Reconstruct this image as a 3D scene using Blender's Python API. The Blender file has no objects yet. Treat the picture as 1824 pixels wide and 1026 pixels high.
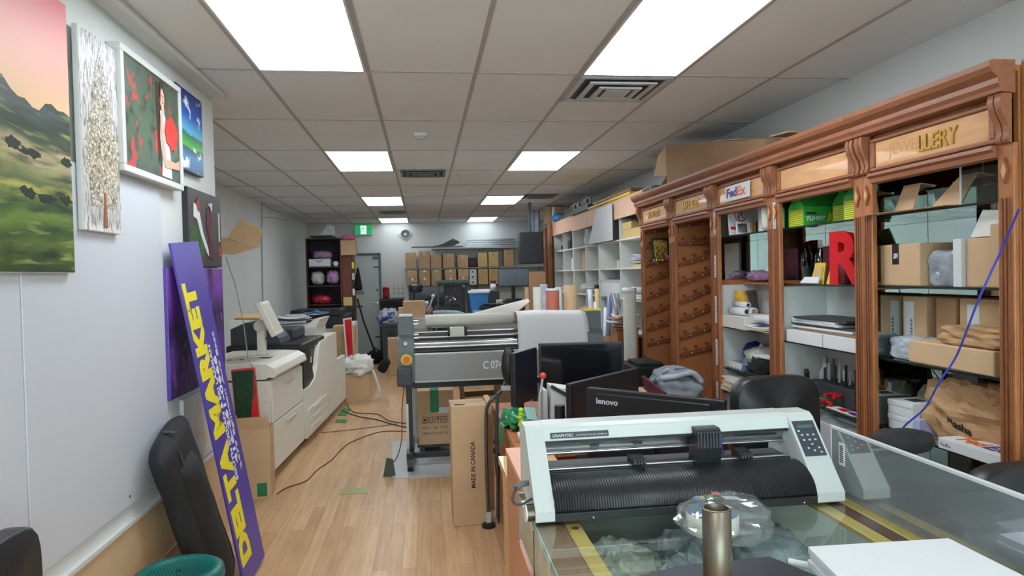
import bpy, math, random
from mathutils import Vector, Matrix, noise
random.seed(7)
SC = bpy.context.scene
COL = SC.collection
PI = math.pi

# ---------------------------------------------------------------- camera, world, exposure
cam_d = bpy.data.cameras.new('camera'); cam = bpy.data.objects.new('camera', cam_d); COL.objects.link(cam)
YAW, PIT, ROLL, FPX = .128477, .0208531, -.0233618, 1209.18
_cy, _sy = math.cos(YAW), math.sin(YAW)
_fw = Vector((_sy*math.cos(PIT), _cy*math.cos(PIT), -math.sin(PIT)))
_r = Vector((_cy, -_sy, 0)); _u = _r.cross(_fw)
_R = math.cos(ROLL)*_r + math.sin(ROLL)*_u; _U = -math.sin(ROLL)*_r + math.cos(ROLL)*_u
mw = Matrix.Identity(4)
for i in range(3):
    mw[i][0] = _R[i]; mw[i][1] = _U[i]; mw[i][2] = -_fw[i]
mw[0][3], mw[1][3], mw[2][3] = 0, 0, 1.66
cam.matrix_world = mw
cam_d.sensor_width = 36; cam_d.lens = FPX*36/1824; cam_d.clip_start = .05; cam_d.clip_end = 60
SC.camera = cam
w = bpy.data.worlds.new('world'); SC.world = w; w.use_nodes = True
w.node_tree.nodes['Background'].inputs[0].default_value = (.8, .9, 1, 1)
w.node_tree.nodes['Background'].inputs[1].default_value = 8
SC.view_settings.view_transform = 'Standard'; SC.view_settings.look = 'None'
SC.view_settings.gamma = 1; SC.view_settings.use_curve_mapping = False
SC.view_settings.exposure = 0.32
LAMP = 10      # strength of the ceiling panels

# ---------------------------------------------------------------- materials
def lin(c):
    def f(v):
        v /= 255.0
        return v/12.92 if v <= .04045 else ((v+.055)/1.055)**2.4
    return (f(c[0]), f(c[1]), f(c[2]), 1)
MATS = {}
def M(name, col=None, rough=.5, metal=0, noise_=0, ns=6, bump=0, bs=40, alpha=1, trans=0, coat=0, emit=0, stretch=None):
    if name in MATS: return MATS[name]
    m = bpy.data.materials.new(name); m.use_nodes = True; MATS[name] = m
    nt = m.node_tree; b = nt.nodes['Principled BSDF']
    b.inputs['Base Color'].default_value = lin(col); b.inputs['Roughness'].default_value = rough
    b.inputs['Metallic'].default_value = metal; b.inputs['Alpha'].default_value = alpha
    b.inputs['Transmission Weight'].default_value = trans; b.inputs['Coat Weight'].default_value = coat
    if emit:
        b.inputs['Emission Color'].default_value = lin(col); b.inputs['Emission Strength'].default_value = emit
    if noise_ or bump:
        tc = nt.nodes.new('ShaderNodeTexCoord'); mp = nt.nodes.new('ShaderNodeMapping')
        nt.links.new(tc.outputs['Object'], mp.inputs[0])
        if stretch: mp.inputs['Scale'].default_value = stretch
    if noise_:
        n = nt.nodes.new('ShaderNodeTexNoise'); n.inputs['Scale'].default_value = ns; n.inputs['Detail'].default_value = 6
        nt.links.new(mp.outputs[0], n.inputs[0])
        r = nt.nodes.new('ShaderNodeValToRGB')
        c = lin(col)
        r.color_ramp.elements[0].position = .3; r.color_ramp.elements[1].position = .7
        r.color_ramp.elements[0].color = tuple(x*(1-noise_) for x in c[:3])+(1,)
        r.color_ramp.elements[1].color = tuple(min(1, x*(1+noise_)) for x in c[:3])+(1,)
        nt.links.new(n.outputs[0], r.inputs[0]); nt.links.new(r.outputs[0], b.inputs['Base Color'])
    if bump:
        n2 = nt.nodes.new('ShaderNodeTexNoise'); n2.inputs['Scale'].default_value = bs; n2.inputs['Detail'].default_value = 4
        nt.links.new(mp.outputs[0], n2.inputs[0])
        bp = nt.nodes.new('ShaderNodeBump'); bp.inputs['Strength'].default_value = bump; bp.inputs['Distance'].default_value = .01
        nt.links.new(n2.outputs[0], bp.inputs['Height']); nt.links.new(bp.outputs[0], b.inputs['Normal'])
    return m

M('wall_paint', (220, 223, 222), .6, noise_=.03, ns=1.2, bump=.05, bs=60)
M('board_white', (206, 210, 219), .35, noise_=.015, ns=2)
M('trim_white', (212, 214, 212), .5)
M('wood_case', (168, 106, 64), .38, noise_=.22, ns=9, stretch=(6, 6, .7), coat=.2)
M('wood_case_dark', (138, 84, 54), .4, noise_=.2, ns=9, stretch=(6, 6, .7), coat=.2)
M('wood_moulding', (150, 94, 64), .5, noise_=.15, ns=9, stretch=(6, .7, 6))
M('wood_panel', (212, 158, 108), .4, noise_=.12, ns=7, stretch=(4, .8, 4), coat=.2)
M('slat_board', (190, 124, 80), .4, noise_=.1, ns=5, coat=.15)
M('slat_dark', (138, 82, 50), .45, noise_=.1, ns=5)
M('gold', (214, 178, 92), .3, 1)
M('ghost_letter', (198, 142, 96), .5)
M('mirror', (178, 184, 182), .02, 1)
M('glass_edge', (30, 42, 40), .15)
M('card', (200, 166, 130), .8, noise_=.06, ns=5, bump=.1, bs=80)
M('card_light', (210, 176, 138), .8, noise_=.05, ns=5, bump=.1, bs=80)
M('card_dark', (166, 130, 96), .85, noise_=.08, ns=5)
M('card_yellow', (206, 178, 120), .8, noise_=.05, ns=5)
M('tape', (190, 158, 118), .25, coat=.5)
M('tape_clear', (202, 178, 148), .2, coat=.6)
M('kraft', (188, 148, 106), .75, noise_=.12, ns=9, bump=.3, bs=30)
M('white_plastic', (226, 226, 220), .4)
M('cream', (224, 221, 210), .45, noise_=.015, ns=3)
M('cream_dark', (198, 194, 182), .5)
M('silver_grey', (202, 208, 206), .35)
M('silver_dark', (128, 132, 132), .4)
M('paper', (222, 224, 227), .6)
M('paper_warm', (214, 212, 203), .65)
M('paper_back', (205, 196, 188), .7)
M('black', (30, 31, 35), .4)
M('black_soft', (30, 31, 34), .75, noise_=.15, ns=12, bump=.3, bs=50)
M('black_gloss', (18, 20, 26), .12, coat=.4)
M('black_leather', (34, 35, 38), .38, bump=.15, bs=90)
M('navy_panel', (30, 32, 46), .35)
M('charcoal', (56, 60, 66), .5, noise_=.06, ns=8)
M('grey_plastic', (104, 112, 116), .45)
M('grey_panel', (150, 151, 150), .4, noise_=.05, ns=3)
M('grey_light', (190, 194, 196), .45)
M('chrome', (205, 206, 206), .18, 1)
M('steel', (118, 110, 98), .36, 1, noise_=.2, ns=5, stretch=(5, 5, 1))
M('brushed', (180, 180, 180), .32, 1)
M('red', (206, 24, 34), .3, coat=.3)
M('red_dark', (150, 22, 34), .5)
M('red_brown', (176, 96, 78), .6, noise_=.05)
M('maroon', (92, 30, 48), .6)
M('pink', (214, 120, 160), .6)
M('green_box', (58, 172, 66), .45)
M('green_tape', (26, 124, 78), .5)
M('green_bag', (28, 130, 84), .25, bump=.2, noise_=.25, ns=14)
M('green_plastic', (20, 104, 98), .35)
M('green_dark', (34, 66, 48), .6, noise_=.4, ns=12)
M('lime', (176, 214, 50), .4)
M('green_stand', (66, 84, 70), .5)
M('teal_paper', (150, 190, 186), .6)
M('blue', (42, 118, 184), .45)
M('blue_dark', (40, 60, 150), .5)
M('blue_cable', (58, 72, 190), .4)
M('yellow', (232, 206, 34), .45)
M('yellow_print', (236, 222, 40), .5)
M('orange', (230, 110, 34), .45)
M('orange_wood', (192, 118, 78), .38, noise_=.1, ns=5, stretch=(5, 1, 5), coat=.15)
M('orange_wood_edge', (222, 160, 132), .4)
M('oak', (206, 168, 112), .4, noise_=.12, ns=8, stretch=(6, 6, .8), coat=.2)
M('brown_wood', (138, 104, 78), .45, noise_=.2, ns=5, stretch=(7, .7, 7))
M('tbar', (176, 172, 167), .6)
M('rail_brown', (92, 58, 40), .5)
M('dark_brown', (52, 34, 34), .55, noise_=.2, ns=6)
M('dark_brown_back', (44, 36, 48), .7)
M('mahogany', (112, 56, 34), .5, noise_=.15, ns=6)
M('wire_dark', (34, 38, 34), .5)
M('wire_grey', (150, 152, 150), .5)
M('wire_brown', (120, 70, 44), .5)
M('purple_sign', (78, 58, 150), .4, coat=.2)
M('purple_board', (82, 66, 160), .35, noise_=.05, ns=2)
M('grey_panel_dark', (98, 94, 94), .5, noise_=.06)
M('red_ball', (226, 70, 62), .4)
M('floor_plate', (170, 168, 110), .4, .4)
M('leaf_night', (30, 44, 24), .6)
M('screen_sheen', (92, 104, 114), .25)
M('text_white', (232, 232, 244), .5)
M('text_black', (30, 26, 24), .7)
M('text_white_soft', (205, 208, 210), .5)
M('deep_violet', (74, 40, 130), .5)
M('door_grey', (196, 204, 202), .5, noise_=.02, ns=2)
M('metal_dark', (92, 94, 94), .4, .6)
M('aluminium', (196, 202, 208), .3, .9)
M('cloth_grey', (146, 156, 164), .9, noise_=.15, ns=10, bump=.4, bs=60)
M('cloth_white', (232, 232, 226), .9, bump=.4, bs=40)
M('cloth_black', (22, 22, 24), .95, bump=.4, bs=40)
M('poly_mailer', (188, 196, 208), .25, noise_=.2, ns=9, bump=.4, bs=14)
M('poly_silver', (160, 168, 176), .22, .25, noise_=.3, ns=12, bump=.5, bs=14)
M('plastic_purple', (170, 130, 170), .3, noise_=.25, ns=11, bump=.4, bs=20)
M('plastic_clearish', (188, 190, 180), .25, noise_=.3, ns=11, bump=.4, bs=20)
M('plastic_red', (176, 40, 60), .3, noise_=.4, ns=11, bump=.4, bs=20)
M('cork', (196, 150, 108), .8)
M('exit_green', (20, 170, 100), .4, emit=.5)
M('exit_white', (225, 255, 240), .4, emit=.8)
M('led_green', (120, 240, 120), .4, emit=1.5)

M('art_dark', (62, 56, 54), .5, noise_=.06)
M('skin', (226, 176, 154), .6)
M('hair', (66, 38, 30), .6)
M('bouquet', (226, 52, 44), .5, noise_=.3, ns=60)
M('green_print', (52, 92, 50), .6, noise_=.4, ns=20)
M('leaf_dark', (18, 50, 30), .6, noise_=.5, ns=50)
M('trunk_orange', (150, 96, 70), .6)
M('flower_pink', (226, 196, 192), .6)
M('flower_yellow', (222, 208, 150), .6)
M('green_hole', (10, 48, 46), .6)
M('bin_grey', (66, 68, 78), .5)
M('sticker_pink', (190, 120, 120), .5)
M('fascia', (216, 174, 146), .5, noise_=.04)
M('yellow_board', (232, 196, 60), .5)
M('poly_sheet', (196, 198, 204), .5)
M('packet', (190, 198, 190), .5, noise_=.5, ns=16)
M('wood_end', (168, 116, 72), .4, noise_=.14, ns=6, stretch=(6, 6, .6))
M('paper_grey', (206, 208, 210), .6)
M('hole', (40, 28, 18), .8)
M('card_pale', (214, 186, 152), .8)
M('lilac', (176, 178, 222), .5)
M('olive', (120, 118, 92), .6, noise_=.2)
M('art_bw', (100, 98, 96), .5, noise_=.95, ns=22)
M('navy_blue', (24, 40, 110), .45, noise_=.3)
M('poly_blue', (110, 132, 176), .3)
M('navy_soft', (92, 110, 130), .9)
M('gold_satin', (206, 178, 96), .4, .1, noise_=.1, ns=10)
M('oak_dark', (176, 134, 82), .4, noise_=.12, ns=8, stretch=(6, 6, .8))
M('charcoal_blue', (62, 70, 78), .35)
M('tape_blue', (70, 110, 140), .4)
M('tape_cream', (212, 208, 188), .5)
M('plate_dark', (52, 56, 66), .35, .3)

m = M('apron', (34, 36, 40), .33); nt = m.node_tree; tc = nt.nodes.new('ShaderNodeTexCoord'); wv = nt.nodes.new('ShaderNodeTexWave'); wv.inputs['Scale'].default_value = 40; nt.links.new(tc.outputs['Object'], wv.inputs[0]); bp = nt.nodes.new('ShaderNodeBump'); bp.inputs['Strength'].default_value = .22; bp.inputs['Distance'].default_value = .004
nt.links.new(wv.outputs[0], bp.inputs['Height']); nt.links.new(bp.outputs[0], nt.nodes['Principled BSDF'].inputs['Normal'])

def glass_mat(name, tint, gloss_r=.02, mix=.1, fres=1.45, bumps=0, diffuse=0):
    m = bpy.data.materials.new(name); m.use_nodes = True; MATS[name] = m
    nt = m.node_tree; nt.nodes.clear()
    out = nt.nodes.new('ShaderNodeOutputMaterial'); tr = nt.nodes.new('ShaderNodeBsdfTransparent'); gl = nt.nodes.new('ShaderNodeBsdfGlossy')
    tr.inputs[0].default_value = tint; gl.inputs[0].default_value = (1, 1, 1, 1); gl.inputs['Roughness'].default_value = gloss_r
    fr = nt.nodes.new('ShaderNodeFresnel'); fr.inputs[0].default_value = fres
    mx = nt.nodes.new('ShaderNodeMixShader'); mth = nt.nodes.new('ShaderNodeMath'); mth.operation = 'ADD'; mth.inputs[1].default_value = mix
    mth.use_clamp = True
    ge = nt.nodes.new('ShaderNodeNewGeometry'); inv = nt.nodes.new('ShaderNodeMath'); inv.operation = 'SUBTRACT'; inv.inputs[0].default_value = 1; nt.links.new(ge.outputs['Backfacing'], inv.inputs[1])
    mul = nt.nodes.new('ShaderNodeMath'); mul.operation = 'MULTIPLY'; nt.links.new(mth.outputs[0], mul.inputs[0]); nt.links.new(inv.outputs[0], mul.inputs[1])
    nt.links.new(fr.outputs[0], mth.inputs[0]); nt.links.new(mul.outputs[0], mx.inputs[0])
    first = tr
    if diffuse:
        df = nt.nodes.new('ShaderNodeBsdfDiffuse'); df.inputs[0].default_value = (.75, .8, .82, 1)
        m0 = nt.nodes.new('ShaderNodeMixShader'); m0.inputs[0].default_value = diffuse
        nt.links.new(tr.outputs[0], m0.inputs[1]); nt.links.new(df.outputs[0], m0.inputs[2]); first = m0
    if bumps:
        tc = nt.nodes.new('ShaderNodeTexCoord'); n = nt.nodes.new('ShaderNodeTexNoise'); n.inputs['Scale'].default_value = bumps
        nt.links.new(tc.outputs['Object'], n.inputs[0]); bp = nt.nodes.new('ShaderNodeBump'); bp.inputs['Strength'].default_value = 1; bp.inputs['Distance'].default_value = .02
        nt.links.new(n.outputs[0], bp.inputs['Height']); nt.links.new(bp.outputs[0], gl.inputs['Normal'])
    nt.links.new(first.outputs[0], mx.inputs[1]); nt.links.new(gl.outputs[0], mx.inputs[2]); nt.links.new(mx.outputs[0], out.inputs[0])
    return m
glass_mat('glass', (.86, .93, .9, 1))
glass_mat('glass_top', (.93, .96, .94, 1), mix=.0, fres=1.38)
glass_mat('acrylic', (.5, .54, .58, 1), gloss_r=.05, mix=.2, diffuse=.2)
glass_mat('acrylic_clear', (.88, .92, .9, 1), mix=.06)
glass_mat('clear_bag', (.9, .92, .93, 1), gloss_r=.1, mix=.06, bumps=5, diffuse=.1)

# procedural wooden floor: strips running along Y
def floor_mat():
    m = bpy.data.materials.new('floor_planks'); m.use_nodes = True; nt = m.node_tree; b = nt.nodes['Principled BSDF']
    tc = nt.nodes.new('ShaderNodeTexCoord'); mp = nt.nodes.new('ShaderNodeMapping'); mp.inputs['Rotation'].default_value = (0, 0, PI/2)
    nt.links.new(tc.outputs['Object'], mp.inputs[0])
    br = nt.nodes.new('ShaderNodeTexBrick'); br.inputs['Scale'].default_value = 1; br.offset = .37
    br.inputs['Brick Width'].default_value = 1.15; br.inputs['Row Height'].default_value = .083; br.inputs['Mortar Size'].default_value = .0012
    br.inputs['Mortar Smooth'].default_value = .3
    br.inputs['Color1'].default_value = lin((216, 178, 136)); br.inputs['Color2'].default_value = lin((194, 154, 112)); br.inputs['Mortar'].default_value = lin((150, 114, 80))
    nt.links.new(mp.outputs[0], br.inputs[0])
    mp2 = nt.nodes.new('ShaderNodeMapping'); mp2.inputs['Scale'].default_value = (26, 1.6, 1); nt.links.new(tc.outputs['Object'], mp2.inputs[0])
    n = nt.nodes.new('ShaderNodeTexNoise'); n.inputs['Scale'].default_value = 1.5; n.inputs['Detail'].default_value = 8; nt.links.new(mp2.outputs[0], n.inputs[0])
    mx = nt.nodes.new('ShaderNodeMix'); mx.data_type = 'RGBA'; mx.blend_type = 'MULTIPLY'; mx.inputs[0].default_value = .5
    rp = nt.nodes.new('ShaderNodeValToRGB'); rp.color_ramp.elements[0].color = (.62, .56, .5, 1); rp.color_ramp.elements[1].color = (1.1, 1.08, 1.05, 1)
    rp.color_ramp.elements[0].position = .3; rp.color_ramp.elements[1].position = .65
    nt.links.new(n.outputs[0], rp.inputs[0]); nt.links.new(br.outputs[0], mx.inputs[6]); nt.links.new(rp.outputs[0], mx.inputs[7]); nt.links.new(mx.outputs[2], b.inputs['Base Color'])
    b.inputs['Roughness'].default_value = .36
    MATS['floor'] = m
floor_mat()
def ceil_mat():
    m = M('ceiling_tile', (228, 230, 232), .85, noise_=.03, ns=2)
    nt = m.node_tree; b = nt.nodes['Principled BSDF']; src = b.inputs['Base Color'].links[0].from_socket
    tc = nt.nodes.new('ShaderNodeTexCoord')
    # yellow damp stain; dark smudges paint in shadow and dust above the cabinets
    for (cx, cy, sx, sy, col, st) in ((1.85, 8.1, .55, 1.1, (214, 196, 96), .5), (2.45, 6.6, .5, .9, (86, 84, 84), .6), (2.3, 10.2, .7, 1.5, (104, 104, 106), .6)):
        mp = nt.nodes.new('ShaderNodeMapping'); mp.inputs['Location'].default_value = (-cx/sx, -cy/sy, 0); mp.inputs['Scale'].default_value = (1/sx, 1/sy, .0)
        nt.links.new(tc.outputs['Object'], mp.inputs[0])
        g = nt.nodes.new('ShaderNodeTexGradient'); g.gradient_type = 'QUADRATIC_SPHERE'; nt.links.new(mp.outputs[0], g.inputs[0])
        n = nt.nodes.new('ShaderNodeTexNoise'); n.inputs['Scale'].default_value = 3; nt.links.new(tc.outputs['Object'], n.inputs[0])
        mm = nt.nodes.new('ShaderNodeMath'); mm.operation = 'MULTIPLY'; nt.links.new(g.outputs[1], mm.inputs[0]); nt.links.new(n.outputs[0], mm.inputs[1])
        m2 = nt.nodes.new('ShaderNodeMath'); m2.operation = 'MULTIPLY'; m2.inputs[1].default_value = st*2.4; m2.use_clamp = True; nt.links.new(mm.outputs[0], m2.inputs[0])
        mx = nt.nodes.new('ShaderNodeMix'); mx.data_type = 'RGBA'
        nt.links.new(m2.outputs[0], mx.inputs[0]); nt.links.new(src, mx.inputs[6]); mx.inputs[7].default_value = lin(col); src = mx.outputs[2]
    nt.links.new(src, b.inputs['Base Color'])
ceil_mat()

# ---------------------------------------------------------------- mesh helpers
class B:
    """collects shapes and links them as one mesh object"""
    def __init__(s): s.v = []; s.f = []; s.m = []; s.sm = []; s.cur = 0; s.smooth = False
    def add(s, vs, fs, smooth=None):
        o = len(s.v); s.v += [tuple(a) for a in vs]
        for f in fs: s.f.append(tuple(o+i for i in f)); s.m.append(s.cur); s.sm.append(s.smooth if smooth is None else smooth)
        return s
    def mat(s, i): s.cur = i; return s
    def box(s, x0, x1, y0, y1, z0, z1):
        v = [(x, y, z) for x in (x0, x1) for y in (y0, y1) for z in (z0, z1)]
        return s.add(v, [(0, 1, 3, 2), (4, 6, 7, 5), (0, 4, 5, 1), (2, 3, 7, 6), (0, 2, 6, 4), (1, 5, 7, 3)], False)
    def cbox(s, c, size, rot=None):
        R = rot if rot is not None else Matrix.Identity(3)
        a, b, d = size[0]/2, size[1]/2, size[2]/2
        v = [Vector(c)+R@Vector((x, y, z)) for x in (-a, a) for y in (-b, b) for z in (-d, d)]
        return s.add(v, [(0, 1, 3, 2), (4, 6, 7, 5), (0, 4, 5, 1), (2, 3, 7, 6), (0, 2, 6, 4), (1, 5, 7, 3)], False)
    def slab(s, quad, t):
        """4 corners + thickness along the normal"""
        q = [Vector(a) for a in quad]; n = (q[1]-q[0]).cross(q[2]-q[1]).normalized()*t
        v = q+[a+n for a in q]
        return s.add(v, [(0, 3, 2, 1), (4, 5, 6, 7), (0, 1, 5, 4), (1, 2, 6, 5), (2, 3, 7, 6), (3, 0, 4, 7)], False)
    def cyl(s, p0, p1, r0, r1=None, n=20, caps=True):
        r1 = r0 if r1 is None else r1
        p0, p1 = Vector(p0), Vector(p1); d = (p1-p0).normalized()
        a = d.cross(Vector((0, 0, 1)) if abs(d.z) < .9 else Vector((1, 0, 0))).normalized(); b = d.cross(a)
        v = []
        for p, r in ((p0, r0), (p1, r1)):
            for i in range(n):
                t = 2*PI*i/n; v.append(p+r*(math.cos(t)*a+math.sin(t)*b))
        s.add(v, [(i, i+n, (i+1) % n+n, (i+1) % n) for i in range(n)], True)
        if caps: s.add(v[:n], [tuple(range(n))], False); s.add(v[n:], [tuple(reversed(range(n)))], False)
        return s
    def tube(s, pts, r, n=8, close=False):
        pts = [Vector(p) for p in pts]; N = len(pts); v = []; ref = None
        for k, p in enumerate(pts):
            if close: d = pts[(k+1) % N]-pts[k-1]
            else: d = pts[min(k+1, N-1)]-pts[max(k-1, 0)]
            d.normalize()
            if ref is None: ref = Vector((0, 0, 1)) if abs(d.z) < .9 else Vector((1, 0, 0))
            a = d.cross(ref).normalized(); b = d.cross(a).normalized(); ref = -b if b.dot(ref) < 0 else b
            b = a.cross(d)
            for i in range(n):
                t = 2*PI*i/n; v.append(p+r*(math.cos(t)*a+math.sin(t)*b))
        f = []
        for k in range(N if close else N-1):
            o, q = k*n, ((k+1) % N)*n
            f += [(o+i, o+(i+1) % n, q+(i+1) % n, q+i) for i in range(n)]
        s.add(v, f, True)
        if not close: s.add(v[:n], [tuple(reversed(range(n)))], False); s.add(v[-n:], [tuple(range(n))], False)
        return s
    def prism(s, prof, axis, a0, a1, smooth=False):
        """profile of (u, v) extruded along axis x/y/z"""
        def P(u, v, a): return {'x': (a, u, v), 'y': (u, a, v), 'z': (u, v, a)}[axis]
        n = len(prof); v = [P(u, w_, a0) for u, w_ in prof]+[P(u, w_, a1) for u, w_ in prof]
        s.add(v, [(i, (i+1) % n, (i+1) % n+n, i+n) for i in range(n)], smooth)
        s.add(v[:n], [tuple(reversed(range(n)))], False); s.add(v[n:], [tuple(range(n))], False)
        return s
    def lathe(s, prof, c=(0, 0, 0), n=24, axis=None):
        """profile of (r, h) about z (or an axis direction) through c"""
        d = Vector(axis).normalized() if axis else Vector((0, 0, 1))
        a = d.cross(Vector((0, 0, 1)) if abs(d.z) < .9 else Vector((1, 0, 0))).normalized(); b = d.cross(a); c = Vector(c)
        v = []
        for r, h in prof:
            for i in range(n):
                t = 2*PI*i/n; v.append(c+d*h+r*(math.cos(t)*a+math.sin(t)*b))
        f = []
        for k in range(len(prof)-1):
            f += [(k*n+i, k*n+(i+1) % n, (k+1)*n+(i+1) % n, (k+1)*n+i) for i in range(n)]
        return s.add(v, f, True)
    def ball(s, c, r, n=14, sq=(1, 1, 1)):
        v = []; f = []; m = n//2
        for j in range(m+1):
            for i in range(n):
                th, ph = PI*j/m, 2*PI*i/n
                v.append((c[0]+sq[0]*r*math.sin(th)*math.cos(ph), c[1]+sq[1]*r*math.sin(th)*math.sin(ph), c[2]+sq[2]*r*math.cos(th)))
        for j in range(m): f += [(j*n+i, (j+1)*n+i, (j+1)*n+(i+1) % n, j*n+(i+1) % n) for i in range(n)]
        return s.add(v, f, True)
    def grid(s, fn, nu, nv, t=0, smooth=True):
        """surface fn(u, v) for u, v in 0..1; t > 0 gives it thickness"""
        P = [[Vector(fn(i/nu, j/nv)) for j in range(nv+1)] for i in range(nu+1)]
        v = [p for r in P for p in r]; W = nv+1
        f = [(i*W+j, (i+1)*W+j, (i+1)*W+j+1, i*W+j+1) for i in range(nu) for j in range(nv)]
        if t:
            nrm = []
            for i in range(nu+1):
                for j in range(nv+1):
                    du = P[min(i+1, nu)][j]-P[max(i-1, 0)][j]; dv = P[i][min(j+1, nv)]-P[i][max(j-1, 0)]
                    nrm.append(du.cross(dv).normalized())
            K = len(v); v = v+[a-b*t for a, b in zip(v, nrm)]
            f += [tuple(reversed([a+K for a in q])) for q in f]
            edge = [(i*W, (i+1)*W) for i in range(nu)]+[(nu*W+j, nu*W+j+1) for j in range(nv)]+[((i+1)*W+nv, i*W+nv) for i in range(nu)]+[(j+1, j) for j in range(nv)]
            f += [(b, a, a+K, b+K) for a, b in edge]
        return s.add(v, f, smooth)
    def blob(s, c, size, seed=0, amp=.25, fr=3, n=26, flat=.0, p=2.6, facet=False, ridged=False):
        """lumpy superellipsoid; its underside is flat at c.z - size.z/2"""
        m = n//2+2; v = []; c = (c[0], c[1], max(c[2], .465*size[2]))
        for j in range(m+1):
            for i in range(n):
                th, ph = PI*j/m, 2*PI*i/n
                d = Vector((math.sin(th)*math.cos(ph), math.sin(th)*math.sin(ph), math.cos(th)))
                k = (abs(d.x)**p+abs(d.y)**p+abs(d.z)**p)**(-1/p)
                q = d*k
                nn = noise.noise(q*fr+Vector((seed*7.3, seed, 0)))
                if ridged: nn = .5-2*abs(noise.noise(q*fr+Vector((seed*7.3, seed, 0))))+.5*noise.noise(q*fr*2.3)
                q *= 1+amp*nn
                z = max(q.z, -.92)
                v.append((c[0]+q.x*size[0]/2, c[1]+q.y*size[1]/2, c[2]+z*size[2]/2))
        f = []
        for j in range(m): f += [(j*n+i, (j+1)*n+i, (j+1)*n+(i+1) % n, j*n+(i+1) % n) for i in range(n)]
        return s.add(v, f, not facet)
    def build(s, name, mats, parent=None, bevel=0, seg=2, loc=None):
        me = bpy.data.meshes.new(name); me.from_pydata(s.v, [], s.f)
        if isinstance(mats, str): mats = [mats]
        for a in mats: me.materials.append(MATS[a])
        me.polygons.foreach_set('material_index', s.m); me.polygons.foreach_set('use_smooth', s.sm)
        me.validate(); me.update()
        o = bpy.data.objects.new(name, me); COL.objects.link(o)
        if parent is not None: o.parent = parent
        if loc is not None: o.location = loc
        if bevel:
            bm = o.modifiers.new('bevel', 'BEVEL'); bm.width = bevel; bm.segments = seg; bm.limit_method = 'ANGLE'; bm.angle_limit = math.radians(40)
            bm.harden_normals = False
        return o

def tag(o, label=None, cat=None, group=None, kind=None):
    if label: o['label'] = label
    if cat: o['category'] = cat
    if group: o['group'] = group
    if kind: o['kind'] = kind
    return o
def T(name, label, cat, loc=(0, 0, 0), rz=0, group=None, rx=0, ry=0):
    o = bpy.data.objects.new(name, None); COL.objects.link(o); o.location = loc; o.rotation_euler = (rx, ry, rz); o.empty_display_size = .05
    return tag(o, label, cat, group)
def one(b, name, mats, label, cat, loc=(0, 0, 0), rz=0, group=None, bevel=0, rot=None):
    o = b.build(name, mats, None, bevel); o.location = loc; o.rotation_euler = rot if rot else (0, 0, rz)
    return tag(o, label, cat, group)
def struct(b, name, mats, bevel=0): return tag(b.build(name, mats, None, bevel), kind='structure')
def txt(body, size, origin, right, up, mat, name='lettering', parent=None, ext=.002, offset=0, align='LEFT', sx=1, shear=0, space=1, fit=None, cap=None):
    """raised lettering: origin = baseline start, right/up = directions"""
    cu = bpy.data.curves.new(name, 'FONT'); cu.body = body; cu.size = size; cu.extrude = ext; cu.offset = offset; cu.align_x = align
    cu.shear = shear; cu.space_character = space; cu.resolution_u = 3
    tmp = bpy.data.objects.new(name, cu); COL.objects.link(tmp)
    bpy.context.view_layer.update()
    me = bpy.data.meshes.new_from_object(tmp.evaluated_get(bpy.context.evaluated_depsgraph_get()))
    bpy.data.objects.remove(tmp); bpy.data.curves.remove(cu)
    if fit:
        xs = [v.co.x for v in me.vertices]; ys = [v.co.y for v in me.vertices]
        sx = fit/(max(xs)-min(xs)); me.transform(Matrix.Translation((-min(xs), -min(ys), 0)))
        if cap: me.transform(Matrix.Diagonal((1, cap/(max(ys)-min(ys)), 1, 1)))
    r = Vector(right).normalized(); u_ = Vector(up).normalized(); n = r.cross(u_); o3 = Vector(origin)
    m4 = Matrix(((r.x*sx, u_.x, n.x, o3.x), (r.y*sx, u_.y, n.y, o3.y), (r.z*sx, u_.z, n.z, o3.z), (0, 0, 0, 1)))
    me.transform(m4); me.materials.clear(); me.materials.append(MATS[mat])
    ob = bpy.data.objects.new(name, me); COL.objects.link(ob)
    if parent is not None: ob.parent = parent
    return ob
def Rz(a): return Matrix.Rotation(a, 3, 'Z')
def copy_tree(o, parent=None):
    c = o.copy(); COL.objects.link(c)
    if parent is not None: c.parent = parent
    for ch in list(o.children): copy_tree(ch, c)
    return c

# carton: body with a tape strip; loc is the centre of its underside
def carton(label, size, loc, rz=0, mat='card', group=None, tape='x', name='cardboard_box', rx=0, ry=0, cat='box', open_=False, tm='tape', gap=True):
    a, b, h = size[0]/2, size[1]/2, size[2]
    t = T(name, label, cat, loc, rz, group, rx, ry)
    bd = B()
    if open_:
        k = .004
        bd.box(-a, a, -b, b, 0, k); bd.box(-a, -a+k, -b, b, k, h); bd.box(a-k, a, -b, b, k, h); bd.box(-a+k, a-k, -b, -b+k, k, h); bd.box(-a+k, a-k, b-k, b, k, h)
        bd.build('body', mat, t)
    else:
        bd.box(-a, a, -b, b, 0, h); bd.build('body', mat, t, bevel=min(.006, h*.08))
        e = .0012; w2 = min(.024, a*.4)
        if tape == 'x':
            B().box(-a-e, a+e, -w2, w2, h*.72, h+e).build('tape', tm, t)
        elif tape == 'y':
            B().box(-w2, w2, -b-e, b+e, h*.72, h+e).build('tape', tm, t)
    return t
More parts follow.
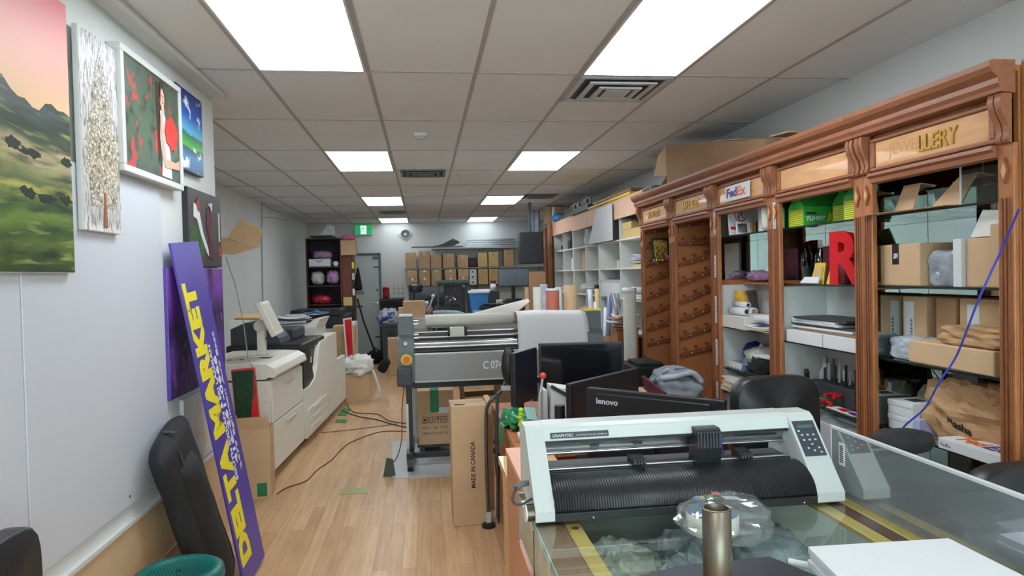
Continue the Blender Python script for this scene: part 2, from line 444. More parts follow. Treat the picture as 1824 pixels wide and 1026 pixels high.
def add_flaps(t, size, angs, mat='card', ln=None):
    """four flaps (x-, x+, y-, y+) opened by the given angles from vertical"""
    a, b, h = size[0]/2, size[1]/2, size[2]
    for k, an in enumerate(angs):
        if an is None: continue
        L = ln or min(a, b); s_, c_ = math.sin(an)*L, math.cos(an)*L
        q = [[(-a, -b, h), (-a, b, h), (-a-s_, b, h+c_), (-a-s_, -b, h+c_)], [(a, b, h), (a, -b, h), (a+s_, -b, h+c_), (a+s_, b, h+c_)],
             [(a, -b, h), (-a, -b, h), (-a, -b-s_, h+c_), (a, -b-s_, h+c_)], [(-a, b, h), (a, b, h), (a, b+s_, h+c_), (-a, b+s_, h+c_)]][k]
        B().slab(q, .004).build('flap', mat, t)

# ---------------------------------------------------------------- the room
CZ = 2.83; XL = -1.31; XB = -2.42; XR = 2.65; YB = 14.97; YJ = 4.56; YF = -3.2
struct(B().box(XB-.1, XR+.1, YF-.1, YB+.1, -.1, 0), 'floor', 'floor')
struct(B().box(XB-.1, XR+.1, YF-.1, YB+.1, CZ, CZ+.1), 'ceiling', 'ceiling_tile')
struct(B().box(XB-.1, XL, YF, YJ, 0, CZ), 'wall_left', 'wall_paint')
struct(B().box(XB-.1, XB, YJ, YB, 0, CZ), 'wall_left_rear', 'wall_paint')
struct(B().box(XB-.1, XR+.1, YB, YB+.1, 0, CZ), 'wall_back', 'wall_paint')
struct(B().box(XR, XR+.1, YF, YB, 0, CZ), 'wall_right', 'wall_paint')
struct(B().box(XB-.1, XR+.1, YF-.1, YF, 0, .5).box(XB-.1, XR+.1, YF-.1, YF, 2.5, CZ).box(XB-.1, -1.2, YF-.1, YF, .5, 2.5).box(2.4, XR+.1, YF-.1, YF, .5, 2.5), 'wall_front', 'wall_paint')
t = tag(bpy.data.objects.new('added_window_1', None), kind='structure'); COL.objects.link(t); t.location = (.6, YF, 0)  # unseen window behind the camera, added so daylight fills the upright surfaces
B().box(-1.8, 1.8, -.06, -.05, .5, 2.5).build('added_window_glass', 'glass', t)
B().box(-1.8, 1.8, -.08, -.03, .5, .55).box(-1.8, 1.8, -.08, -.03, 2.45, 2.5).box(-1.8, -1.75, -.08, -.03, .55, 2.45).box(1.75, 1.8, -.08, -.03, .55, 2.45).box(-.025, .025, -.08, -.03, .55, 2.45).build('added_window_frame', 'metal_dark', t)
GX0, GY0 = -.893, 3.944
g = B(); tw = .012
k = -3
while GX0+k*.61 < XR:
    x = GX0+k*.61; k += 1
    if x < XB: continue
    if x < XL: g.box(x-tw, x+tw, YJ, YB, CZ-.004, CZ)
    else: g.box(x-tw, x+tw, YF, YB, CZ-.004, CZ)
for j in range(-5, 10):
    y = GY0+j*1.22
    if YF < y < YB: g.box(XL if y < YJ else XB, XR, y-tw*.7, y+tw*.7, CZ-.005, CZ)
g.box(.937, 1.547, 4.55-tw, 4.55+tw, CZ-.006, CZ)
struct(g, 'trim_1', 'tbar')
struct(B().box(XL, -1.2, YF, 4.50, CZ-.02, CZ-.005).box(-1.225, -1.2, YF, 4.50, CZ-.035, CZ-.02), 'trim_2', 'trim_white', .003)
struct(B().box(XB, XB+.012, YJ, YB, 0, .09), 'baseboard_left', 'trim_white')
struct(B().box(-2.4, 2.6, YB-.012, YB, 0, .09), 'baseboard_back', 'trim_white')
# tan dado sheets along the foot of the near left wall, with a white cap rail
struct(B().box(XL, XL+.008, -1, 4.54, .02, .60).box(XL+.008, XL+.012, -1, 4.54, .30, .315), 'trim_3', 'card_light')
struct(B().box(XL, XL+.02, -1, 4.54, .60, .622), 'trim_4', 'trim_white', .003)
t = T('wall_board', 'large plain white board sheet covering the near left wall', 'board', (XL, 0, 0))
B().box(.001, .014, 2.39, 3.60, .69, 2.12).build('sheet', 'board_white', t, .002)
B().cyl((.013, 3.13, .73), (.017, 3.13, .73), .006, n=8).build('screw', 'metal_dark', t)
one(B().box(0, .01, -1.2, 2.386, .69, 2.12), 'wall_board', 'board_white', 'second white board sheet at the left edge, under the hill landscape', 'board', (XL+.001, 0, 0), bevel=.002)

# ceiling lights
def ceiling_light(i, j, label):
    x = GX0+(i+.5)*.61; y = GY0+(j+.5)*1.22
    t = T('ceiling_light', label, 'ceiling light', (x, y, CZ), 0, 'ceiling light panels')
    a, b = .2915, .597
    B().box(-a, -a+.012, -b, b, -.012, -.001).box(a-.012, a, -b, b, -.012, -.001).box(-a+.012, a-.012, -b, -b+.012, -.012, -.001).box(-a+.012, a-.012, b-.012, b, -.012, -.001).build('frame', 'trim_white', t)
    d = B().box(-a+.012, a-.012, -b+.012, b-.012, -.008, -.002).build('diffuser', 'lamp_panel' if j < 8 else 'lamp_panel_dim', t)
    return t
for nm_, s_ in (('lamp_panel', 1), ('lamp_panel_dim', .32)):
    m = bpy.data.materials.new(nm_); m.use_nodes = True; nt = m.node_tree; nt.nodes.clear(); MATS[nm_] = m
    e_ = nt.nodes.new('ShaderNodeEmission'); e_.inputs[0].default_value = (.88, .955, 1, 1); e_.inputs[1].default_value = LAMP*s_; o_ = nt.nodes.new('ShaderNodeOutputMaterial'); nt.links.new(e_.outputs[0], o_.inputs[0])
rows = {-4: 'behind the viewpoint', -1: 'nearest, largest in view', 2: 'second row', 5: 'third row', 8: 'last row by the back wall'}
for j, ds in rows.items():
    if j == -4: continue
    for i, sd in ((0, 'left'), (3, 'right')):
        d_ = ceiling_light(i, j, 'bright ceiling light panel, %s side, %s' % (sd, ds))
for i in (0, 3): ceiling_light(i, -4, 'bright ceiling light panel behind the viewpoint over the %s side' % ('left' if i == 0 else 'right'))

def vent(x, y, s, label, dark=False, sy=None):
    t = T('ceiling_vent', label, 'vent', (x, y, CZ), 0)
    sy = sy or s
    b = B()
    for k, (q, z0) in enumerate(((1, -.008), (.74, -.02), (.48, -.03))):
        a, c = s*q/2, sy*q/2; w_ = .035*s/.6
        b.box(-a, a, -c, -c+w_, z0-.006, z0+.004); b.box(-a, a, c-w_, c, z0-.006, z0+.004); b.box(-a, -a+w_, -c+w_, c-w_, z0-.006, z0+.004); b.box(a-w_, a, -c+w_, c-w_, z0-.006, z0+.004)
    b.box(-s*.14, s*.14, -sy*.14, sy*.14, -.036, -.03)
    b.build('louvre', 'grey_light' if not dark else 'grey_plastic', t)
    B().box(-s/2+.01, s/2-.01, -sy/2+.01, sy/2-.01, -.004, -.001).build('backing', 'charcoal', t)
vent(1.242, 4.25, .57, 'square white ceiling vent beside the nearest right light')
vent(.02, 7.8, .5, 'dusty ceiling vent beside the second row of lights', True)
vent(-.53, 12.5, .48, 'dusty ceiling vent just before the last left light', True)
vent(1.76, 10.15, .5, 'dark ceiling vent above the white shelving', True)
one(B().box(-.05, .05, -.06, .06, -.03, 0).box(-.03, .03, -.04, .04, -.045, -.03), 'ceiling_sensor', 'trim_white', 'small white sensor box on the ceiling between the light rows', 'sensor', (0.0, 5.65, CZ-.001), bevel=.004)

# back door with frame
t = T('door_1', None, None, (-1.06, YB, 0)); t['kind'] = 'structure'
B().box(-.46, .10, -.03, -.002, .02, 2.14).build('door_panel', 'door_grey', t, .004)
B().box(-.50, -.46, -.06, -.001, 0, 2.18).box(.10, .14, -.06, -.001, 0, 2.18).box(-.46, .10, -.06, -.001, 2.14, 2.18).build('door_frame', 'metal_dark', t, .004)
B().cyl((.05, -.03, 1.10), (.05, -.05, 1.10), .022, n=12).cyl((.05, -.05, 1.10), (-.05, -.06, 1.10), .009, n=8).build('handle', 'chrome', t)
B().cyl((.05, -.03, 1.38), (.05, -.045, 1.38), .024, n=12).build('lock', 'metal_dark', t)
for z in (.35, 1.86): B().box(-.02, .098, -.036, -.03, z, z+.03).build('hinge', 'metal_dark', t)
B().box(-.03, .09, -.05, -.03, 2.05, 2.10).build('door_closer', 'metal_dark', t)
one(B().box(-.35, .35, -.4, 0, 0, .012), 'door_mat', 'charcoal', 'dark doormat on the floor before the grey back door', 'mat', (-1.2, YB-.08, 0.001), bevel=.003)
# exit sign
t = T('exit_sign', 'green running-man exit sign above the back door', 'exit sign', (-1.27, YB-.001, 2.56))
B().box(-.19, .19, -.05, 0, 0, .24).build('housing', 'grey_light', t, .004)
B().box(-.175, .175, -.052, -.05, .015, .225).build('face', 'exit_green', t)
b = B(); y = -.0545
b.box(-.055, .065, y, y+.002, .03, .21); b.build('doorway_symbol', 'exit_white', t)
b = B(); y2 = -.057
b.cyl((.01, y2, .185), (.01, y2+.002, .185), .013, n=10)
for p in (((.0, .165), (-.005, .11)), ((-.005, .11), (.03, .085)), ((.03, .085), (.02, .045)), ((-.005, .11), (-.03, .08)), ((-.03, .08), (-.055, .075)), ((0, .155), (.035, .135)), ((0, .155), (-.035, .15)), ((-.035, .15), (-.045, .12))):
    b.cyl((p[0][0], y2+.001, p[0][1]), (p[1][0], y2+.001, p[1][1]), .0075, n=6)
b.build('running_figure', 'exit_green', t)
# wall fan
t = T('wall_fan', 'round wall exhaust fan in a diamond-set white panel', 'fan', (-.378, YB-.001, 2.575))
B().cbox((0, -.008, 0), (.235, .014, .235), Matrix.Rotation(PI/4, 3, 'Y')).build('panel', 'trim_white', t, .003)
B().lathe([(.112, 0), (.112, .02), (.095, .025), (.095, .0)], (0, -.015, 0), axis=(0, -1, 0)).build('ring', 'trim_white', t)
b = B()
for q in range(5): b.lathe([(.03+q*.014, .012), (.036+q*.014, .014)], (0, -.015, 0), axis=(0, -1, 0))
b.cyl((0, -.016, 0), (0, -.02, 0), .094)
b.build('grille', 'grey_plastic', t)
B().cyl((0, -.02, 0), (0, -.035, 0), .028).build('hub', 'trim_white', t)
one(B().tube([(XB+.03, 10.64, CZ-.01), (XB+.02, 10.65, 2.6), (XB+.015, 10.62, 2.2), (XB+.012, 10.6, 1.6), (XB+.012, 10.58, 1.05)], .008).tube([(XB+.03, 10.64, CZ-.01), (XB+.12, 10.75, 2.74), (XB+.3, 10.9, 2.66), (XB+.42, 10.95, 2.62), (XB+.36, 10.8, 2.56), (XB+.15, 10.7, 2.6), (XB+.02, 10.65, 2.6)], .006),
    'wall_cable', 'wire_grey', 'grey cable running down the rear left wall from a loop at the ceiling', 'cable')
# ================================================================ left side: pictures, sign, bag, stool
def art_mat(name, z0, h, stops, warp=.06, ns=2.5, st=(1, 1, 1), over=None, axis='Z', rough=.45):
    m = bpy.data.materials.new(name); m.use_nodes = True; MATS[name] = m; nt = m.node_tree; b = nt.nodes['Principled BSDF']
    tc = nt.nodes.new('ShaderNodeTexCoord'); mp = nt.nodes.new('ShaderNodeMapping'); mp.inputs['Scale'].default_value = st
    nt.links.new(tc.outputs['Object'], mp.inputs[0])
    sp = nt.nodes.new('ShaderNodeSeparateXYZ'); nt.links.new(tc.outputs['Object'], sp.inputs[0])
    n = nt.nodes.new('ShaderNodeTexNoise'); n.inputs['Scale'].default_value = ns; n.inputs['Detail'].default_value = 5; nt.links.new(mp.outputs[0], n.inputs[0])
    a = nt.nodes.new('ShaderNodeMath'); a.operation = 'MULTIPLY_ADD'; a.inputs[1].default_value = warp; nt.links.new(n.outputs[0], a.inputs[0]); nt.links.new(sp.outputs[axis], a.inputs[2])
    c = nt.nodes.new('ShaderNodeMapRange'); c.inputs[1].default_value = z0+warp*.5; c.inputs[2].default_value = z0+h+warp*.5; nt.links.new(a.outputs[0], c.inputs[0])
    r = nt.nodes.new('ShaderNodeValToRGB'); nt.links.new(c.outputs[0], r.inputs[0])
    el = r.color_ramp.elements
    el[0].position = stops[0][0]; el[0].color = lin(stops[0][1]); el[1].position = stops[-1][0]; el[1].color = lin(stops[-1][1])
    for p, cc in stops[1:-1]: e = el.new(p); e.color = lin(cc)
    last = r.outputs[0]
    for ov in (over or []):
        col, sc, lo, hi, stv = ov
        mp2 = nt.nodes.new('ShaderNodeMapping'); mp2.inputs['Scale'].default_value = stv; nt.links.new(tc.outputs['Object'], mp2.inputs[0])
        n2 = nt.nodes.new('ShaderNodeTexNoise'); n2.inputs['Scale'].default_value = sc; n2.inputs['Detail'].default_value = 6; nt.links.new(mp2.outputs[0], n2.inputs[0])
        r2 = nt.nodes.new('ShaderNodeMapRange'); r2.inputs[1].default_value = lo; r2.inputs[2].default_value = hi; nt.links.new(n2.outputs[0], r2.inputs[0])
        mx = nt.nodes.new('ShaderNodeMix'); mx.data_type = 'RGBA'; nt.links.new(r2.outputs[0], mx.inputs[0]); nt.links.new(last, mx.inputs[6]); mx.inputs[7].default_value = lin(col); last = mx.outputs[2]
    nt.links.new(last, b.inputs['Base Color']); b.inputs['Roughness'].default_value = rough
art_mat('art_hills', 0, .98, [(0, (40, 56, 24)), (.09, (86, 108, 38)), (.13, (48, 78, 26)), (.19, (106, 134, 46)), (.23, (50, 84, 30)), (.27, (110, 130, 58)), (.295, (190, 186, 90)), (.315, (88, 106, 54)), (.36, (150, 146, 96)), (.40, (196, 178, 138)), (.43, (176, 160, 124)), (.455, (60, 78, 52)), (.50, (40, 56, 48)), (.54, (66, 82, 76)), (.60, (38, 48, 54)), (1, (58, 66, 76))],
        .13, 3.0, (1, 1, 1.6), [((26, 46, 22), 5, .50, .68, (1, .8, 5)), ((150, 168, 84), 7, .58, .75, (1, .7, 6))])
art_mat('art_dusk', .55, .45, [(0, (244, 206, 156)), (.3, (240, 178, 152)), (.7, (230, 138, 138)), (1, (222, 112, 122))], .06, 2)
art_mat('art_winter', 0, .78, [(0, (228, 226, 224)), (.08, (196, 192, 190)), (1, (214, 212, 214))], .2, 4, over=[((128, 120, 116), 60, .5, .62, (1, 2, .4))])
art_mat('art_glitter', 0, .7, [(0, (150, 140, 130)), (.4, (160, 146, 112)), (1, (158, 154, 150))], .2, 8, over=[((222, 218, 210), 90, .5, .6, (1, 1, 1)), ((84, 76, 58), 60, .56, .64, (1, 1, 1))])
art_mat('art_roses', 0, .5, [(0, (62, 80, 62)), (.5, (84, 106, 86)), (1, (70, 86, 70))], .4, 5, over=[((34, 46, 36), 14, .5, .7, (1, 1, 1)), ((196, 60, 62), 11, .56, .62, (1, 1, 1))])
art_mat('art_lake', 0, .44, [(0, (24, 70, 130)), (.2, (40, 130, 190)), (.3, (16, 60, 70)), (.33, (70, 190, 60)), (.42, (40, 140, 50)), (.46, (20, 110, 100)), (.5, (90, 190, 230)), (.7, (20, 90, 190)), (1, (14, 30, 110))], .06, 6,
        over=[((236, 244, 250), 9, .58, .64, (1, 1, 1.4))])
art_mat('art_lavender', 0, .7, [(0, (52, 30, 88)), (.25, (96, 60, 150)), (.5, (48, 24, 74)), (.7, (120, 60, 170)), (1, (140, 84, 190))], .5, 3.2, (1, 1, .5), [((22, 14, 34), 3.2, .5, .72, (1, 2, 1)), ((180, 110, 210), 22, .6, .72, (1, 1, .6))])






art_mat('art_flame', -.1, .2, [(0, (70, 62, 66)), (.35, (90, 80, 90)), (.5, (226, 170, 60)), (.7, (240, 206, 90)), (1, (214, 140, 40))], .12, 9, axis='Y')
art_mat('art_gold', 0, .27, [(0, (60, 60, 40)), (.4, (150, 110, 40)), (.8, (210, 170, 80)), (1, (50, 70, 60))], .2, 14, over=[((230, 200, 120), 50, .5, .6, (1, 1, 1)), ((40, 34, 26), 30, .55, .65, (1, 1, 1))])
WX = XL+.001
def flat(pts, x=0, e=.0012):
    """thin printed patch in the wall plane, points (y, z)"""
    b = B(); n = len(pts); v = [(x, p[0], p[1]) for p in pts]+[(x+e, p[0], p[1]) for p in pts]
    return b.add(v, [tuple(range(n)), tuple(reversed(range(n, 2*n)))]+[(i, i+n, (i+1) % n+n, (i+1) % n) for i in range(n)])
def canvas(name, label, y0, y1, z0, z1, mat, d=.035, side='trim_white', off=0):
    if name in ('hills_canvas', 'tree_canvas'): off = .0145; d = .022
    t = T(name, label, 'picture', (WX+off, y0, z0)); W_, H_ = y1-y0, z1-z0
    B().box(0, d, 0, W_, 0, H_).build('stretched_canvas', side, t, .003)
    B().box(d, d+.0015, .003, W_-.003, .003, H_-.003).build('print', mat, t)
    return t, W_, H_, d+.0015
t, W_, H_, d = canvas('hills_canvas', 'large canvas of green rolling hills under a pink sky', 1.72, 2.685, 1.70, 2.68, 'art_hills')
_sk = [(.003, .977), (.962, .977)]+[(.962-.959*q/24, .560+.05*(q/24)+.022*math.sin(q*.75)+.012*math.sin(q*1.9+1)) for q in range(25)]
flat(_sk, d-.0005, .0009).build('printed_sky', 'art_dusk', t)
for y_, z_, n_ in ((.70, .395, 6), (.93, .40, 3), (.60, .41, 4), (.80, .255, 5), (.92, .262, 4), (.68, .262, 4)):
    cl = []
    for q in range(16): cl.append((y_+(.012*n_)*math.cos(q*PI/8)*random.uniform(.6, 1.2), z_+.014*math.sin(q*PI/8)*random.uniform(.5, 1.7)))
    flat(cl, d).build('printed_trees', 'leaf_night', t)
B().cyl((.02, .2, -.012), (.02, .2, 0), .006, n=8).build('hanger', 'metal_dark', t)
t, W_, H_, d = canvas('tree_canvas', 'tall narrow canvas of a glittering bare winter tree on pale grey', 2.765, 3.085, 1.865, 2.645, 'art_winter')
pts = []
N = 46
for i in range(N):
    f = i/(N-1); wd = (.10+.045*min(1, f/.35) if f < .35 else .145*((1-f)/.65)**.75)+.003; wd *= .72+.4*random.random()
    pts.append((.165+wd, .10+f*.62))
for i in range(N):
    f = 1-i/(N-1); wd = (.10+.045*min(1, f/.35) if f < .35 else .145*((1-f)/.65)**.75)+.003; wd *= .72+.4*random.random()
    pts.append((.165-wd, .10+f*.62))
flat(pts, d).build('glitter_tree', 'art_glitter', t)
flat([(.155, .02), (.19, .02), (.182, .16), (.165, .16)], d+.0014).build('tree_trunk', 'trunk_orange', t)

t = T('framed_portrait', 'white framed photo of a bride in white holding red roses', 'picture', (WX, 3.085, 2.14))
W_, H_ = .725, .545; fd = .058
B().box(0, fd, 0, W_, 0, .03).box(0, fd, 0, W_, H_-.03, H_).box(0, fd, 0, .03, .03, H_-.03).box(0, fd, W_-.03, W_, .03, H_-.03).build('frame', 'trim_white', t, .003)
B().box(.02, .05, .03, W_-.03, .03, H_-.03).build('photo', 'art_roses', t)
d = .0505
def ell(cy, cz, ry, rz, n=18, j=0): return [(cy+ry*math.cos(2*PI*i/n)*(1+j*random.uniform(-1, 1)), cz+rz*math.sin(2*PI*i/n)*(1+j*random.uniform(-1, 1))) for i in range(n)]
flat([(.40, .49), (.47, .495), (.50, .44), (.50, .36), (.46, .20), (.41, .10), (.40, .25), (.39, .40)], d).build('printed_hair', 'hair', t)
flat([(.44, .36), (.50, .34), (.52, .26), (.55, .20), (.57, .04), (.44, .04), (.45, .12), (.43, .22)], d+.0015).build('printed_dress', 'paper', t)
flat(ell(.465, .425, .03, .05), d+.0015).build('printed_face', 'skin', t)
flat(ell(.478, .434, .0045, .003, 8), d+.0030).build('printed_eye', 'hair', t); flat(ell(.456, .433, .004, .003, 8), d+.0030).build('printed_eye', 'hair', t); flat(ell(.470, .402, .008, .003, 8), d+.0030).build('printed_lips', 'red_dark', t); flat([(.469, .43), (.474, .415), (.466, .414)], d+.0030).build('printed_nose', 'cork', t)
flat([(.43, .43), (.44, .485), (.475, .49), (.495, .45), (.488, .455), (.465, .475), (.447, .455), (.44, .40)], d+.0030).build('printed_fringe', 'hair', t)
flat([(.455, .39), (.482, .39), (.49, .345), (.45, .35)], d+.0030).build('printed_neck', 'skin', t)
flat([(.43, .34), (.465, .345), (.475, .22), (.49, .13), (.62, .13), (.67, .15), (.67, .10), (.60, .095), (.48, .085), (.45, .13)], d+.0045).build('printed_arm', 'skin', t)
flat(ell(.57, .27, .085, .085, 22, .16), d+.0060).build('printed_bouquet', 'bouquet', t)
canvas('lake_canvas', 'small bright blue canvas of a lake under a starry cloud sky', 3.82, 4.235, 2.27, 2.72, 'art_lake', .03, 'black')
t, W_, H_, d = canvas('shoe_canvas', 'dark brown canvas with splashed red and white sports shoes', 3.94, 4.545, 1.745, 2.185, 'art_dark', .03, 'black')
flat([(.03, .04), (.2, .04), (.28, .10), (.2, .2), (.08, .24), (.02, .16)], d).build('green_splash', 'green_print', t)
flat([(.08, .28), (.14, .27), (.20, .18), (.30, .08), (.34, .06), (.33, .10), (.24, .20), (.17, .34), (.09, .36)], d+.0015).build('white_shoe', 'paper', t)
flat([(.12, .36), (.17, .40), (.20, .34), (.16, .31)], d+.003).build('red_lining', 'red_dark', t)
flat([(.32, .34), (.38, .37), (.42, .30), (.38, .2), (.44, .1), (.42, .04), (.34, .05), (.36, .14), (.31, .24)], d+.0015).build('patterned_shoe', 'maroon', t)
flat([(.36, .38), (.43, .39), (.42, .34), (.37, .33)], d+.0015).build('white_cuff', 'text_white_soft', t)
flat([(.54, .07), (.58, .07), (.58, .13), (.54, .13)], d).build('red_mark', 'red', t)
flat([(.55, .16), (.575, .16), (.575, .34), (.55, .34)], d).build('side_lettering', 'text_white_soft', t)
canvas('lavender_canvas', 'purple lavender field canvas behind the leaning shop sign', 3.60, 4.545, 1.06, 1.735, 'art_lavender', .03, 'purple_sign')
t, W_, H_, d = canvas('flower_canvas', 'white canvas of faint red and yellow flowers below the lavender picture', 3.80, 4.50, .64, 1.03, 'paper_warm', .02)

for k, (y, z, r, mt) in enumerate(((.25, .30, .04, 'flower_pink'), (.45, .18, .05, 'flower_yellow'), (.6, .22, .04, 'flower_yellow'), (.35, .12, .035, 'flower_yellow'), (.2, .17, .03, 'flower_pink'))):
    flat(ell(y, z, r, r, 14, .25), d+.0004*k).build('printed_flower', mt, t)

# leaning shop sign, lettering running up the board
A_, B_, C_, D_ = Vector((-1.262, 3.615, 1.855)), Vector((-1.25, 4.0, 1.884)), Vector((-.973, 4.13, .031)), Vector((-.985, 3.744, .002))
t = T('shop_sign', 'long purple sign board with yellow headline letters leaning against the left wall', 'sign', D_)
up = (A_-D_).normalized(); wd = (C_-D_).normalized(); nrm = wd.cross(up).normalized()
q = [Vector((0, 0, 0)), C_-D_, B_-D_, A_-D_]
B().slab(q, -.012).build('board', 'purple_board', t, .001)
nf = -nrm if nrm.x < 0 else nrm
def on(u, l): return wd*u+up*l+nf*.0005
txt('DELTA MARKET', .2, on(.19, .115), up, -wd, 'yellow_print', 'headline_lettering', t, .0015, .012, fit=1.55, cap=.165)
txt('SOUTH INDIAN & SRI LANKAN', .06, on(.232, .54), up, -wd, 'text_white', 'small_lettering', t, .001, .001, fit=.77, cap=.03)
txt('416-261-0666', .1, on(.285, .62), up, -wd, 'text_white', 'phone_number', t, .001, .002, fit=.62, cap=.042)
txt('2479 Eglinton Ave East', .08, on(.335, .57), up, -wd, 'text_white_soft', 'address_lettering', t, .001, .001, fit=.80, cap=.036)

# padded black bag leaning on the wall
def bagfn(b, w_, th, L, seed):
    n = 20
    def f(u, v):
        a = 2*PI*v; k = (abs(math.cos(a))**3+abs(math.sin(a))**3)**(-1/3)
        e = min(1, (min(u, 1-u)*L/.05))**.4 if 0 < u < 1 else 0.0
        s_ = 1+.06*noise.noise(Vector((u*6, math.cos(a), math.sin(a)+seed)))
        return (k*math.cos(a)*th/2*e*s_, k*math.sin(a)*w_/2*(.35+.65*e)*s_, u*L)
    b.grid(f, 30, 32)
t = T('padded_bag', 'long black padded carry bag leaning against the left wall', 'bag', (-1.075, 3.66, .035), 0, None, math.radians(19), math.radians(-8.5))
b = B(); bagfn(b, .40, .12, 1.0, 1); b.build('body', 'black_soft', t)
b = B()
def pk(u, v):
    a = -PI/2+PI*v; e = min(1, min(u, 1-u)*9)**.5
    return (.045+.05*math.cos(a)*e+.01*noise.noise(Vector((u*5, v*3, 4))), -.02+.10*math.sin(a), .06+u*.8)
b.grid(pk, 20, 14, .004); b.build('front_pocket', 'black_soft', t)
b = B(); b.tube([(.06, -.1, .1), (.066, -.09, .4), (.066, -.1, .7), (.062, -.08, .92)], .006, 6).tube([(.05, -.03, .99), (.03, -.03, 1.0), (0, -.03, 1.005)], .008, 6).build('strap', 'charcoal', t)
# green stool
t = T('plastic_stool', 'round dark green plastic stool with a perforated top, bottom left', 'stool', (-1.06, 3.0, 0))

b = B().lathe([(0, .44), (.13, .44), (.135, .446), (.16, .447), (.178, .435), (.182, .40), (.170, .395), (.168, .42), (0, .425)], n=36); b.build('seat', 'green_plastic', t)
b = B()
for i in range(-9, 10):
    for j in range(-9, 10):
        x, y = i*.0135+(j % 2)*.0068, j*.0125
        if .018 < math.hypot(x, y) < .118: b.cyl((x, y, .4405), (x, y, .4412), .0036, n=6)
b.cyl((0, 0, .4405), (0, 0, .4416), .014, n=14); b.build('perforation', 'green_hole', t)
for k in range(4):
    a = PI/4+k*PI/2; c_, s_ = math.cos(a), math.sin(a)
    p0 = Vector((.15*c_, .15*s_, .41)); p1 = Vector((.19*c_, .19*s_, 0)); tt = Vector((-s_, c_, 0))
    q = [p0-tt*.035, p0+tt*.035, p1+tt*.022, p1-tt*.022]; B().slab(q, .02).build('leg', 'green_plastic', t, .004)
b = B()
for k in range(4):
    a = PI/4+k*PI/2; a2 = a+PI/2; b.tube([(.172*math.cos(a), .172*math.sin(a), .2), (.172*math.cos(a2), .172*math.sin(a2), .2)], .008, 6)
b.build('stretcher', 'green_plastic', t)
# near black chair, only its back edge in view
def pad(w_, th, h, r=.08, crown=.02):
    """upholstered pad standing in XZ, front face -Y"""
    b = B()
    def f(u, v):
        a = 2*PI*v; p = 5
        k = (abs(math.cos(a))**p+abs(math.sin(a))**p)**(-1/p)
        x, z = k*math.cos(a)*w_/2, k*math.sin(a)*h/2
        s_ = u*PI; e = math.sin(s_)**.35 if 0 < s_ < PI else 0
        return (x*(e*.12+.88 if e > 0 else .0)*(1 if e > .0 else 0), -math.cos(s_)*th/2-(crown*(2*x/w_)**2), z*(e*.12+.88 if e > 0 else 0))
    b.grid(f, 12, 44); return b
def office_chair(label, loc, rz, mat='black_leather', h=.98, seat=.50, w_=.5, bh=.5):
    t = T('office_chair', label, 'chair', loc, rz)
    b = pad(w_, .09, bh); b.build('backrest', mat, t, loc=(0, .25, h-bh/2))
    b = pad(w_*1.0, .09, .48, crown=0); o = b.build('seat', mat, t, loc=(0, 0, seat)); o.rotation_euler = (PI/2, 0, 0)
    B().box(-.035, .035, .10, .30, seat-.075, seat-.05).box(-.035, .035, .285, .32, seat-.07, h-bh*.5).build('back_support', 'black', t, .008)
    for s_ in (-1, 1):
        B().tube([(s_*.24, .10, seat-.055), (s_*.30, .10, seat), (s_*.30, .08, seat+.19), (s_*.30, -.10, seat+.2)], .014, 8).build('armrest_support', 'black', t)
        B().box(s_*.30-.035, s_*.30+.035, -.16, .12, seat+.2, seat+.225).build('armrest', 'black', t, .01)
    B().cyl((0, 0, seat-.05), (0, 0, .1), .028).build('gas_lift', 'chrome', t)
    for k in range(5):
        a = k*2*PI/5; B().slab([(0, 0, .09), (.3*math.cos(a)-.02*math.sin(a), .3*math.sin(a)+.02*math.cos(a), .075), (.3*math.cos(a)+.02*math.sin(a), .3*math.sin(a)-.02*math.cos(a), .075), (.02*math.sin(a), -.02*math.cos(a), .09)], .025).build('base_arm', 'black', t, .003)
        B().cyl((.29*math.cos(a)-.02*math.sin(a), .29*math.sin(a)+.02*math.cos(a), .027), (.29*math.cos(a)+.02*math.sin(a), .29*math.sin(a)-.02*math.cos(a), .027), .027, n=14).build('castor', 'black', t)
    return t
# small things along the left wall
t = carton('tall narrow open cardboard box beside the first copier', (.24, .22, .53), (-1.32, 5.42, 0), .08, 'card', tape=None, open_=True)
add_flaps(t, (.24, .22, .53), (.12, None, .25, None), 'card', .1)
B().box(.02, .09, -.1125, -.1105, .02, .12).build('green_mark', 'green_tape', t)
t = T('wreath_picture', 'red-edged picture of green branches standing in the tall narrow box', 'picture', (-1.34, 5.44, .02), .05, None, 0, -.06)
B().box(-.085, .085, -.03, .02, 0, .96).build('backing', 'red', t, .003)
b = flat([(-.08, .35), (.0, .36), (.082, .95), (-.08, .95)]); b.v = [(p[1], -.0315+p[0], p[2]) for p in b.v]; b.build('print', 'leaf_dark', t)
b = B()
for k in range(14):
    x = -.07+.011*k; b.tube([(x, -.033, .5+.02*k), (x+.02, -.034, .6+.015*k), (x+.015, -.033, .9)], .0018, 4)
b.build('printed_stems', 'green_print', t)
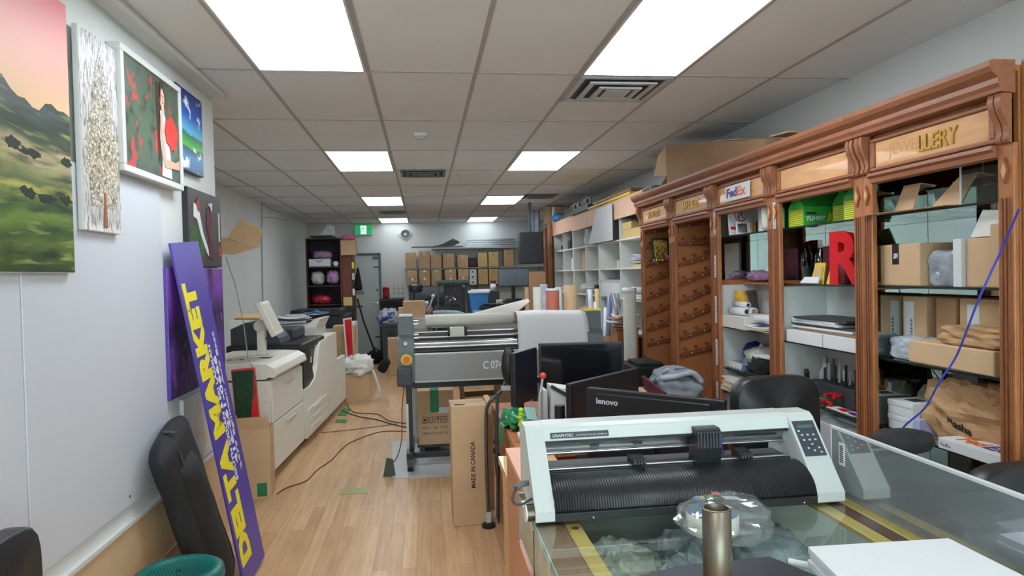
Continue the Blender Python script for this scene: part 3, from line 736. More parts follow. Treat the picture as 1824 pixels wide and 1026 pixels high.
# bent carton fixed high at the wall end, with a loose flap and wire
t = T('opened_carton', 'opened cardboard carton jutting from the end of the near left wall', 'box', (-1.50, 5.3, 1.88))
b = B().slab([(-.3, -.02, 0), (.1, -.02, -.03), (.26, .1, .03), (.0, .2, .10)], .006).slab([(.02, .15, .11), (.26, .1, .04), (.30, .05, .16), (.12, .1, .24)], .006).slab([(-.3, -.02, .0), (-.25, .16, .12), (.02, .2, .11), (-.02, .05, .0)], .006)
b.build('panel', 'card', t)
B().slab([(-.18, 0, .30), (-.02, .05, .22), (-.04, .1, .34), (-.16, .06, .36)], .005).build('flap', 'card_dark', t)
B().slab([(-.2, -.1, -.16), (.02, -.1, -.18), (-.1, -.1, -.09)], .006).build('lower_flap', 'card_light', t)
B().box(-.3, -.22, -.1, .1, -.22, .3).build('bracket', 'card_dark', t)
one(B().tube([(0, 0, .0), (.05, .03, -.2), (.10, .05, -.5), (.13, .04, -.8), (.16, .05, -.86)], .004), 'hanging_wire', 'wire_grey', 'thin grey wire hanging below the opened carton', 'cable', (-1.50, 5.44, 1.84))
# ================================================================ copiers on the left
CR = -.058   # the press line stands slightly askew (front faces +X)
t = T('copier_finisher', 'cream copier finishing unit with a monitor arm, nearest end of the press line', 'copier', (-1.262, 5.74, 0), CR)
# local: front face at x = 0 (towards +X), body extends to -x, y runs away along the line
B().box(-.66, -.012, 0, 1.06, .07, .83).build('body', 'cream', t, .012)
for z0, z1 in ((.09, .47), (.48, .82)):
    d = B().box(-.012, .006, .012, 1.05, z0, z1).build('door', 'cream', t, .006)
    B().box(.006, .018, .42, .72, z1-.075, z1-.045).build('handle', 'cream_dark', d, .004)
B().prism([(-.66, .845), (-.04, .845), (-.02, .86), (.03, .855), (.045, .875), (.03, .93), (-.03, .965), (-.16, .975), (-.66, .975)], 'y', -.01, 1.07).build('top_cover', 'cream', t, .008)
B().box(-.60, -.20, .06, 1.0, .9755, .985).build('paper_tray', 'cream_dark', t, .004)
b = B()
for x in (-.55, -.4, -.3): b.box(x-.012, x+.012, .2, .24, .985, .992)
b.build('tray_rib', 'grey_plastic', t)
for z in (.2, .5, .66, .76): B().cyl((-.05, -.0005, z), (-.05, -.004, z), .008, n=10).build('screw', 'cream_dark', t)
for x in (-.55, -.12):
    for y in (.15, .9): B().cyl((x, y-.02, .035), (x, y+.02, .035), .035).box(x-.03, x+.03, y-.03, y+.03, .04, .07).build('castor', 'black', t)
t = T('touch_monitor', 'beige touch monitor on a short post, turned away on the finishing unit', 'monitor', (-1.43, 6.20, .975), -.15)
B().box(-.08, .09, -.07, .07, 0.0105, .022).build('foot', 'cream', t, .004)
B().box(-.035, .035, -.03, .03, .022, .30).build('post', 'cream', t, .01)
B().cyl((0, -.05, .28), (0, .05, .28), .05).build('hinge', 'cream_dark', t, .004)
o = B().box(-.022, .03, -.2, .2, -.16, .16).build('housing', 'cream', t, .012, loc=(.065, .02, .34)); o.rotation_euler = (0, math.radians(-24), .2)
B().box(.03, .033, -.17, .17, -.13, .13).build('screen', 'cream_dark', o)
B().tube([(.02, .03, .25), (.08, .08, .22), (.10, .02, .2), (.03, 0, .16)], .006).build('cable', 'charcoal', t)
# main engine
t = T('copier_engine', 'large cream and black copier engine behind the finishing unit', 'copier', (-1.195, 6.83, 0), CR)
B().box(-.76, -.03, 0, 2.22, .08, .62).build('body', 'cream', t, .01)
B().box(-.75, -.035, .0, .86, .62, .93).build('upper_body', 'black', t, .01)
B().prism([(.02, .36), (.0, .62), (.0, .94), (.28, .94), (.34, .86), (.40, .7), (.48, .60), (.86, .56), (.86, .36)], 'x', -.03, .004).build('black_front', 'black', t, .004)
b = B().prism([(.0, .09), (.0, .58), (.2, .58), (.42, .62), (.56, .74), (.66, .92), (.74, .97), (1.08, .98), (1.08, .09)], 'x', -.03, .02); b.build('front_door', 'cream', t, .006)
B().box(-.03, .02, 1.09, 1.66, .09, 1.0).build('front_door', 'cream', t, .006)
B().box(-.03, .02, 1.67, 2.22, .09, .66).build('front_door', 'cream', t, .006)
B().box(-.76, -.03, 1.09, 1.66, .62, 1.0).build('rear_upper_body', 'cream', t, .01)
for z in (.15, .24, .33):
    d = B().box(.0205, .03, .05, .95, z-.035, z+.04).build('drawer', 'cream', t, .003)
    B().box(.03, .04, .3, .6, z+.005, z+.02).build('handle', 'cream_dark', d, .003)
B().box(-.74, .0, .02, 1.05, .94, 1.02).build('top_deck', 'black', t, .02)
B().box(-.72, -.2, .5, 1.0, 1.02, 1.14).build('document_feeder', 'charcoal', t, .02)
B().prism([(-.7, 1.02), (-.7, 1.18), (-.56, 1.24), (-.36, 1.22), (-.24, 1.08), (-.22, 1.02)], 'y', .06, .46).build('feeder_hood', 'charcoal', t, .01)
B().box(-.72, -.10, 1.10, 1.64, 1.0, 1.10).build('output_module', 'cream_dark', t, .01)
B().prism([(-.72, 1.10), (-.10, 1.10), (-.05, 1.2), (-.12, 1.2), (-.2, 1.13), (-.72, 1.13)], 'y', 1.10, 1.64).build('output_tray', 'cream', t, .006)
B().cyl((-.02, 1.08, .3), (.03, 1.08, .3), .012).build('latch', 'cream_dark', t)
B().box(.005, .009, .30, .335, .80, .86).build('button', 'paper', t)
for x in (-.6, -.15):
    for y in (.2, 1.1, 2.0): B().cyl((x, y-.02, .04), (x, y+.02, .04), .04).build('castor', 'black', t)
# papers and boxes on the machines
def sheets(label, loc, size, rz=0, n=4, mats=('paper',), group=None, name='paper_stack', jit=.01, curl=0, tilt=None, cat='papers', th=.004):
    t = T(name, label, cat, loc, rz, group)
    if tilt: t.rotation_euler = (tilt[0], tilt[1], rz)
    for k in range(n):
        a, b_ = size[0]/2, size[1]/2; ox, oy, r_ = random.uniform(-jit, jit), random.uniform(-jit, jit), random.uniform(-1, 1)*jit*3
        def f(u, v):
            x, y = (u-.5)*2*a, (v-.5)*2*b_
            return (ox+x*math.cos(r_)-y*math.sin(r_), oy+x*math.sin(r_)+y*math.cos(r_), (k+1)*th+curl*((2*u-1)**2*.5+.5*(2*v-1)**2)*(k+1)/n)
        B().grid(f, 8, 8, th*.8).build('sheet', mats[k % len(mats)], t)
    return t
cop = lambda x, y, z: Vector((-1.195, 6.83, 0))+Rz(CR)@Vector((x, y, z))
t = T('card_tray', 'tan document tray leaning on the copier feeder hood', 'tray', cop(-.60, .30, 1.265), .1)
B().slab([(-.12, -.1, .0), (.12, -.1, -.01), (.12, .1, .02), (-.12, .1, .03)], .025).build('tray', 'card_yellow', t, .004)
B().slab([(-.16, -.155, -.09), (.02, -.16, -.09), (.02, -.12, -.005), (-.16, -.11, .0)], .004).build('sheet', 'paper_warm', t)
sheets('white and blue leaflets spread on the copier output tray', cop(-.43, 1.37, 1.165), (.32, .36), .3, 4, ('paper', 'blue_dark', 'paper'), curl=.05, jit=.05)
sheets('curled white brochure with a blue panel on top of the copier papers', cop(-.18, 1.45, 1.225), (.2, .28), -.5, 2, ('paper', 'blue'), curl=.05, jit=.01)
sheets('loose papers piled at the rear top of the copier engine', cop(-.36, 1.95, .64), (.38, .32), .1, 6, ('paper', 'paper_warm', 'cream_dark'), curl=.02, jit=.05, th=.01)
t = T('paper_box', 'open tan carton of rolled leaflets at the rear end of the copier engine', 'box', cop(-.22, 1.98, .72), .1)
B().box(-.16, .16, -.12, .12, 0, .2).build('body', 'paper_warm', t, .004)
t = T('red_sign_board', 'red and white board standing at the end of the copier engine', 'sign', (-1.06, 9.62, .55), -.1)
B().slab([(-.02, -.1, .0), (.03, .1, .0), (.02, .1, .55), (-.05, -.1, .55)], .012).build('board', 'paper', t)
B().slab([(.000, -.085, .03), (.041, .075, .03), (.031, .075, .53), (-.030, -.085, .53)], -.003).build('red_panel', 'red', t)
t = carton('tall brown carton behind the red and white board', (.3, .3, .98), (-1.15, 9.99, 0), 0, 'card')
# far copier: white side panel machine and black printer on top
t = T('rear_copier', 'white and black office printer farthest back along the left wall', 'copier', (-1.45, 10.58, 0), 0)
B().box(-.55, .30, -.4, 1.3, .04, .92).build('body', 'cream', t, .01)
B().box(-.5, .28, -.38, .6, .92, 1.10).build('scanner_body', 'black', t, .01)
B().box(-.5, .22, -.38, .3, 1.10, 1.20).build('lid', 'black', t, .02)
B().box(.301, .306, -.35, .4, .1, .5).build('side_panel', 'trim_white', t, .003)
B().box(.301, .306, .45, 1.25, .1, .88).build('side_panel', 'trim_white', t, .003)
B().box(-.45, -.1, .7, 1.2, .92, 1.04).build('tray', 'trim_white', t, .01)
t = T('label_printer', 'small cream label printer in front of the dark shelf unit', 'printer', (-1.78, 9.65, 1.0), .2)
B().box(-.14, .14, -.12, .12, 0, .15).build('body', 'cream', t, .015); B().box(-.1, .1, -.125, -.12, .08, .13).build('window', 'charcoal', t); B().box(-.12, .12, -.1, .1, .15, .17).build('lid', 'paper_warm', t, .006)
t = T('side_table', 'narrow dark table against the rear left wall under the label printer', 'table', (-1.80, 9.72, 0))
B().box(-.22, .22, -.25, .25, .96, .999).build('top', 'black', t, .004)
for x in (-.2, .2):
    for y in (-.22, .22): B().box(x-.015, x+.015, y-.015, y+.015, 0, .96).build('leg', 'black', t)
# carton overflowing with white clothes
t = carton('open carton on the floor beside the copiers, overflowing with white cloth', (.30, .30, .37), (-.93, 9.40, 0), .08, 'card', tape=None, open_=True)
t = T('white_cloth_pile', 'heap of crumpled white garments spilling from the open floor carton', 'clothes', (-.92, 9.38, .34))
b = B().blob((0, .0, .12), (.36, .34, .26), 3, .55, 2.6, 30, ridged=True); b.build('heap', 'cloth_white', t)
def hang(u, v): return (.10+.20*u, -.02+.13*(v-.5), .10+.05*math.sin(u*3)-.36*u*u+.015*math.sin(v*14+u*4))
b = B().grid(hang, 14, 14, .012); b.build('hanging_sleeve', 'cloth_white', t)
one(B().blob((0, 0, 0), (.13, .16, .2), 8, .4, 3, 20), 'knitted_hat', 'cloth_black', 'black cloth hat hanging off the white garment heap', 'hat', (-.62, 9.42, .36), rot=(0, .5, 0))
# far left dark shelf unit
t = T('shelf_unit', 'tall dark brown open shelf unit in the far left corner', 'shelf', (-1.775, 12.5, 0))
W_, H_ = .62, 2.38
B().box(-.31, -.285, 0, .42, 0, H_).build('side_panel', 'dark_brown', t, .002); B().box(.285, .31, 0, .42, 0, H_).build('side_panel', 'mahogany', t, .002)
B().box(-.285, .285, .40, .42, 0, H_).build('back_panel', 'dark_brown_back', t)
for z in (.05, .45, .85, 1.18, 1.52, 1.86, H_-.025): B().box(-.285, .285, 0, .40, z-.012 if z < 2 else z, z+.012 if z < 2 else H_).build('shelf', 'dark_brown', t)
one(B().blob((0, 0, .07), (.34, .3, .15), 1, .3, 3), 'shelf_bag', 'plastic_purple', 'dark pinkish wrapped bag on the upper shelf of the dark unit', 'bag', (-1.82, 12.7, 2.01))
t = T('white_box', 'white carton on a shelf of the dark unit, below the wrapped bag', 'box', (-1.86, 12.68, 1.873)); B().box(-.18, .19, -.14, .14, 0, .135).build('body', 'paper', t, .003); B().tube([(-.06, -.142, .12), (0, -.146, .08), (.07, -.142, .12)], .006, 6).build('handle', 'black', t)
one(B().cyl((0, -.1, 0), (0, .1, 0), .045), 'paper_roll', 'paper', 'short white roll beside the white carton on the dark unit', 'roll', (-1.57, 12.65, 1.918))
one(B().blob((0, 0, .13), (.24, .26, .25), 4, .2, 3), 'plastic_bag', 'plastic_clearish', 'greyish clear bag on the middle shelf of the dark unit', 'bag', (-1.915, 12.7, 1.533))
one(B().blob((0, 0, .14), (.24, .26, .26), 5, .25, 3), 'plastic_bag', 'plastic_purple', 'mauve plastic bag on the middle shelf of the dark unit', 'bag', (-1.635, 12.66, 1.532))
one(B().blob((0, 0, .08), (.34, .26, .17), 6, .25, 4), 'plastic_bag', 'plastic_red', 'red and white wrapped bundle on the lower shelf of the dark unit', 'bag', (-1.86, 12.7, 1.192))
one(B().slab([(-.2, -.15, 0), (.2, -.15, 0), (.2, .15, 0), (-.2, .15, 0)], .025).slab([(-.26, -.14, .025), (.14, -.16, .025), (.14, .14, .025), (-.26, .12, .025)], .02), 'black_folder', 'black', 'black folders stacked on top of the dark shelf unit', 'folder', (-1.76, 12.68, 2.381))
one(B().slab([(-.14, -.1, .0), (.12, -.1, .0), (.10, .0, .16), (-.02, 0, .2)], .02), 'paper_bundle', 'paper', 'white paper bundle leaning on top of the dark shelf unit', 'papers', (-1.70, 12.75, 2.43))
t = T('side_cabinet', 'reddish brown cabinet side next to the dark shelf unit', 'cabinet', (-1.345, 12.72, 0)); B().box(-.115, .075, -.2, .28, 0, 2.06).build('body', 'mahogany', t, .004); B().box(.06, .077, -.215, -.2, .2, 2.0).build('edge', 'dark_brown', t)
t = carton('brown carton on top of the reddish cabinet beside the exit sign', (.26, .34, .27), (-1.335, 12.62, 2.062), 0, 'card')
one(B().blob((0, 0, .05), (.24, .2, .11), 9, .2, 3), 'pink_bag', 'pink', 'pink wrapped bundle on the carton beside the exit sign', 'bag', (-1.34, 12.62, 2.333))
t = carton('small tan carton against the reddish cabinet at waist height', (.15, .14, .15), (-1.36, 12.42, 1.16), 0, 'card_yellow')
one(B().box(-.09, .09, -.08, .08, 0, 1.158), 'box_stand', 'black', 'narrow black stand under the small tan carton', 'stand', (-1.36, 12.42, 0), bevel=.004)
for k, (z, c_, lab) in enumerate(((1.82, 'yellow', 'yellow tag hanging high on the reddish cabinet edge'), (1.62, 'poly_mailer', 'pale tag hanging on the reddish cabinet edge'), (1.34, 'paper', 'white tag hanging lowest on the reddish cabinet edge'))):
    one(B().box(-.02, .02, -.008, .008, 0, .12), 'hanging_tag', c_, lab, 'tag', (-1.262, 12.49, z))
t = T('folded_umbrella', 'black folded umbrella hanging beside the grey back door', 'umbrella', (-1.19, 12.6, 1.42)); B().lathe([(.0, .42), (.02, .40), (.075, .06), (.06, .0), (0, .02)], n=8).build('canopy', 'cloth_black', t); B().cyl((0, 0, .4), (0, 0, .46), .006, n=6).build('tip', 'charcoal', t); B().box(-.09, .1, -.01, .01, -.04, -.02).box(-.09, .1, -.01, .01, -.07, -.055).build('rack', 'charcoal', t)
# black tripod stand / folded cart by the door
t = T('tripod_stand', 'black folding tripod stand leaning before the grey back door', 'stand', (-1.12, 13.3, 0))
B().tube([(-.16, 0, 1.25), (-.05, 0, .8), (.1, 0, .35), (.2, 0, .08)], .018).build('pole', 'black', t)
for p in ((.05, -.1, .0), (.42, .05, .0), (-.02, .25, .0)): B().tube([(.13, 0, .3), (.5*(.13+p[0])+.02, p[1]*.5, .2), (p[0], p[1], .015)], .014, 6).build('leg', 'black', t)
B().blob((.16, -.02, .11), (.42, .26, .22), 2, .4, 3, 22).build('base_bag', 'cloth_black', t)
B().cbox((-.14, 0, 1.1), (.16, .03, .03)).build('grip', 'black', t); 
# bin, heap of blue-white clothes, black cupboard, red bottle
t = T('waste_bin', 'large dark grey bin in the rear aisle filled with blue and white cloth', 'bin', (-.64, 12.9, 0), 0)

B().prism([(-.14, .0), (.14, 0), (.17, .78), (-.17, .78)], 'y', -.16, .16).build('body', 'bin_grey', t, .012); B().box(-.19, .19, -.18, -.16, .73, .79).box(-.19, .19, .16, .18, .73, .79).box(-.19, -.17, -.16, .16, .73, .79).box(.17, .19, -.16, .16, .73, .79).build('rim', 'bin_grey', t, .005)
B().box(-.08, .08, -.185, -.18, .60, .7).build('handle', 'charcoal', t)
t = T('cloth_heap', 'heap of blue and white striped cloth in the dark bin', 'clothes', (-.68, 12.9, .77)); B().blob((0, 0, .12), (.38, .30, .30), 6, .5, 2.4, 26).build('white_cloth', 'poly_mailer', t)
b = B()
for k in range(5): b.tube([(-.17+.05*k, -.16, .02+.03*k), (-.10+.04*k, -.17, .12), (-.05+.04*k, -.13, .2), (.02*k, -.03, .27)], .014, 6)
b.build('blue_stripe', 'blue_dark', t)
t = T('black_cupboard', 'low black cupboard in front of the back wall, right of the door', 'cabinet', (-.66, 14.0, 0)); B().box(-.24, .24, -.2, .25, 0, 1.22).build('body', 'black', t, .006); B().box(-.22, .22, -.205, -.2, .1, 1.18).build('door', 'black_soft', t)
t = T('red_canister', 'red lidded canister standing on the black cupboard', 'canister', (-.77, 13.95, 1.221)); B().lathe([(0, 0), (.06, 0), (.07, .02), (.07, .19), (0, .19)]).build('body', 'red_dark', t); B().lathe([(.0, .19), (.072, .19), (.072, .22), (.04, .24), (0, .24)]).build('lid', 'red', t)
t = T('wire_rack', 'thin metal wire rack on the black cupboard', 'rack', (-.52, 13.95, 1.221))
b = B()
for x in (-.09, .0, .09): b.cyl((x, 0, 0), (x, 0, .3), .005, n=6)
for z in (.1, .2): b.cyl((-.12, 0, z), (.12, 0, z), .005, n=6)
b.build('wires', 'wire_grey', t); B().box(-.13, .13, -.05, .05, 0, .012).build('base', 'grey_plastic', t)
t = carton('brown carton on the floor beside the dark bin in the rear aisle', (.24, .3, .62), (-.52, 11.7, 0), .1, 'card', tape=None)

# ================================================================ back wall: shelf, cartons, tables
t = T('wall_shelf', 'long white wall shelf of metal trays high on the back wall', 'shelf', (1.22, YB, 2.225)); B().box(-1.05, 1.40, -.40, 0, 0, .03).build('shelf_board', 'grey_light', t, .003)
for x in (-.9, 0, .9): B().prism([(-.06, -.002), (-.002, -.002), (-.002, -.04)], 'x', x, x+.012).build('bracket', 'grey_plastic', t)
t = T('carton_shelf', 'long white shelf under the rows of cartons on the back wall', 'shelf', (1.15, YB, 1.80)); B().box(-1.56, 1.47, -.34, 0, 0, .02).build('shelf_board', 'grey_light', t)
for x in (-1.4, 0, 1.4): B().prism([(-.05, -.002), (-.002, -.002), (-.002, -.06)], 'x', x, x+.012).build('bracket', 'grey_plastic', t)
t = T('lower_carton_shelf', 'long dark shelf carrying the lowest row of cartons on the back wall', 'shelf', (1.15, YB, 1.42)); B().box(-1.5, 1.47, -.42, 0, 0, .025).build('shelf_board', 'charcoal', t)
for x in (-1.4, 0, 1.4): B().prism([(-.38, -.002), (-.002, -.002), (-.002, -.16)], 'x', x, x+.012).build('bracket', 'grey_plastic', t)
YS = 14.72
PXM = 14.6/1209.
xs = [724, 746, 768, 790, 813]
xc = lambda px: (px-757.5)*PXM*1.012+.03
lab_up = ['far left', 'second from the left', 'third from the left', 'fourth from the left, bulging', 'fifth from the left']
for k, (p0, p1) in enumerate(((723.5, 742.5), (746.5, 766), (767, 785.5), (788, 808), (813.5, 833))):
    x0, x1 = xc(p0), xc(p1); w_ = x1-x0-.006
    carton('tan carton in the top row on the back wall shelf, %s' % lab_up[k], (w_, .3, (.34, .36, .28, .30, .27)[k]), ((x0+x1)/2, YS+.02, 1.822), (0, 0, .03, .05, 0)[k], 'card', 'tan cartons on the back wall shelves', 'y')
for k, (p0, p1) in enumerate(((725.5, 744), (746.5, 766), (767.5, 786), (791, 811), (814, 833))):
    x0, x1 = xc(p0), xc(p1); w_ = x1-x0-.006
    carton('tan carton in the lower row on the back wall shelves, %s' % ['far left', 'second from the left', 'third from the left', 'fourth from the left', 'fifth from the left'][k], (w_, .3, .172), ((x0+x1)/2, YS, 1.446), (.04, 0, 0, .02, 0)[k], 'card', 'tan cartons on the back wall shelves', 'y')
    carton('tan carton atop the lowest back wall row, %s' % ['far left', 'second from the left', 'third from the left', 'fourth from the left', 'fifth from the left'][k], (w_, .3, .165), ((x0+x1)/2, YS, 1.620), (-.02, 0, 0, 0, .02)[k], 'card_light' if k in (0, 4) else 'card', 'tan cartons on the back wall shelves', 'y')
for k, (p0, p1, h, m_) in enumerate(((849.5, 867, .31, 'card_yellow'), (868.5, 886.5, .32, 'card_yellow'), (896, 914, .36, 'card'))):
    x0, x1 = xc(p0), xc(p1); w_ = x1-x0-.006
    carton('pale carton in the top row right of the white cartons, %s' % ['left one', 'middle one', 'right one, browner'][k], (w_, .3, h), ((x0+x1)/2, YS+.02, 1.822), 0, m_, 'tan cartons on the back wall shelves', 'y')
    carton('pale carton in the lower row right of the white cartons, %s' % ['left one', 'middle one', 'right one, browner'][k], (w_, .3, .33), ((x0+x1)/2, YS, 1.446), 0, m_, 'tan cartons on the back wall shelves', 'y')
xw = xc(840.5)
for k in range(3):
    t = T('white_carton', 'white printed carton in the back shelf stack, %s' % ['bottom one', 'middle one', 'top one'][k], 'box', (xw, YS, 1.446+.1105*k), 0, 'white cartons on the back wall shelf')
    B().box(-.075, .075, -.15, .15, 0, .108).build('body', 'paper', t, .003); B().box(-.03, .02, -.1515, -.15, .04, .07).build('print', 'charcoal', t)
t = T('dark_box', 'dark carton on the back shelf above the white cartons', 'box', (xw, YS+.02, 1.822)); B().box(-.08, .08, -.14, .14, 0, .2).build('body', 'dark_brown_back', t, .003); B().box(-.06, .06, -.1412, -.14, .05, .15).build('print', 'maroon', t)
carton('flat long green-taped carton before the lower row of back cartons', (.62, .10, .12), (.55, 14.46, 1.40), 0, 'card_yellow', None, 'y', tm='green_stand')
one(B().box(-.31, .31, -.06, .06, 0, 1.398), 'stand_panel', 'charcoal', 'dark panel holding the flat long carton at the back', 'panel', (.55, 14.46, 0))
# trays and metal things on the top shelf
for k, (z, w_) in enumerate(((2.256, 1.12), (2.30, 1.10), (2.345, 1.08), (2.39, 1.05))):
    t = T('metal_tray', 'aluminium tray in the back wall stack, %s' % ['bottom one', 'second from bottom', 'third from bottom', 'top one'][k], 'tray', (1.46, YS-.0, z), 0, 'aluminium trays on the top back shelf')
    B().box(-w_/2, w_/2, -.15, .15, 0, .012).box(-w_/2, w_/2, -.155, -.145, .012, .036).build('tray', 'aluminium', t, .002)
t = T('metal_tube_heap', 'loose heap of grey brackets and tubes on the left of the top back shelf', 'brackets', (.50, YS-.05, 2.256), 0)
for k in range(9):
    B().tube([(-.28+.05*k, -.1+.02*k, .02), (-.1+.03*k, .0, .06+.016*k), (.12+.02*k, .05, .03+.01*k)], .016, 6).build('bracket_piece', 'grey_plastic' if k % 2 else 'green_stand', t)
one(B().box(-1.1, .0, -.015, .015, 0, .03), 'metal_rail', 'grey_plastic', 'thin grey rail poking out left of the top back shelf', 'rail', (.85, 14.60, 2.256))
one(B().box(-.14, .14, -.13, .13, 0, .14), 'black_box', 'black', 'black box on the right of the top back shelf', 'box', (2.21, YS, 2.256), bevel=.004)
carton('small white carton on top of the black box at the back', (.2, .2, .08), (2.21, YS, 2.398), 0, 'paper', tape=None)
one(B().box(-.12, .12, -.12, .12, 0, .14).box(-.12, .12, -.12, .12, .144, .26), 'ream_pack', 'paper', 'white wrapped reams at the right end of the top back shelf', 'papers', (2.50, YS, 2.256))
# hanging black speaker on the right with a bracket to the shelving
t = T('hanging_speaker', 'big black wall speaker hung before the white shelving', 'speaker', (1.765, 11.0, 1.82))
B().box(-.19, .19, 0, .30, 0, .52).build('cabinet', 'black', t, .008); B().box(-.175, .175, -.008, 0, .015, .505).build('grille', 'black', t, .003); B().box(-.02, .02, .1, .14, .52, 1.008).build('hanger', 'charcoal', t)
# tables at the back
t = T('work_table', 'long white table across the rear middle, covered in tools', 'table', (.75, 10.9, 0)); B().box(-1.15, .9, -.7, .5, 1.0, 1.035).build('top', 'grey_light', t, .004)
for x in (-1.1, .85):
    for y in (-.65, .45): B().box(x-.02, x+.02, y-.02, y+.02, 0, 1.0).build('leg', 'grey_plastic', t)
B().box(-1.12, .87, -.69, -.67, .88, 1.0).build('apron', 'grey_light', t)
TZ = 1.036
t = T('heat_press', 'green-topped machine stand on the rear table', 'machine', (.46, 11.1, TZ))
B().box(-.27, .27, -.2, .2, .50, .545).build('top_plate', 'green_stand', t, .004); B().box(-.25, .25, -.18, .18, .46, .5).build('underplate', 'green_dark', t)
for x in (-.23, .23):
    for y in (-.16, .16): B().tube([(x*1.1, y, 0.012), (x, y, .46)], .016, 6).build('leg', 'green_stand', t)
B().box(-.14, .16, -.02, .16, .14, .46).build('motor_box', 'charcoal', t, .01); B().box(-.27, .27, -.2, .2, 0, .012).build('base', 'metal_dark', t)
B().box(-.16, .2, -.04, .16, .012, .12).build('gearbox', 'green_dark', t, .01)
B().tube([(.05, -.15, .45), (-.05, -.18, .25), (.12, -.19, .14), (.1, -.19, .02)], .007).build('cable', 'wire_brown', t)
for k in range(3): B().cyl((-.12+.06*k, -.12, .26-.05*(k % 2)), (-.08+.06*k, -.17, .3-.04*k), .022, n=12).build('clamp', 'chrome', t)
for k, (x, z, lab) in enumerate(((-.10, .2, 'bent chrome arm leaning left of the green machine'), (-.2, .14, 'shorter chrome lever left of the green machine'))):
    t = T('bent_lever', lab, 'tool', (.2+x*1.0, 10.85-.06*k, TZ)); B().tube([(-.1, 0, .02), (-.04, 0, .1), (.03, 0, .28-.1*k)], .016, 8).build('rod', 'chrome', t); B().ball((.035, 0, .30-.1*k), .03, 12).build('knob', 'grey_light', t); B().cyl((-.1, 0, 0), (-.1, 0, .03), .05).build('foot', 'metal_dark', t)
t = T('sewing_head', 'grey machine head with cream base at the rear table left', 'machine', (-.11, 10.95, TZ))
B().box(-.14, .14, -.1, .1, 0, .05).build('base', 'grey_light', t, .01); B().box(-.12, -.04, -.08, .08, .05, .22).box(-.04, .12, -.08, .08, .15, .22).box(.07, .12, -.07, .07, .1, .15).build('arm', 'grey_light', t, .01); B().box(-.05, .06, -.085, .085, .11, .15).build('plate', 'charcoal', t)
t = T('black_lamp', 'black clamp lamp head above the grey machine head', 'lamp', (-.12, 11.15, TZ)); B().cyl((0, 0, 0), (0, 0, .02), .07).build('foot', 'black', t); B().tube([(0, 0, .02), (-.06, 0, .2), (-.04, 0, .38)], .012).build('arm', 'black', t); B().blob((-.02, -.02, .43), (.22, .16, .17), 3, .3, 3, 18).build('head', 'black', t)
t = T('office_chair', 'grey cushioned chair back standing behind the rear table', 'chair', (.15, 12.05, 0)); 
b = pad(.85, .1, .33); b.build('backrest', 'charcoal', t, loc=(0, 0, 1.31)); B().box(-.03, .03, -.02, .02, .45, 1.2).build('back_support', 'black', t); b = pad(.7, .1, .5); o = b.build('seat', 'charcoal', t, loc=(0, -.22, .47)); o.rotation_euler = (PI/2, 0, 0); B().cyl((0, -.2, 0.03), (0, -.2, .42), .03).cyl((0, -.2, 0), (0, -.2, .03), .25).build('pedestal', 'black', t)
carton('plain brown carton standing on the near left edge of the rear table', (.33, .2, .25), (-.16, 10.4, TZ), 0, 'card', tape=None)
carton('short cream carton at the far left end of the rear table', (.22, .2, .14), (-.30, 10.75, TZ), 0, 'card_light', tape=None)
t = carton('brown upright carton behind the laminator left end', (.36, .3, 1.0), (-.02, 7.7, 0), 0, 'card', tape='x')
t = T('blue_bin', 'bright blue plastic tub on the rear table', 'tub', (.86, 10.86, TZ)); B().prism([(-.12, 0), (.12, 0), (.155, .33), (-.155, .33)], 'y', -.12, .12).build('body', 'blue', t, .006); B().box(-.17, .17, -.135, .135, .33, .365).build('lid', 'paper', t, .006); B().box(-.1, .06, -.122, -.12, .01, .06).build('label', 'teal_paper', t)
carton('long white box behind the blue tub', (.36, .15, .38), (.93, 11.25, TZ), 0, 'paper', tape=None)
t = T('jar', 'brown capped glass jar high on the right of the rear table', 'jar', (1.10, 10.9, TZ+.36)); B().lathe([(0, 0), (.045, 0), (.045, .12), (0, .12)]).build('glass_body', 'paper_warm', t); B().lathe([(0, .12), (.05, .12), (.05, .17), (0, .17)]).build('lid', 'maroon', t)
t = carton('dark carton under the capped jar on the rear table', (.18, .2, .357), (1.10, 10.9, TZ), 0, 'black', tape=None)
t = T('desktop_monitor', 'wide glossy dark monitor at the rear right of the work table', 'monitor', (1.44, 10.95, TZ+.2), 0)
B().box(-.25, .25, -.02, .015, .22, .51).build('bezel', 'black', t, .004); B().box(-.24, .24, -.0225, -.02, .235, .5).build('screen', 'screen_sheen', t); B().box(-.03, .03, .015, .045, .02, .4).build('stand', 'black', t); B().box(-.12, .12, -.08, .1, 0, .02).build('foot', 'black', t)
carton('black equipment case under the rear monitor', (.42, .3, .199), (1.44, 10.95, TZ), 0, 'black', tape=None, name='equipment_case')
t = T('small_speaker', 'small grey desktop speaker before the rear monitor', 'speaker', (1.17, 10.66, TZ)); B().box(-.05, .05, -.05, .05, 0, .22).build('cabinet', 'cream_dark', t, .01); B().cyl((0, -.051, .14), (0, -.054, .14), .035).build('cone', 'charcoal', t)
t = T('cable_heap', 'tangle of black cables and straps on the rear table', 'cables', (1.05, 10.5, TZ+.001))
for k in range(5):
    pts = [(.22*math.sin(q*.9+k)+.02*k, .12*math.cos(q*1.3+k*2), .03+.14*abs(math.sin(q*.7+k))) for q in range(9)]; B().tube(pts, .012, 6).build('cable', 'black', t)
B().blob((0, 0, .06), (.3, .22, .13), 6, .5, 3, 20).build('strap_bundle', 'charcoal', t)
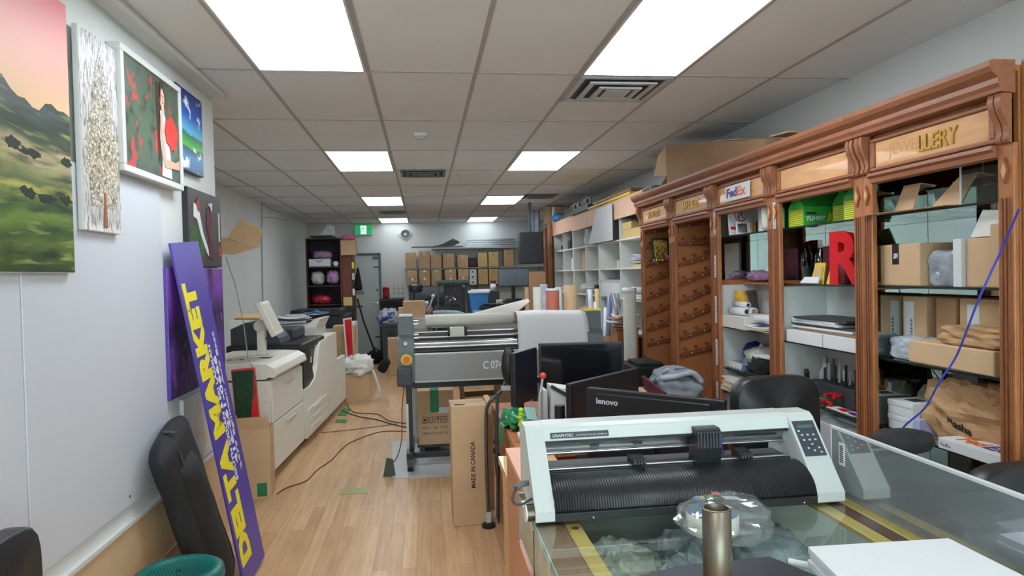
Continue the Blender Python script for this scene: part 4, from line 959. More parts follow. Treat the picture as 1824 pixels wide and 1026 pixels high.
t = T('white_bowl', 'white plastic bowl on the rear table before the monitor', 'bowl', (1.32, 10.32, TZ)); B().lathe([(.0, .0), (.08, 0), (.135, .12), (.125, .12), (.07, .01), (0, .01)]).build('bowl', 'paper', t)
t = T('power_tool', 'grey cylindrical power tool lying at the front of the rear table', 'tool', (.38, 10.4, TZ+.045), -.2); B().lathe([(0, -.26), (.03, -.26), (.04, -.12), (.045, .1), (.03, .16), (.018, .22), (0, .22)], axis=(1, 0, -.05)).build('body', 'cloth_grey', t); B().cyl((-.18, 0, .0), (-.3, .06, .0), .03).build('handle', 'charcoal', t)
t = T('tool_pile', 'dark pile of small tools at the middle of the rear table', 'tools', (.12, 10.55, TZ))
for k in range(8): B().cyl((-.2+.06*k, -.05+.1*(k % 2), .02), (-.1+.05*k, .05, .05+.03*(k % 3)), .018, n=8).build('tool', ('black', 'metal_dark', 'red_dark', 'grey_light')[k % 4], t)

# ================================================================ wide roll laminator in the middle
t = T('laminator', 'wide grey roll laminator on castors in the middle of the shop', 'laminator', (0, 6.0, 0))
pod = lambda x0, x1: B().prism([(-.20, .76), (-.20, 1.02), (-.16, 1.12), (-.10, 1.16), (-.10, 1.31), (.10, 1.31), (.16, 1.1), (.16, .76)], 'x', x0, x1)
pod(-.235, -.10).build('end_housing', 'grey_plastic', t, .012); pod(1.42, 1.555).build('end_housing', 'grey_plastic', t, .012)
B().box(-.225, -.11, -.105, .10, 1.31, 1.325).build('housing_cap', 'grey_light', t, .004); B().box(1.43, 1.545, -.105, .1, 1.31, 1.325).build('housing_cap', 'yellow', t, .004)
B().box(-.10, 1.42, -.18, -.165, .76, .99).build('front_panel', 'grey_panel', t, .004); B().box(-.10, 1.42, -.185, -.165, .752, .765).build('panel_trim', 'grey_light', t)
B().box(-.10, 1.42, .08, .095, .78, 1.16).build('back_panel', 'grey_panel_dark', t)
for z, y, r, m_ in ((1.075, -.08, .020, 'chrome'), (1.045, -.10, .022, 'brushed'), (1.012, -.12, .020, 'black'), (1.115, .05, .014, 'brushed')):
    B().cyl((-.10, y, z), (1.42, y, z), r, n=20).build('roller', m_, t)
B().box(-.10, 1.42, -.165, -.13, .975, 1.0).build('feed_bar', 'brushed', t, .003)
o = B().cyl((-.10, 0.02, 1.165), (1.42, .02, 1.165), .009).build('guide_rod', 'chrome', t)
B().box(.21, .34, -.05, .02, 1.125, 1.205).build('cutter_head', 'paper_warm', t, .008)
for x in (.195, .345): B().cyl((x, -.015, 1.165), (x+.018, -.015, 1.165), .042).build('cutter_end', 'black', t)
B().cyl((-.165, -.206, .955), (-.165, -.212, .955), .048, n=24).build('stop_plate', 'yellow', t); B().cyl((-.165, -.212, .955), (-.165, -.235, .955), .028, n=20).build('stop_button', 'orange', t)
B().cyl((-.17, -.20, 1.09), (-.17, -.207, 1.09), .016).build('dial', 'paper', t)
B().box(-.245, -.12, -.28, -.20, .74, .90).build('motor_box', 'bin_grey', t, .012); B().box(-.215, -.17, -.283, -.28, .79, .84).build('motor_label', 'charcoal', t)
for z in (.80, .84, 1.13, 1.16, 1.25, 1.28): B().cyl((-.10, -.12, z), (-.06, -.12, z), .012, n=10).build('pin', 'chrome', t)
for x in (-.155, 1.475):
    B().box(x-.025, x+.025, -.10, -.04, .10, .76).build('leg', 'black', t, .003); B().box(x-.028, x-.008, -.102, -.1, .12, .56).build('leg_strip', 'brushed', t)
    B().box(x-.03, x+.03, -.26, .36, .12, .17).build('foot_bar', 'black', t, .004)
    for y in (-.2, .30):
        c_ = B().cyl((x-.025, y, .049), (x+.025, y, .049), .042, n=18).build('castor', 'black', t); B().box(x-.03, x+.03, y-.03, y+.03, .07, .12).build('castor_fork', 'metal_dark', c_)
B().box(-.10, 1.42, .096, .30, 1.0, 1.012).build('rear_tray', 'grey_panel', t); B().box(-.125, 1.445, .0, .05, .06, .10).build('cross_bar', 'black', t); B().box(-.125, 1.445, -.03, .0, .68, .75).build('under_beam', 'charcoal', t)
txt('C 074', .11, (.485, -.181, .845), (1, 0, 0), (0, 0, 1), 'text_white', 'stencilled_number', t, .0006, .002, fit=.17, cap=.07)
# rolls of film and paper on it
t = T('paper_roll', 'long white roll lying across the top of the laminator', 'roll', (.33, 6.08, 1.262), 0)
B().lathe([(.0, -.33), (.05, -.33), (.052, -.325), (.052, .5), (0, .5)], axis=(1, 0, 0)).build('roll', 'paper_warm', t)
t = T('draped_paper', 'wide white paper draped over the right of the laminator', 'paper', (.80, 6.0, 0))
def dr(u, v):
    s_ = v*.62
    if s_ < .16: y, z = .20-s_, 1.345+.004*math.sin(s_*20)
    else:
        a = min((s_-.16)/.10, PI/2*.93); y = .04-.10*math.sin(a); z = 1.245+.10*math.cos(a)
        if (s_-.16)/.10 > PI/2*.93: e = s_-.16-.10*PI/2*.93; z -= e; y -= e*.1
    return (u*.60+.06*v*u, y-.07, z-.03+.006*math.sin(u*5))
B().grid(dr, 12, 36, .003).build('sheet', 'paper', t)
B().cyl((.0, .06, 1.27), (.60, .06, 1.27), .036).build('paper_core', 'cork', t)
t = T('curled_sheet', 'large stiff white sheet curling up behind the laminator', 'paper', (0, 6.45, 0))
def cs(u, v):
    x = .0+u*1.0; top = 1.225+.19*max(0, (u-.25)/.75)**.9; bot = 1.205+.19*max(0, (u-.72)/.28)**1.3
    return (x, .10*v+.02*math.sin(u*4), bot+(top-bot)*v+.001*v)
B().grid(cs, 24, 8, .004).build('sheet', 'paper_back', t); B().box(.64, .85, -.005, -.002, 1.206, 1.226).build('blue_corner', 'poly_mailer', t)
t = T('support_table', 'narrow white table behind the laminator under the curled sheet', 'table', (.5, 6.9, 0)); B().box(-.5, .6, -.3, .25, 1.16, 1.2).build('top', 'grey_light', t, .004)
for x in (-.46, .56):
    for y in (-.26, .22): B().box(x-.02, x+.02, y-.02, y+.02, 0, 1.16).build('leg', 'grey_plastic', t)
t = T('blue_case', 'blue and white flat case on the rear tray of the laminator, left end', 'box', (.07, 6.12, 0)); B().box(-.16, .12, 0, .16, 1.03, 1.09).build('body', 'blue_dark', t, .004); B().box(-.1, .14, 0, .15, 1.014, 1.029).build('sheet', 'paper', t)
# under the laminator
t = carton('carton with printed handling marks and green tape under the laminator', (.33, .30, .50), (.075, 6.42, .103), 0, 'card', tape=None)
B().box(-.05, .03, -.154, -.1502, .30, .50).box(-.05, .03, -.154, .1, .5005, .503).build('green_tape', 'green_tape', t); B().box(.02, .13, -.1515, -.1502, .29, .345).build('label', 'paper', t)
for k in range(4):
    x = -.125+.06*k; b = B(); e = -.1515
    for q in ((x, x+.05, .20, .204), (x, x+.05, .256, .26), (x, x+.004, .204, .256), (x+.046, x+.05, .204, .256)): b.box(q[0], q[1], e, -.1502, q[2], q[3])
    if k == 0: b.box(x+.012, x+.038, e, -.1502, .225, .24).box(x+.012, x+.038, e, -.1502, .212, .217)
    if k == 1: b.box(x+.012, x+.017, e, -.1502, .212, .248).box(x+.033, x+.038, e, -.1502, .212, .248)
    if k == 2: b.prism([(x+.012, .248), (x+.038, .248), (x+.025, .225)], 'y', e, -.1502).box(x+.022, x+.028, e, -.1502, .212, .225)
    if k == 3: b.box(x+.012, x+.038, e, -.1502, .224, .228).box(x+.022, x+.028, e, -.1502, .228, .25)
    b.build('handling_mark', 'text_black', t)
txt("QTY   40   PCS", .04, (-.125, -.1502, .145), (1, 0, 0), (0, 0, 1), 'text_black', 'printed_text', t, .0005, 0, fit=.23, cap=.022)
txt("MEAS 41X31X41 CM", .04, (-.125, -.1502, .095), (1, 0, 0), (0, 0, 1), 'text_black', 'printed_text', t, .0005, 0, fit=.23, cap=.022)
t = T('laminator_shelf', 'dark low shelf board carrying the carton under the laminator', 'shelf', (.5, 6.45, 0)); B().box(-.6, .9, -.19, .17, .085, .102).build('board', 'charcoal', t)
for x in (-.55, .85): B().box(x-.02, x+.02, -.17, .17, 0, .085).build('foot', 'charcoal', t)
t = carton('open dark-flapped carton behind the tall box under the laminator', (.34, .32, .42), (.50, 6.45, .103), .1, 'card_dark', tape=None, open_=True); add_flaps(t, (.34, .32, .42), (.1, .1, 1.9, None), 'card_dark', .16)
carton('pale carton at the right under the laminator', (.22, .3, .60), (.80, 6.42, .103), 0, 'card_light', tape=None)
t = T('foam_sheet', 'white foam sheet lying on the floor under the laminator', 'sheet', (0, 0, 0)); B().slab([(-.30, 5.62, .001), (.36, 5.60, .001), (.42, 6.95, .001), (-.36, 6.9, .001)], .004).build('sheet', 'grey_light', t)
t = T('foam_board', 'white board standing behind the left leg of the laminator', 'board', (-.04, 6.69, 0)); B().slab([(-.12, .0, .02), (.2, .0, .02), (.2, .05, .66), (-.12, .05, .66)], .01).build('board', 'grey_light', t)
t = T('hand_tool', 'grey wedge-shaped scraper lying on the floor by the laminator leg', 'tool', (-.33, 5.72, 0)); B().prism([(-.05, .0), (.05, 0), (.035, .13), (-.02, .15)], 'y', -.02, .02).build('blade', 'green_stand', t)
# floor cables
def cable(label, pts, mat, r=.005, name='floor_cable'): return one(B().tube(pts, r, 6), name, mat, label, 'cable')
def sm(pts, n=6):
    P_ = [Vector(p) for p in pts]; out = []
    for i in range(len(P_)-1):
        a, b_, c_, d_ = P_[max(i-1, 0)], P_[i], P_[i+1], P_[min(i+2, len(P_)-1)]
        for k in range(n):
            q = k/n; out.append(.5*((2*b_)+(c_-a)*q+(2*a-5*b_+4*c_-d_)*q*q+(-a+3*b_-3*c_+d_)*q**3))
    return out+[P_[-1]]
cable('dark cable crossing the aisle, farthest from the viewer', sm([(-1.05, 9.1, .006), (-.9, 8.5, .006), (-.6, 8.3, .006), (-.45, 7.9, .006), (-.25, 7.7, .006)]), 'wire_dark')
cable('black cable crossing the aisle, second of the three', sm([(-1.05, 8.6, .006), (-.8, 8.2, .006), (-.6, 8.0, .006), (-.4, 7.7, .006), (-.2, 7.45, .006)]), 'wire_dark', .006)
cable('green taped cable crossing the aisle nearest to the laminator', sm([(-1.14, 7.45, .006), (-.9, 7.5, .006), (-.6, 7.6, .006), (-.35, 7.7, .006)]), 'green_stand', .004)
cable('brown cable snaking along the floor from the laminator to the tall narrow box', sm([(-.22, 7.3, .005), (-.5, 7.35, .005), (-.75, 7.0, .005), (-.83, 6.7, .005), (-.88, 6.3, .005), (-.96, 6.0, .005), (-1.0, 5.7, .005), (-1.12, 5.55, .005), (-1.17, 5.4, .005)]), 'wire_brown', .005)
cable('dark power lead hanging from the laminator motor box to the floor', sm([(-.19, 5.76, .74), (-.21, 5.72, .55), (-.22, 5.70, .3), (-.27, 5.70, .14), (-.31, 5.70, .12)]), 'wire_brown', .005, 'power_lead')
one(B().slab([(-1.08, 8.35, .001), (-.97, 8.3, .001), (-.95, 8.75, .001), (-1.06, 8.8, .001)], .003).slab([(-1.06, 7.95, .001), (-.93, 7.9, .001), (-.93, 8.08, .001), (-1.05, 8.12, .001)], .003), 'floor_tape', 'green_tape', 'green tape scraps stuck on the floor beside the copier', 'tape')
one(B().box(-.11, .11, -.07, .07, 0, .003), 'floor_plate', 'floor_plate', 'small metal plate set in the wood floor in the aisle', 'plate', (-.58, 5.36, .0005))
# tall MADE IN CANADA carton
t = carton('tall cardboard box printed MADE IN CANADA in the foreground aisle', (.235, .24, .80), (.267, 4.58, 0), .02, 'card', tape='x')
txt('MADE IN CANADA', .05, (.035, -.1203, .25), (0, 0, 1), (-1, 0, 0), 'text_black', 'printed_text', t, .0004, .001, fit=.31, cap=.03)
B().prism([(-.1, .79), (-.03, .80), (-.02, .803), (-.09, .806)], 'y', -.10, -.085).build('torn_slot', 'dark_brown', t)
carton('narrow cream carton squeezed between the tall box and the desk', (.04, .3, .76), (.435, 4.9, 0), 0, 'card_light', tape=None)

# ================================================================ desk and things on it
t = T('desk', 'orange-brown laminate desk carrying the computer monitors', 'desk', (0, 0, 0))
B().prism([(.452, 3.38), (1.85, 3.38), (1.85, 4.75), (.452, 4.75)], 'z', .722, .75).build('top', 'orange_wood', t, .003)
B().box(.47, .49, 3.42, 4.72, 0, .722).build('side_panel', 'orange_wood', t); B().box(1.82, 1.84, 3.42, 4.72, 0, .722).build('side_panel', 'orange_wood', t); B().box(.49, 1.82, 3.42, 3.44, .08, .722).build('front_panel', 'orange_wood', t)
DZ = .7512
def monitor(label, p0, p1, ztop, h, zb, face, mat='black', thick=.035, scr='black_gloss', tilt=0, neck=True):
    """p0 -> p1 run of the top edge as seen from the counter; face = +1 if the screen faces the counter"""
    p0, p1 = Vector((p0[0], p0[1], 0)), Vector((p1[0], p1[1], 0)); d = p1-p0; L = d.length; a = math.atan2(d.y, d.x); c = (p0+p1)/2
    t = T('desktop_monitor', label, 'monitor', (c.x, c.y, zb), a)
    z1 = ztop-zb; z0 = z1-h
    B().box(-L/2, L/2, 0, thick, z0, z1).build('housing', mat, t, .006)
    if face > 0: B().box(-L/2+.014, L/2-.014, -.002, .0, z0+.02, z1-.014).build('screen', scr, t)
    else: B().box(-L/2+.014, L/2-.014, thick, thick+.002, z0+.02, z1-.014).build('screen', scr, t); B().box(-L/2+.06, L/2-.06, -.012, 0, z0+.03, z1-.02).build('rear_bulge', mat, t, .008)
    y = thick if face > 0 else -.03
    if neck:
        B().box(-.03, .03, y, y+.03, .012, z1-h*.5).build('neck', 'black', t, .004); B().cyl((0, y+.02, 0), (0, y+.02, .012), .11, n=28).build('foot', 'black', t)
    return t, L
t, L = monitor('black monitor turned backwards with white maker lettering, nearest to the cutting plotter', (.765, 3.215), (1.25, 2.73), 1.10, .36, .752, -1, 'black')
txt('lenovo', .07, (-L/2+.065, -.0122, .278), (1, 0, 0), (0, 0, 1), 'text_white', 'maker_lettering', t, .0006, .001, fit=.115, cap=.028)
st = B(); 
for k in range(6): st.ball((.24+.012*math.cos(k), -.0125, .27+.014*math.sin(k*1.7)), .010, 8, (1, .1, 1))
st.build('flower_sticker', 'sticker_pink', t)
t = T('monitor_table', 'small black stand carrying the backwards monitor behind the plotter', 'stand', (1.0, 2.95, 0)); B().box(-.28, .22, -.12, .34, .72, .7515).build('top', 'black', t)
for x in (-.25, .19):
    for y in (-.1, .3): B().box(x-.015, x+.015, y-.015, y+.015, 0, .72).build('leg', 'black', t)
t, L = monitor('black monitor angled away, forming a wedge with the backwards monitor', (.735, 3.42), (1.245, 3.88), 1.085, .30, DZ, 1, 'black', scr='black')
monitor('navy-screened monitor at the left back of the desk, turned left', (.535, 4.09), (.725, 4.40), 1.175, .33, DZ, 1, 'black', scr='navy_panel')
monitor('widest dark monitor facing the viewer at the back of the desk', (.74, 4.42), (1.30, 4.36), 1.195, .35, DZ, 1, 'black')
t = T('desk_phone', 'white desk machine with a dark folding handle, left of the monitors', 'machine', (.765, 3.79, DZ), 0)
B().prism([(-.09, 0), (.11, 0), (.11, .24), (-.07, .27)], 'y', -.07, .10).build('body', 'white_plastic', t, .006); B().slab([(-.08, -.075, .265), (.10, -.075, .16), (.10, -.05, .16), (-.08, -.05, .265)], .02).build('handle', 'charcoal', t)
B().tube([(-.03, -.075, .0), (-.055, -.085, .05), (-.04, -.09, .09), (0, -.08, .10)], .005).build('cord', 'black', t); B().box(-.115, -.095, -.05, .08, 0.0, .25).build('side_tray', 'grey_light', t, .003)
t = T('black_speaker', 'upright black speaker tube before the white desk machine', 'speaker', (.69, 3.50, DZ)); B().cyl((0, 0, 0), (0, 0, .21), .028, n=24).build('body', 'black', t); B().cyl((0, 0, .21), (0, 0, .213), .026, n=24).build('cap', 'charcoal', t)
t = T('red_ball_pin', 'red ball on a grey stick beside the white desk machine', 'stick', (.635, 3.80, DZ)); B().tube([(0, 0, 0), (.0, 0, .2), (.02, 0, .31)], .007).build('stick', 'grey_light', t); B().ball((.022, 0, .325), .019, 16).build('ball', 'red_ball', t)
t = T('figurine', 'lime green toy figure holding up a pale card on the desk corner', 'figurine', (.535, 3.72, DZ))
b = B()
for p in ((-.02, 0, .13), (-.025, 0, .11), (-.018, 0, .09), (-.024, 0, .07), (-.016, 0, .05), (-.02, .0, .15)): b.ball(p, .016, 10)
b.tube([(-.02, 0, .0), (-.02, 0, .16)], .011).tube([(-.02, 0, .06), (.04, 0, .05), (.05, 0, .0)], .008).build('body', 'lime', t)
B().slab([(-.005, -.01, .17), (.055, -.02, .165), (.065, -.035, .10), (.01, -.03, .105)], .003).build('card', 'teal_paper', t); B().box(.012, .032, -.006, .012, .02, .09).build('dark_bit', 'black', t)
t = T('tape_spool', 'clear spool of tape standing on the front corner of the desk', 'spool', (.545, 3.50, DZ+.056), .5); B().lathe([(.03, -.03), (.055, -.03), (.055, .03), (.03, .03), (.03, -.03)], axis=(1, 0, 0), n=28).build('tape', 'poly_mailer', t); B().lathe([(.0, -.032), (.028, -.032), (.028, .032), (0, .032)], axis=(1, 0, 0), n=20).build('core', 'grey_plastic', t)
t = T('small_cup', 'small clear cup behind the tape spool on the desk corner', 'cup', (.505, 3.62, DZ)); B().lathe([(.0, 0), (.02, 0), (.027, .05), (.024, .05), (.018, .004), (0, .004)]).build('cup', 'white_plastic', t)
t = T('green_plastic_bag', 'shiny green plastic bag slumped on the left back edge of the desk', 'bag', (.53, 4.0, DZ), .1); B().blob((0, 0, .04), (.16, .34, .10), 5, .3, 3, 26, facet=True).build('bag', 'green_bag', t)
b = B().grid(lambda u, v: (-.04-.062*min(1, u/.35)-.006*math.sin(v*9)*u, -.06+.12*v-.03*u, .035-.02*min(1, u/.35)-.17*max(0, u-.35)), 14, 10, .002); b.build('hanging_handle', 'green_bag', t)
one(B().box(-.10, .10, -.04, .04, 0, .05), 'blue_box', 'blue_dark', 'blue flat box on the desk before the black speaker', 'box', (.64, 3.44, DZ+.0), .3, bevel=.004)
t = T('arm_lamp', 'black swing-arm lamp head on a bent pole at the desk left edge', 'lamp', (.40, 4.42, 0))
b = B(); b.ball((.135, -.04, 1.06), .11, 20, (.48, .35, 1.15)); b.build('head', 'black', t)
B().tube(sm([(.125, -.0, .98), (.08, -.02, .90), (.0, -.02, .82), (-.02, 0, .72), (-.025, 0, .4), (-.02, 0, .03)]), .012).build('pole', 'metal_dark', t); B().box(.08, .15, -.05, -.02, .90, .93).build('knuckle', 'grey_light', t, .004); B().cyl((-.02, 0, 0), (-.02, 0, .02), .045).build('foot', 'black', t)
B().box(-.035, -.005, -.012, .012, .03, .10).build('plug', 'grey_light', t)
for k, c_ in enumerate(((-.05, 'wire_dark'), (-.02, 'charcoal'), (.01, 'black'))):
    cable('%s cable looping down the left side of the desk' % ('outer', 'middle', 'inner')[k], sm([(.44, 4.30-.05*k, .90), (.425, 4.24-.05*k, .70), (.415, 4.20-.05*k, .5-.05*k), (.42, 4.21-.05*k, .40+.04*k), (.43, 4.23-.05*k, .55), (.425, 4.24-.05*k, .35), (.42, 4.25-.05*k, .12)]), c_[1], .006, 'hanging_cable')
office_chair('black leather office chair with rounded backrest behind the plotter', (1.625, 2.75, 0), PI*.02, h=1.155, w_=.43, bh=.42)
t = office_chair('black leather office chair at the right, its seat and arm by the display case', (1.975, 1.74, 0), .0, h=1.0, w_=.50, bh=.42, seat=.5)
B().blob((-.31, .46, 1.035), (.22, .13, .085), 4, .1, 2, 22).build('raised_armrest', 'black_soft', t); B().tube([(-.23, .27, .46), (-.29, .44, .6), (-.31, .46, 1.0)], .016, 8).build('armrest_post', 'black', t)
# white machine behind the wedge of monitors, roll, stand
t = T('paper_pack', 'white flat pack on the desk behind the wedge of monitors', 'papers', (1.46, 4.05, DZ), -.3); B().box(-.16, .16, -.12, .12, 0, .10).build('pack', 'paper', t, .004)
t = T('tall_paper_roll', 'tall white vertical roll standing before the tan-and-white shelving', 'roll', (1.96, 6.35, 0)); B().cyl((0, 0, 0), (0, 0, 1.45), .063, n=32).build('roll', 'paper_warm', t)
B().lathe([(.02, 1.451), (.07, 1.451), (.066, 1.50), (.02, 1.50)]).build('top_wrap', 'paper', t)
# ================================================================ tan and white shelving along the right wall
SX = 2.2
def wshelf(label, y0, y1, ztop, levels, mid):
    t = T('shelving_unit', label, 'shelf', (0, (y0+y1)/2, 0), 0, None); a = (y1-y0)/2-.001
    for s_ in (-1, 1): B().box(SX, 2.62, s_*a-(.03 if s_ > 0 else 0), s_*a+(0 if s_ > 0 else .03), 0, ztop-.02).build('side_panel', 'trim_white', t, .002)
    B().box(2.62, 2.64, -a, a, 0, ztop-.02).build('back_panel', 'trim_white', t); B().box(SX-.02, 2.64, -a, a, ztop-.02, ztop).build('top', 'card_light', t)
    B().box(SX-.02, SX, -a, a, ztop-.22, ztop-.02).build('fascia', 'fascia', t, .003)
    for z in levels: B().box(SX, 2.62, -a+.03, a-.03, z-.01, z+.01).build('shelf', 'paper_warm', t, .002)
    if mid: B().box(SX+.005, 2.62, -.009, .009, levels[0]-.01, ztop-.22).build('divider', 'trim_white', t)
    B().box(SX+.02, SX+.04, -a+.03, a-.03, .08, levels[0]-.02).build('door', 'mahogany', t)
    return t

LV = [.98, 1.35, 1.69, 2.01]
wshelf('white shelving unit with tan fascia, nearest beside the wooden cabinets', 6.56, 8.38, 2.47, LV, True)
wshelf('white shelving unit with tan fascia, middle of the three', 8.38, 9.86, 2.48, LV, True)
wshelf('white shelving unit with tan fascia, farthest of the three', 9.86, 11.35, 2.50, LV, True)
t = T('tall_cabinet', 'reddish brown cabinet end beyond the white shelving', 'cabinet', (2.42, 11.8, 0)); B().box(-.25, .22, -.42, .42, 0, 2.46).build('body', 'mahogany', t, .004); B().box(-.30, -.25, -.44, -.30, 0, 2.50).box(-.28, -.25, .1, .2, 0, 2.46).build('post', 'wood_case', t, .004)
carton('tall narrow carton on top at the far end of the shelving', (.30, .30, .31), (2.28, 11.75, 2.503), 0, 'card', tape='y')
t = T('hanging_sheet', 'pale crinkled plastic sheet hanging from the ceiling beyond the shelving', 'sheet', (2.0, 12.3, 2.35)); B().grid(lambda u, v: (-.08+.22*u, .02*math.sin(u*14), .475*v), 16, 4, .003).build('sheet', 'poly_mailer', t)
def on(z): return z+.0105
def bx(name, label, x, y, z, size, mat, rz=0, cat='box', bevel=.003, group=None): return one(B().box(-size[0]/2, size[0]/2, -size[1]/2, size[1]/2, 0, size[2]), name, mat, label, cat, (x, y, z), rz, group, bevel)
# top of the shelving: yellow pad, maroon case, round tins, blue wrap
t = T('yellow_board', 'yellow edged wooden board lying on top of the nearest white shelving', 'board', (2.36, 8.0, 2.483), 0); 
B().slab([(-.16, -.95, .0), (.2, -.95, .0), (.2, .7, .02), (-.16, .9, .01)], .03).build('yellow_side', 'yellow_board', t, .004); B().slab([(-.13, -.9, .045), (.2, -.9, .045), (.2, .7, .06), (-.13, .75, .055)], .03).build('upper_board', 'brown_wood', t, .004); B().blob((.02, -.1, .10), (.22, .8, .06), 2, .4, 4, 20).build('wrap', 'card_dark', t)

bx('maroon_case', 'maroon flat case on top of the white shelving behind the yellow panel', 2.53, 9.20, 2.503, (.2, .5, .14), 'maroon')
t = T('black_rail', 'long black tube rack lying on top of the middle and far shelving', 'rack', (2.28, 10.0, 2.503)); B().box(-.08, .12, -1.1, .85, 0, .07).build('rail', 'charcoal', t, .004)
for k, y in enumerate((9.15, 9.3, 9.62, 9.92, 10.1)):
    t = T('round_tin', 'silver ring tin on the black rail above the shelving, %s' % ['nearest', 'second nearest', 'middle one', 'second farthest', 'farthest'][k], 'tin', (2.27, y, 2.573)); B().lathe([(.035, -.02), (.062-.004*k, -.02), (.062-.004*k, .02), (.035, .02), (.035, -.02)], (0, 0, .063), axis=(1, 0.5, 0), n=22).build('ring', 'grey_light', t)
    B().box(-.02, .02, -.02, .02, 0, .004).build('foot', 'grey_light', t)
t = T('blue_parcel', 'blue and white wrapped parcel at the far end on top of the shelving', 'bag', (2.26, 11.15, 2.503)); B().blob((0, 0, .07), (.22, .34, .15), 7, .3, 3, 20).build('wrap', 'blue', t); B().box(-.09, -.06, .06, .14, .0, .26).build('white_post', 'paper', t)
# shelves contents
t = T('grey_panel_sheet', 'large pale grey angular sheet leaning across the nearest white shelving', 'sheet', (2.16, 8.2, 2.02)); B().slab([(0, .55, .0), (0, -.62, .0), (-.002, -.62, .42), (-.002, .05, .42)], .006).build('sheet', 'poly_sheet', t)

for k, (y, w_, h, lab) in enumerate(((7.23, .22, .10, 'lower'), (7.29, .2, .08, 'upper'))): bx('cream_box', 'cream flat box on the top shelf, %s of the pair' % lab, 2.36, y, on(2.01)+(0 if k == 0 else .102), (.25, .42-.1*k, h), 'card_yellow')
bx('cream_box', 'cream flat box on the top shelf nearest the wooden cabinets', 2.36, 6.85, on(2.01), (.25, .36, .10), 'card_yellow')
one(B().cyl((0, -.17, 0), (0, .17, 0), .085, n=22), 'paper_roll', 'paper', 'fat white roll on the second shelf nearest the wooden cabinets', 'roll', (2.40, 6.9, on(1.69)+.20))
sheets('loose papers and wraps stacked under the fat white roll', (2.38, 6.88, on(1.69)+.03), (.28, .44), .1, 7, ('paper', 'poly_mailer', 'grey_light'), curl=.02, jit=.03, th=.013)
bx('cream_strip', 'cream slab under the loose papers on the second shelf', 2.38, 6.88, on(1.69), (.3, .5, .028), 'card_yellow')
for k in range(5): bx('small_box', 'row of little cream boxes on the second shelf, %s' % ['nearest', 'second', 'third', 'fourth', 'farthest'][k], 2.33, 7.5+.09*k, on(1.69), (.08, .07, .09), 'card_yellow' if k % 2 else 'paper_warm', group='little cream boxes on the second shelf')
bx('white_box', 'large white ribbed box on the lowest visible shelf, nearest unit', 2.33, 7.85, on(1.35), (.30, .72, .17), 'paper')
bx('paper_board', 'flat white board on top of the large ribbed white box', 2.33, 7.9, on(1.35)+.172, (.3, .7, .03), 'grey_light')
bx('file_tray', 'dark grey tray on top of the white board in the nearest unit', 2.36, 7.8, on(1.35)+.204, (.25, .55, .02), 'metal_dark')
sheets('white papers piled on the lowest visible shelf beside the tall roll', (2.36, 6.92, on(1.35)), (.3, .45), 0, 8, ('paper', 'paper_warm'), curl=.02, jit=.02, th=.014)
bx('black_box', 'black box on the top shelf of the farthest unit', 2.38, 10.25, on(2.01), (.2, .26, .22), 'black')
bx('charcoal_box', 'smaller charcoal box on the top shelf of the farthest unit', 2.34, 10.48, on(2.01), (.14, .18, .14), 'charcoal')
t = T('small_camera', 'little grey gadget at the far end of the top shelf', 'gadget', (2.34, 10.95, on(2.01))); B().box(-.06, .06, -.07, .07, 0, .09).build('body', 'grey_plastic', t, .01); B().cyl((-.06, 0, .05), (-.09, 0, .05), .03).build('lens', 'black', t)
one(B().blob((0, 0, .08), (.26, .34, .18), 8, .25, 3, 20), 'cloth_bundle', 'plastic_clearish', 'pale wrapped bundle on the top shelf of the middle unit', 'bundle', (2.40, 9.42, on(2.01)))
bx('black_board', 'black thin board under the bundle, top shelf of the middle unit', 2.34, 8.74, on(2.01), (.26, .56, .02), 'black')
bx('brown_box', 'upright brown box on the second shelf of the middle unit', 2.40, 9.60, on(1.69), (.2, .22, .27), 'card')
for k, (y, z) in enumerate(((9.37, 0), (9.36, .09), (9.38, .18), (9.21, 0), (9.21, .09))): bx('small_carton', 'small white carton in the middle unit, %s' % ('bottom of the left pile', 'middle of the left pile', 'top of the left pile', 'bottom of the right pair', 'top of the right pair')[k], 2.36, y, on(1.69)+z, (.12, .13, .085), 'paper_warm' if k % 2 else 'paper', group='little white cartons in the middle unit')
one(B().cyl((0, 0, 0), (0, 0, .06), .05, n=14), 'small_jar', 'paper_warm', 'short pale jar alone at the right of the middle unit second shelf', 'jar', (2.33, 8.62, on(1.69)))
t = T('mailing_pile', 'pile of white and green printed packets on the lowest shelf of the middle unit', 'papers', (2.34, 9.5, on(1.35))); B().blob((0, 0, .06), (.24, .40, .14), 4, .3, 4, 22).build('packets', 'packet', t)

bx('black_case', 'small black case on the lowest visible shelf of the middle unit', 2.34, 8.72, on(1.35), (.2, .16, .13), 'black')
sheets('white paper bundle beside the black case in the middle unit', (2.34, 8.97, on(1.35)), (.22, .2), .1, 5, ('paper',), curl=.04, jit=.03, th=.014)
bx('dark_tube_case', 'upright dark case on the second shelf of the farthest unit', 2.36, 10.12, on(1.69), (.14, .1, .28), 'charcoal')
bx('white_tube_case', 'upright white case beside the dark case in the farthest unit', 2.34, 10.30, on(1.69), (.12, .12, .18), 'paper')
one(B().blob((0, 0, .04), (.2, .3, .09), 3, .4, 3, 16), 'small_bundle', 'plastic_clearish', 'small pale bundle on the second shelf of the farthest unit', 'bundle', (2.36, 10.95, on(1.69)))
one(B().blob((0, 0, .04), (.2, .30, .10), 9, .3, 3, 16), 'small_bundle', 'grey_light', 'grey bundle on the lowest visible shelf of the farthest unit', 'bundle', (2.34, 10.85, on(1.35)))
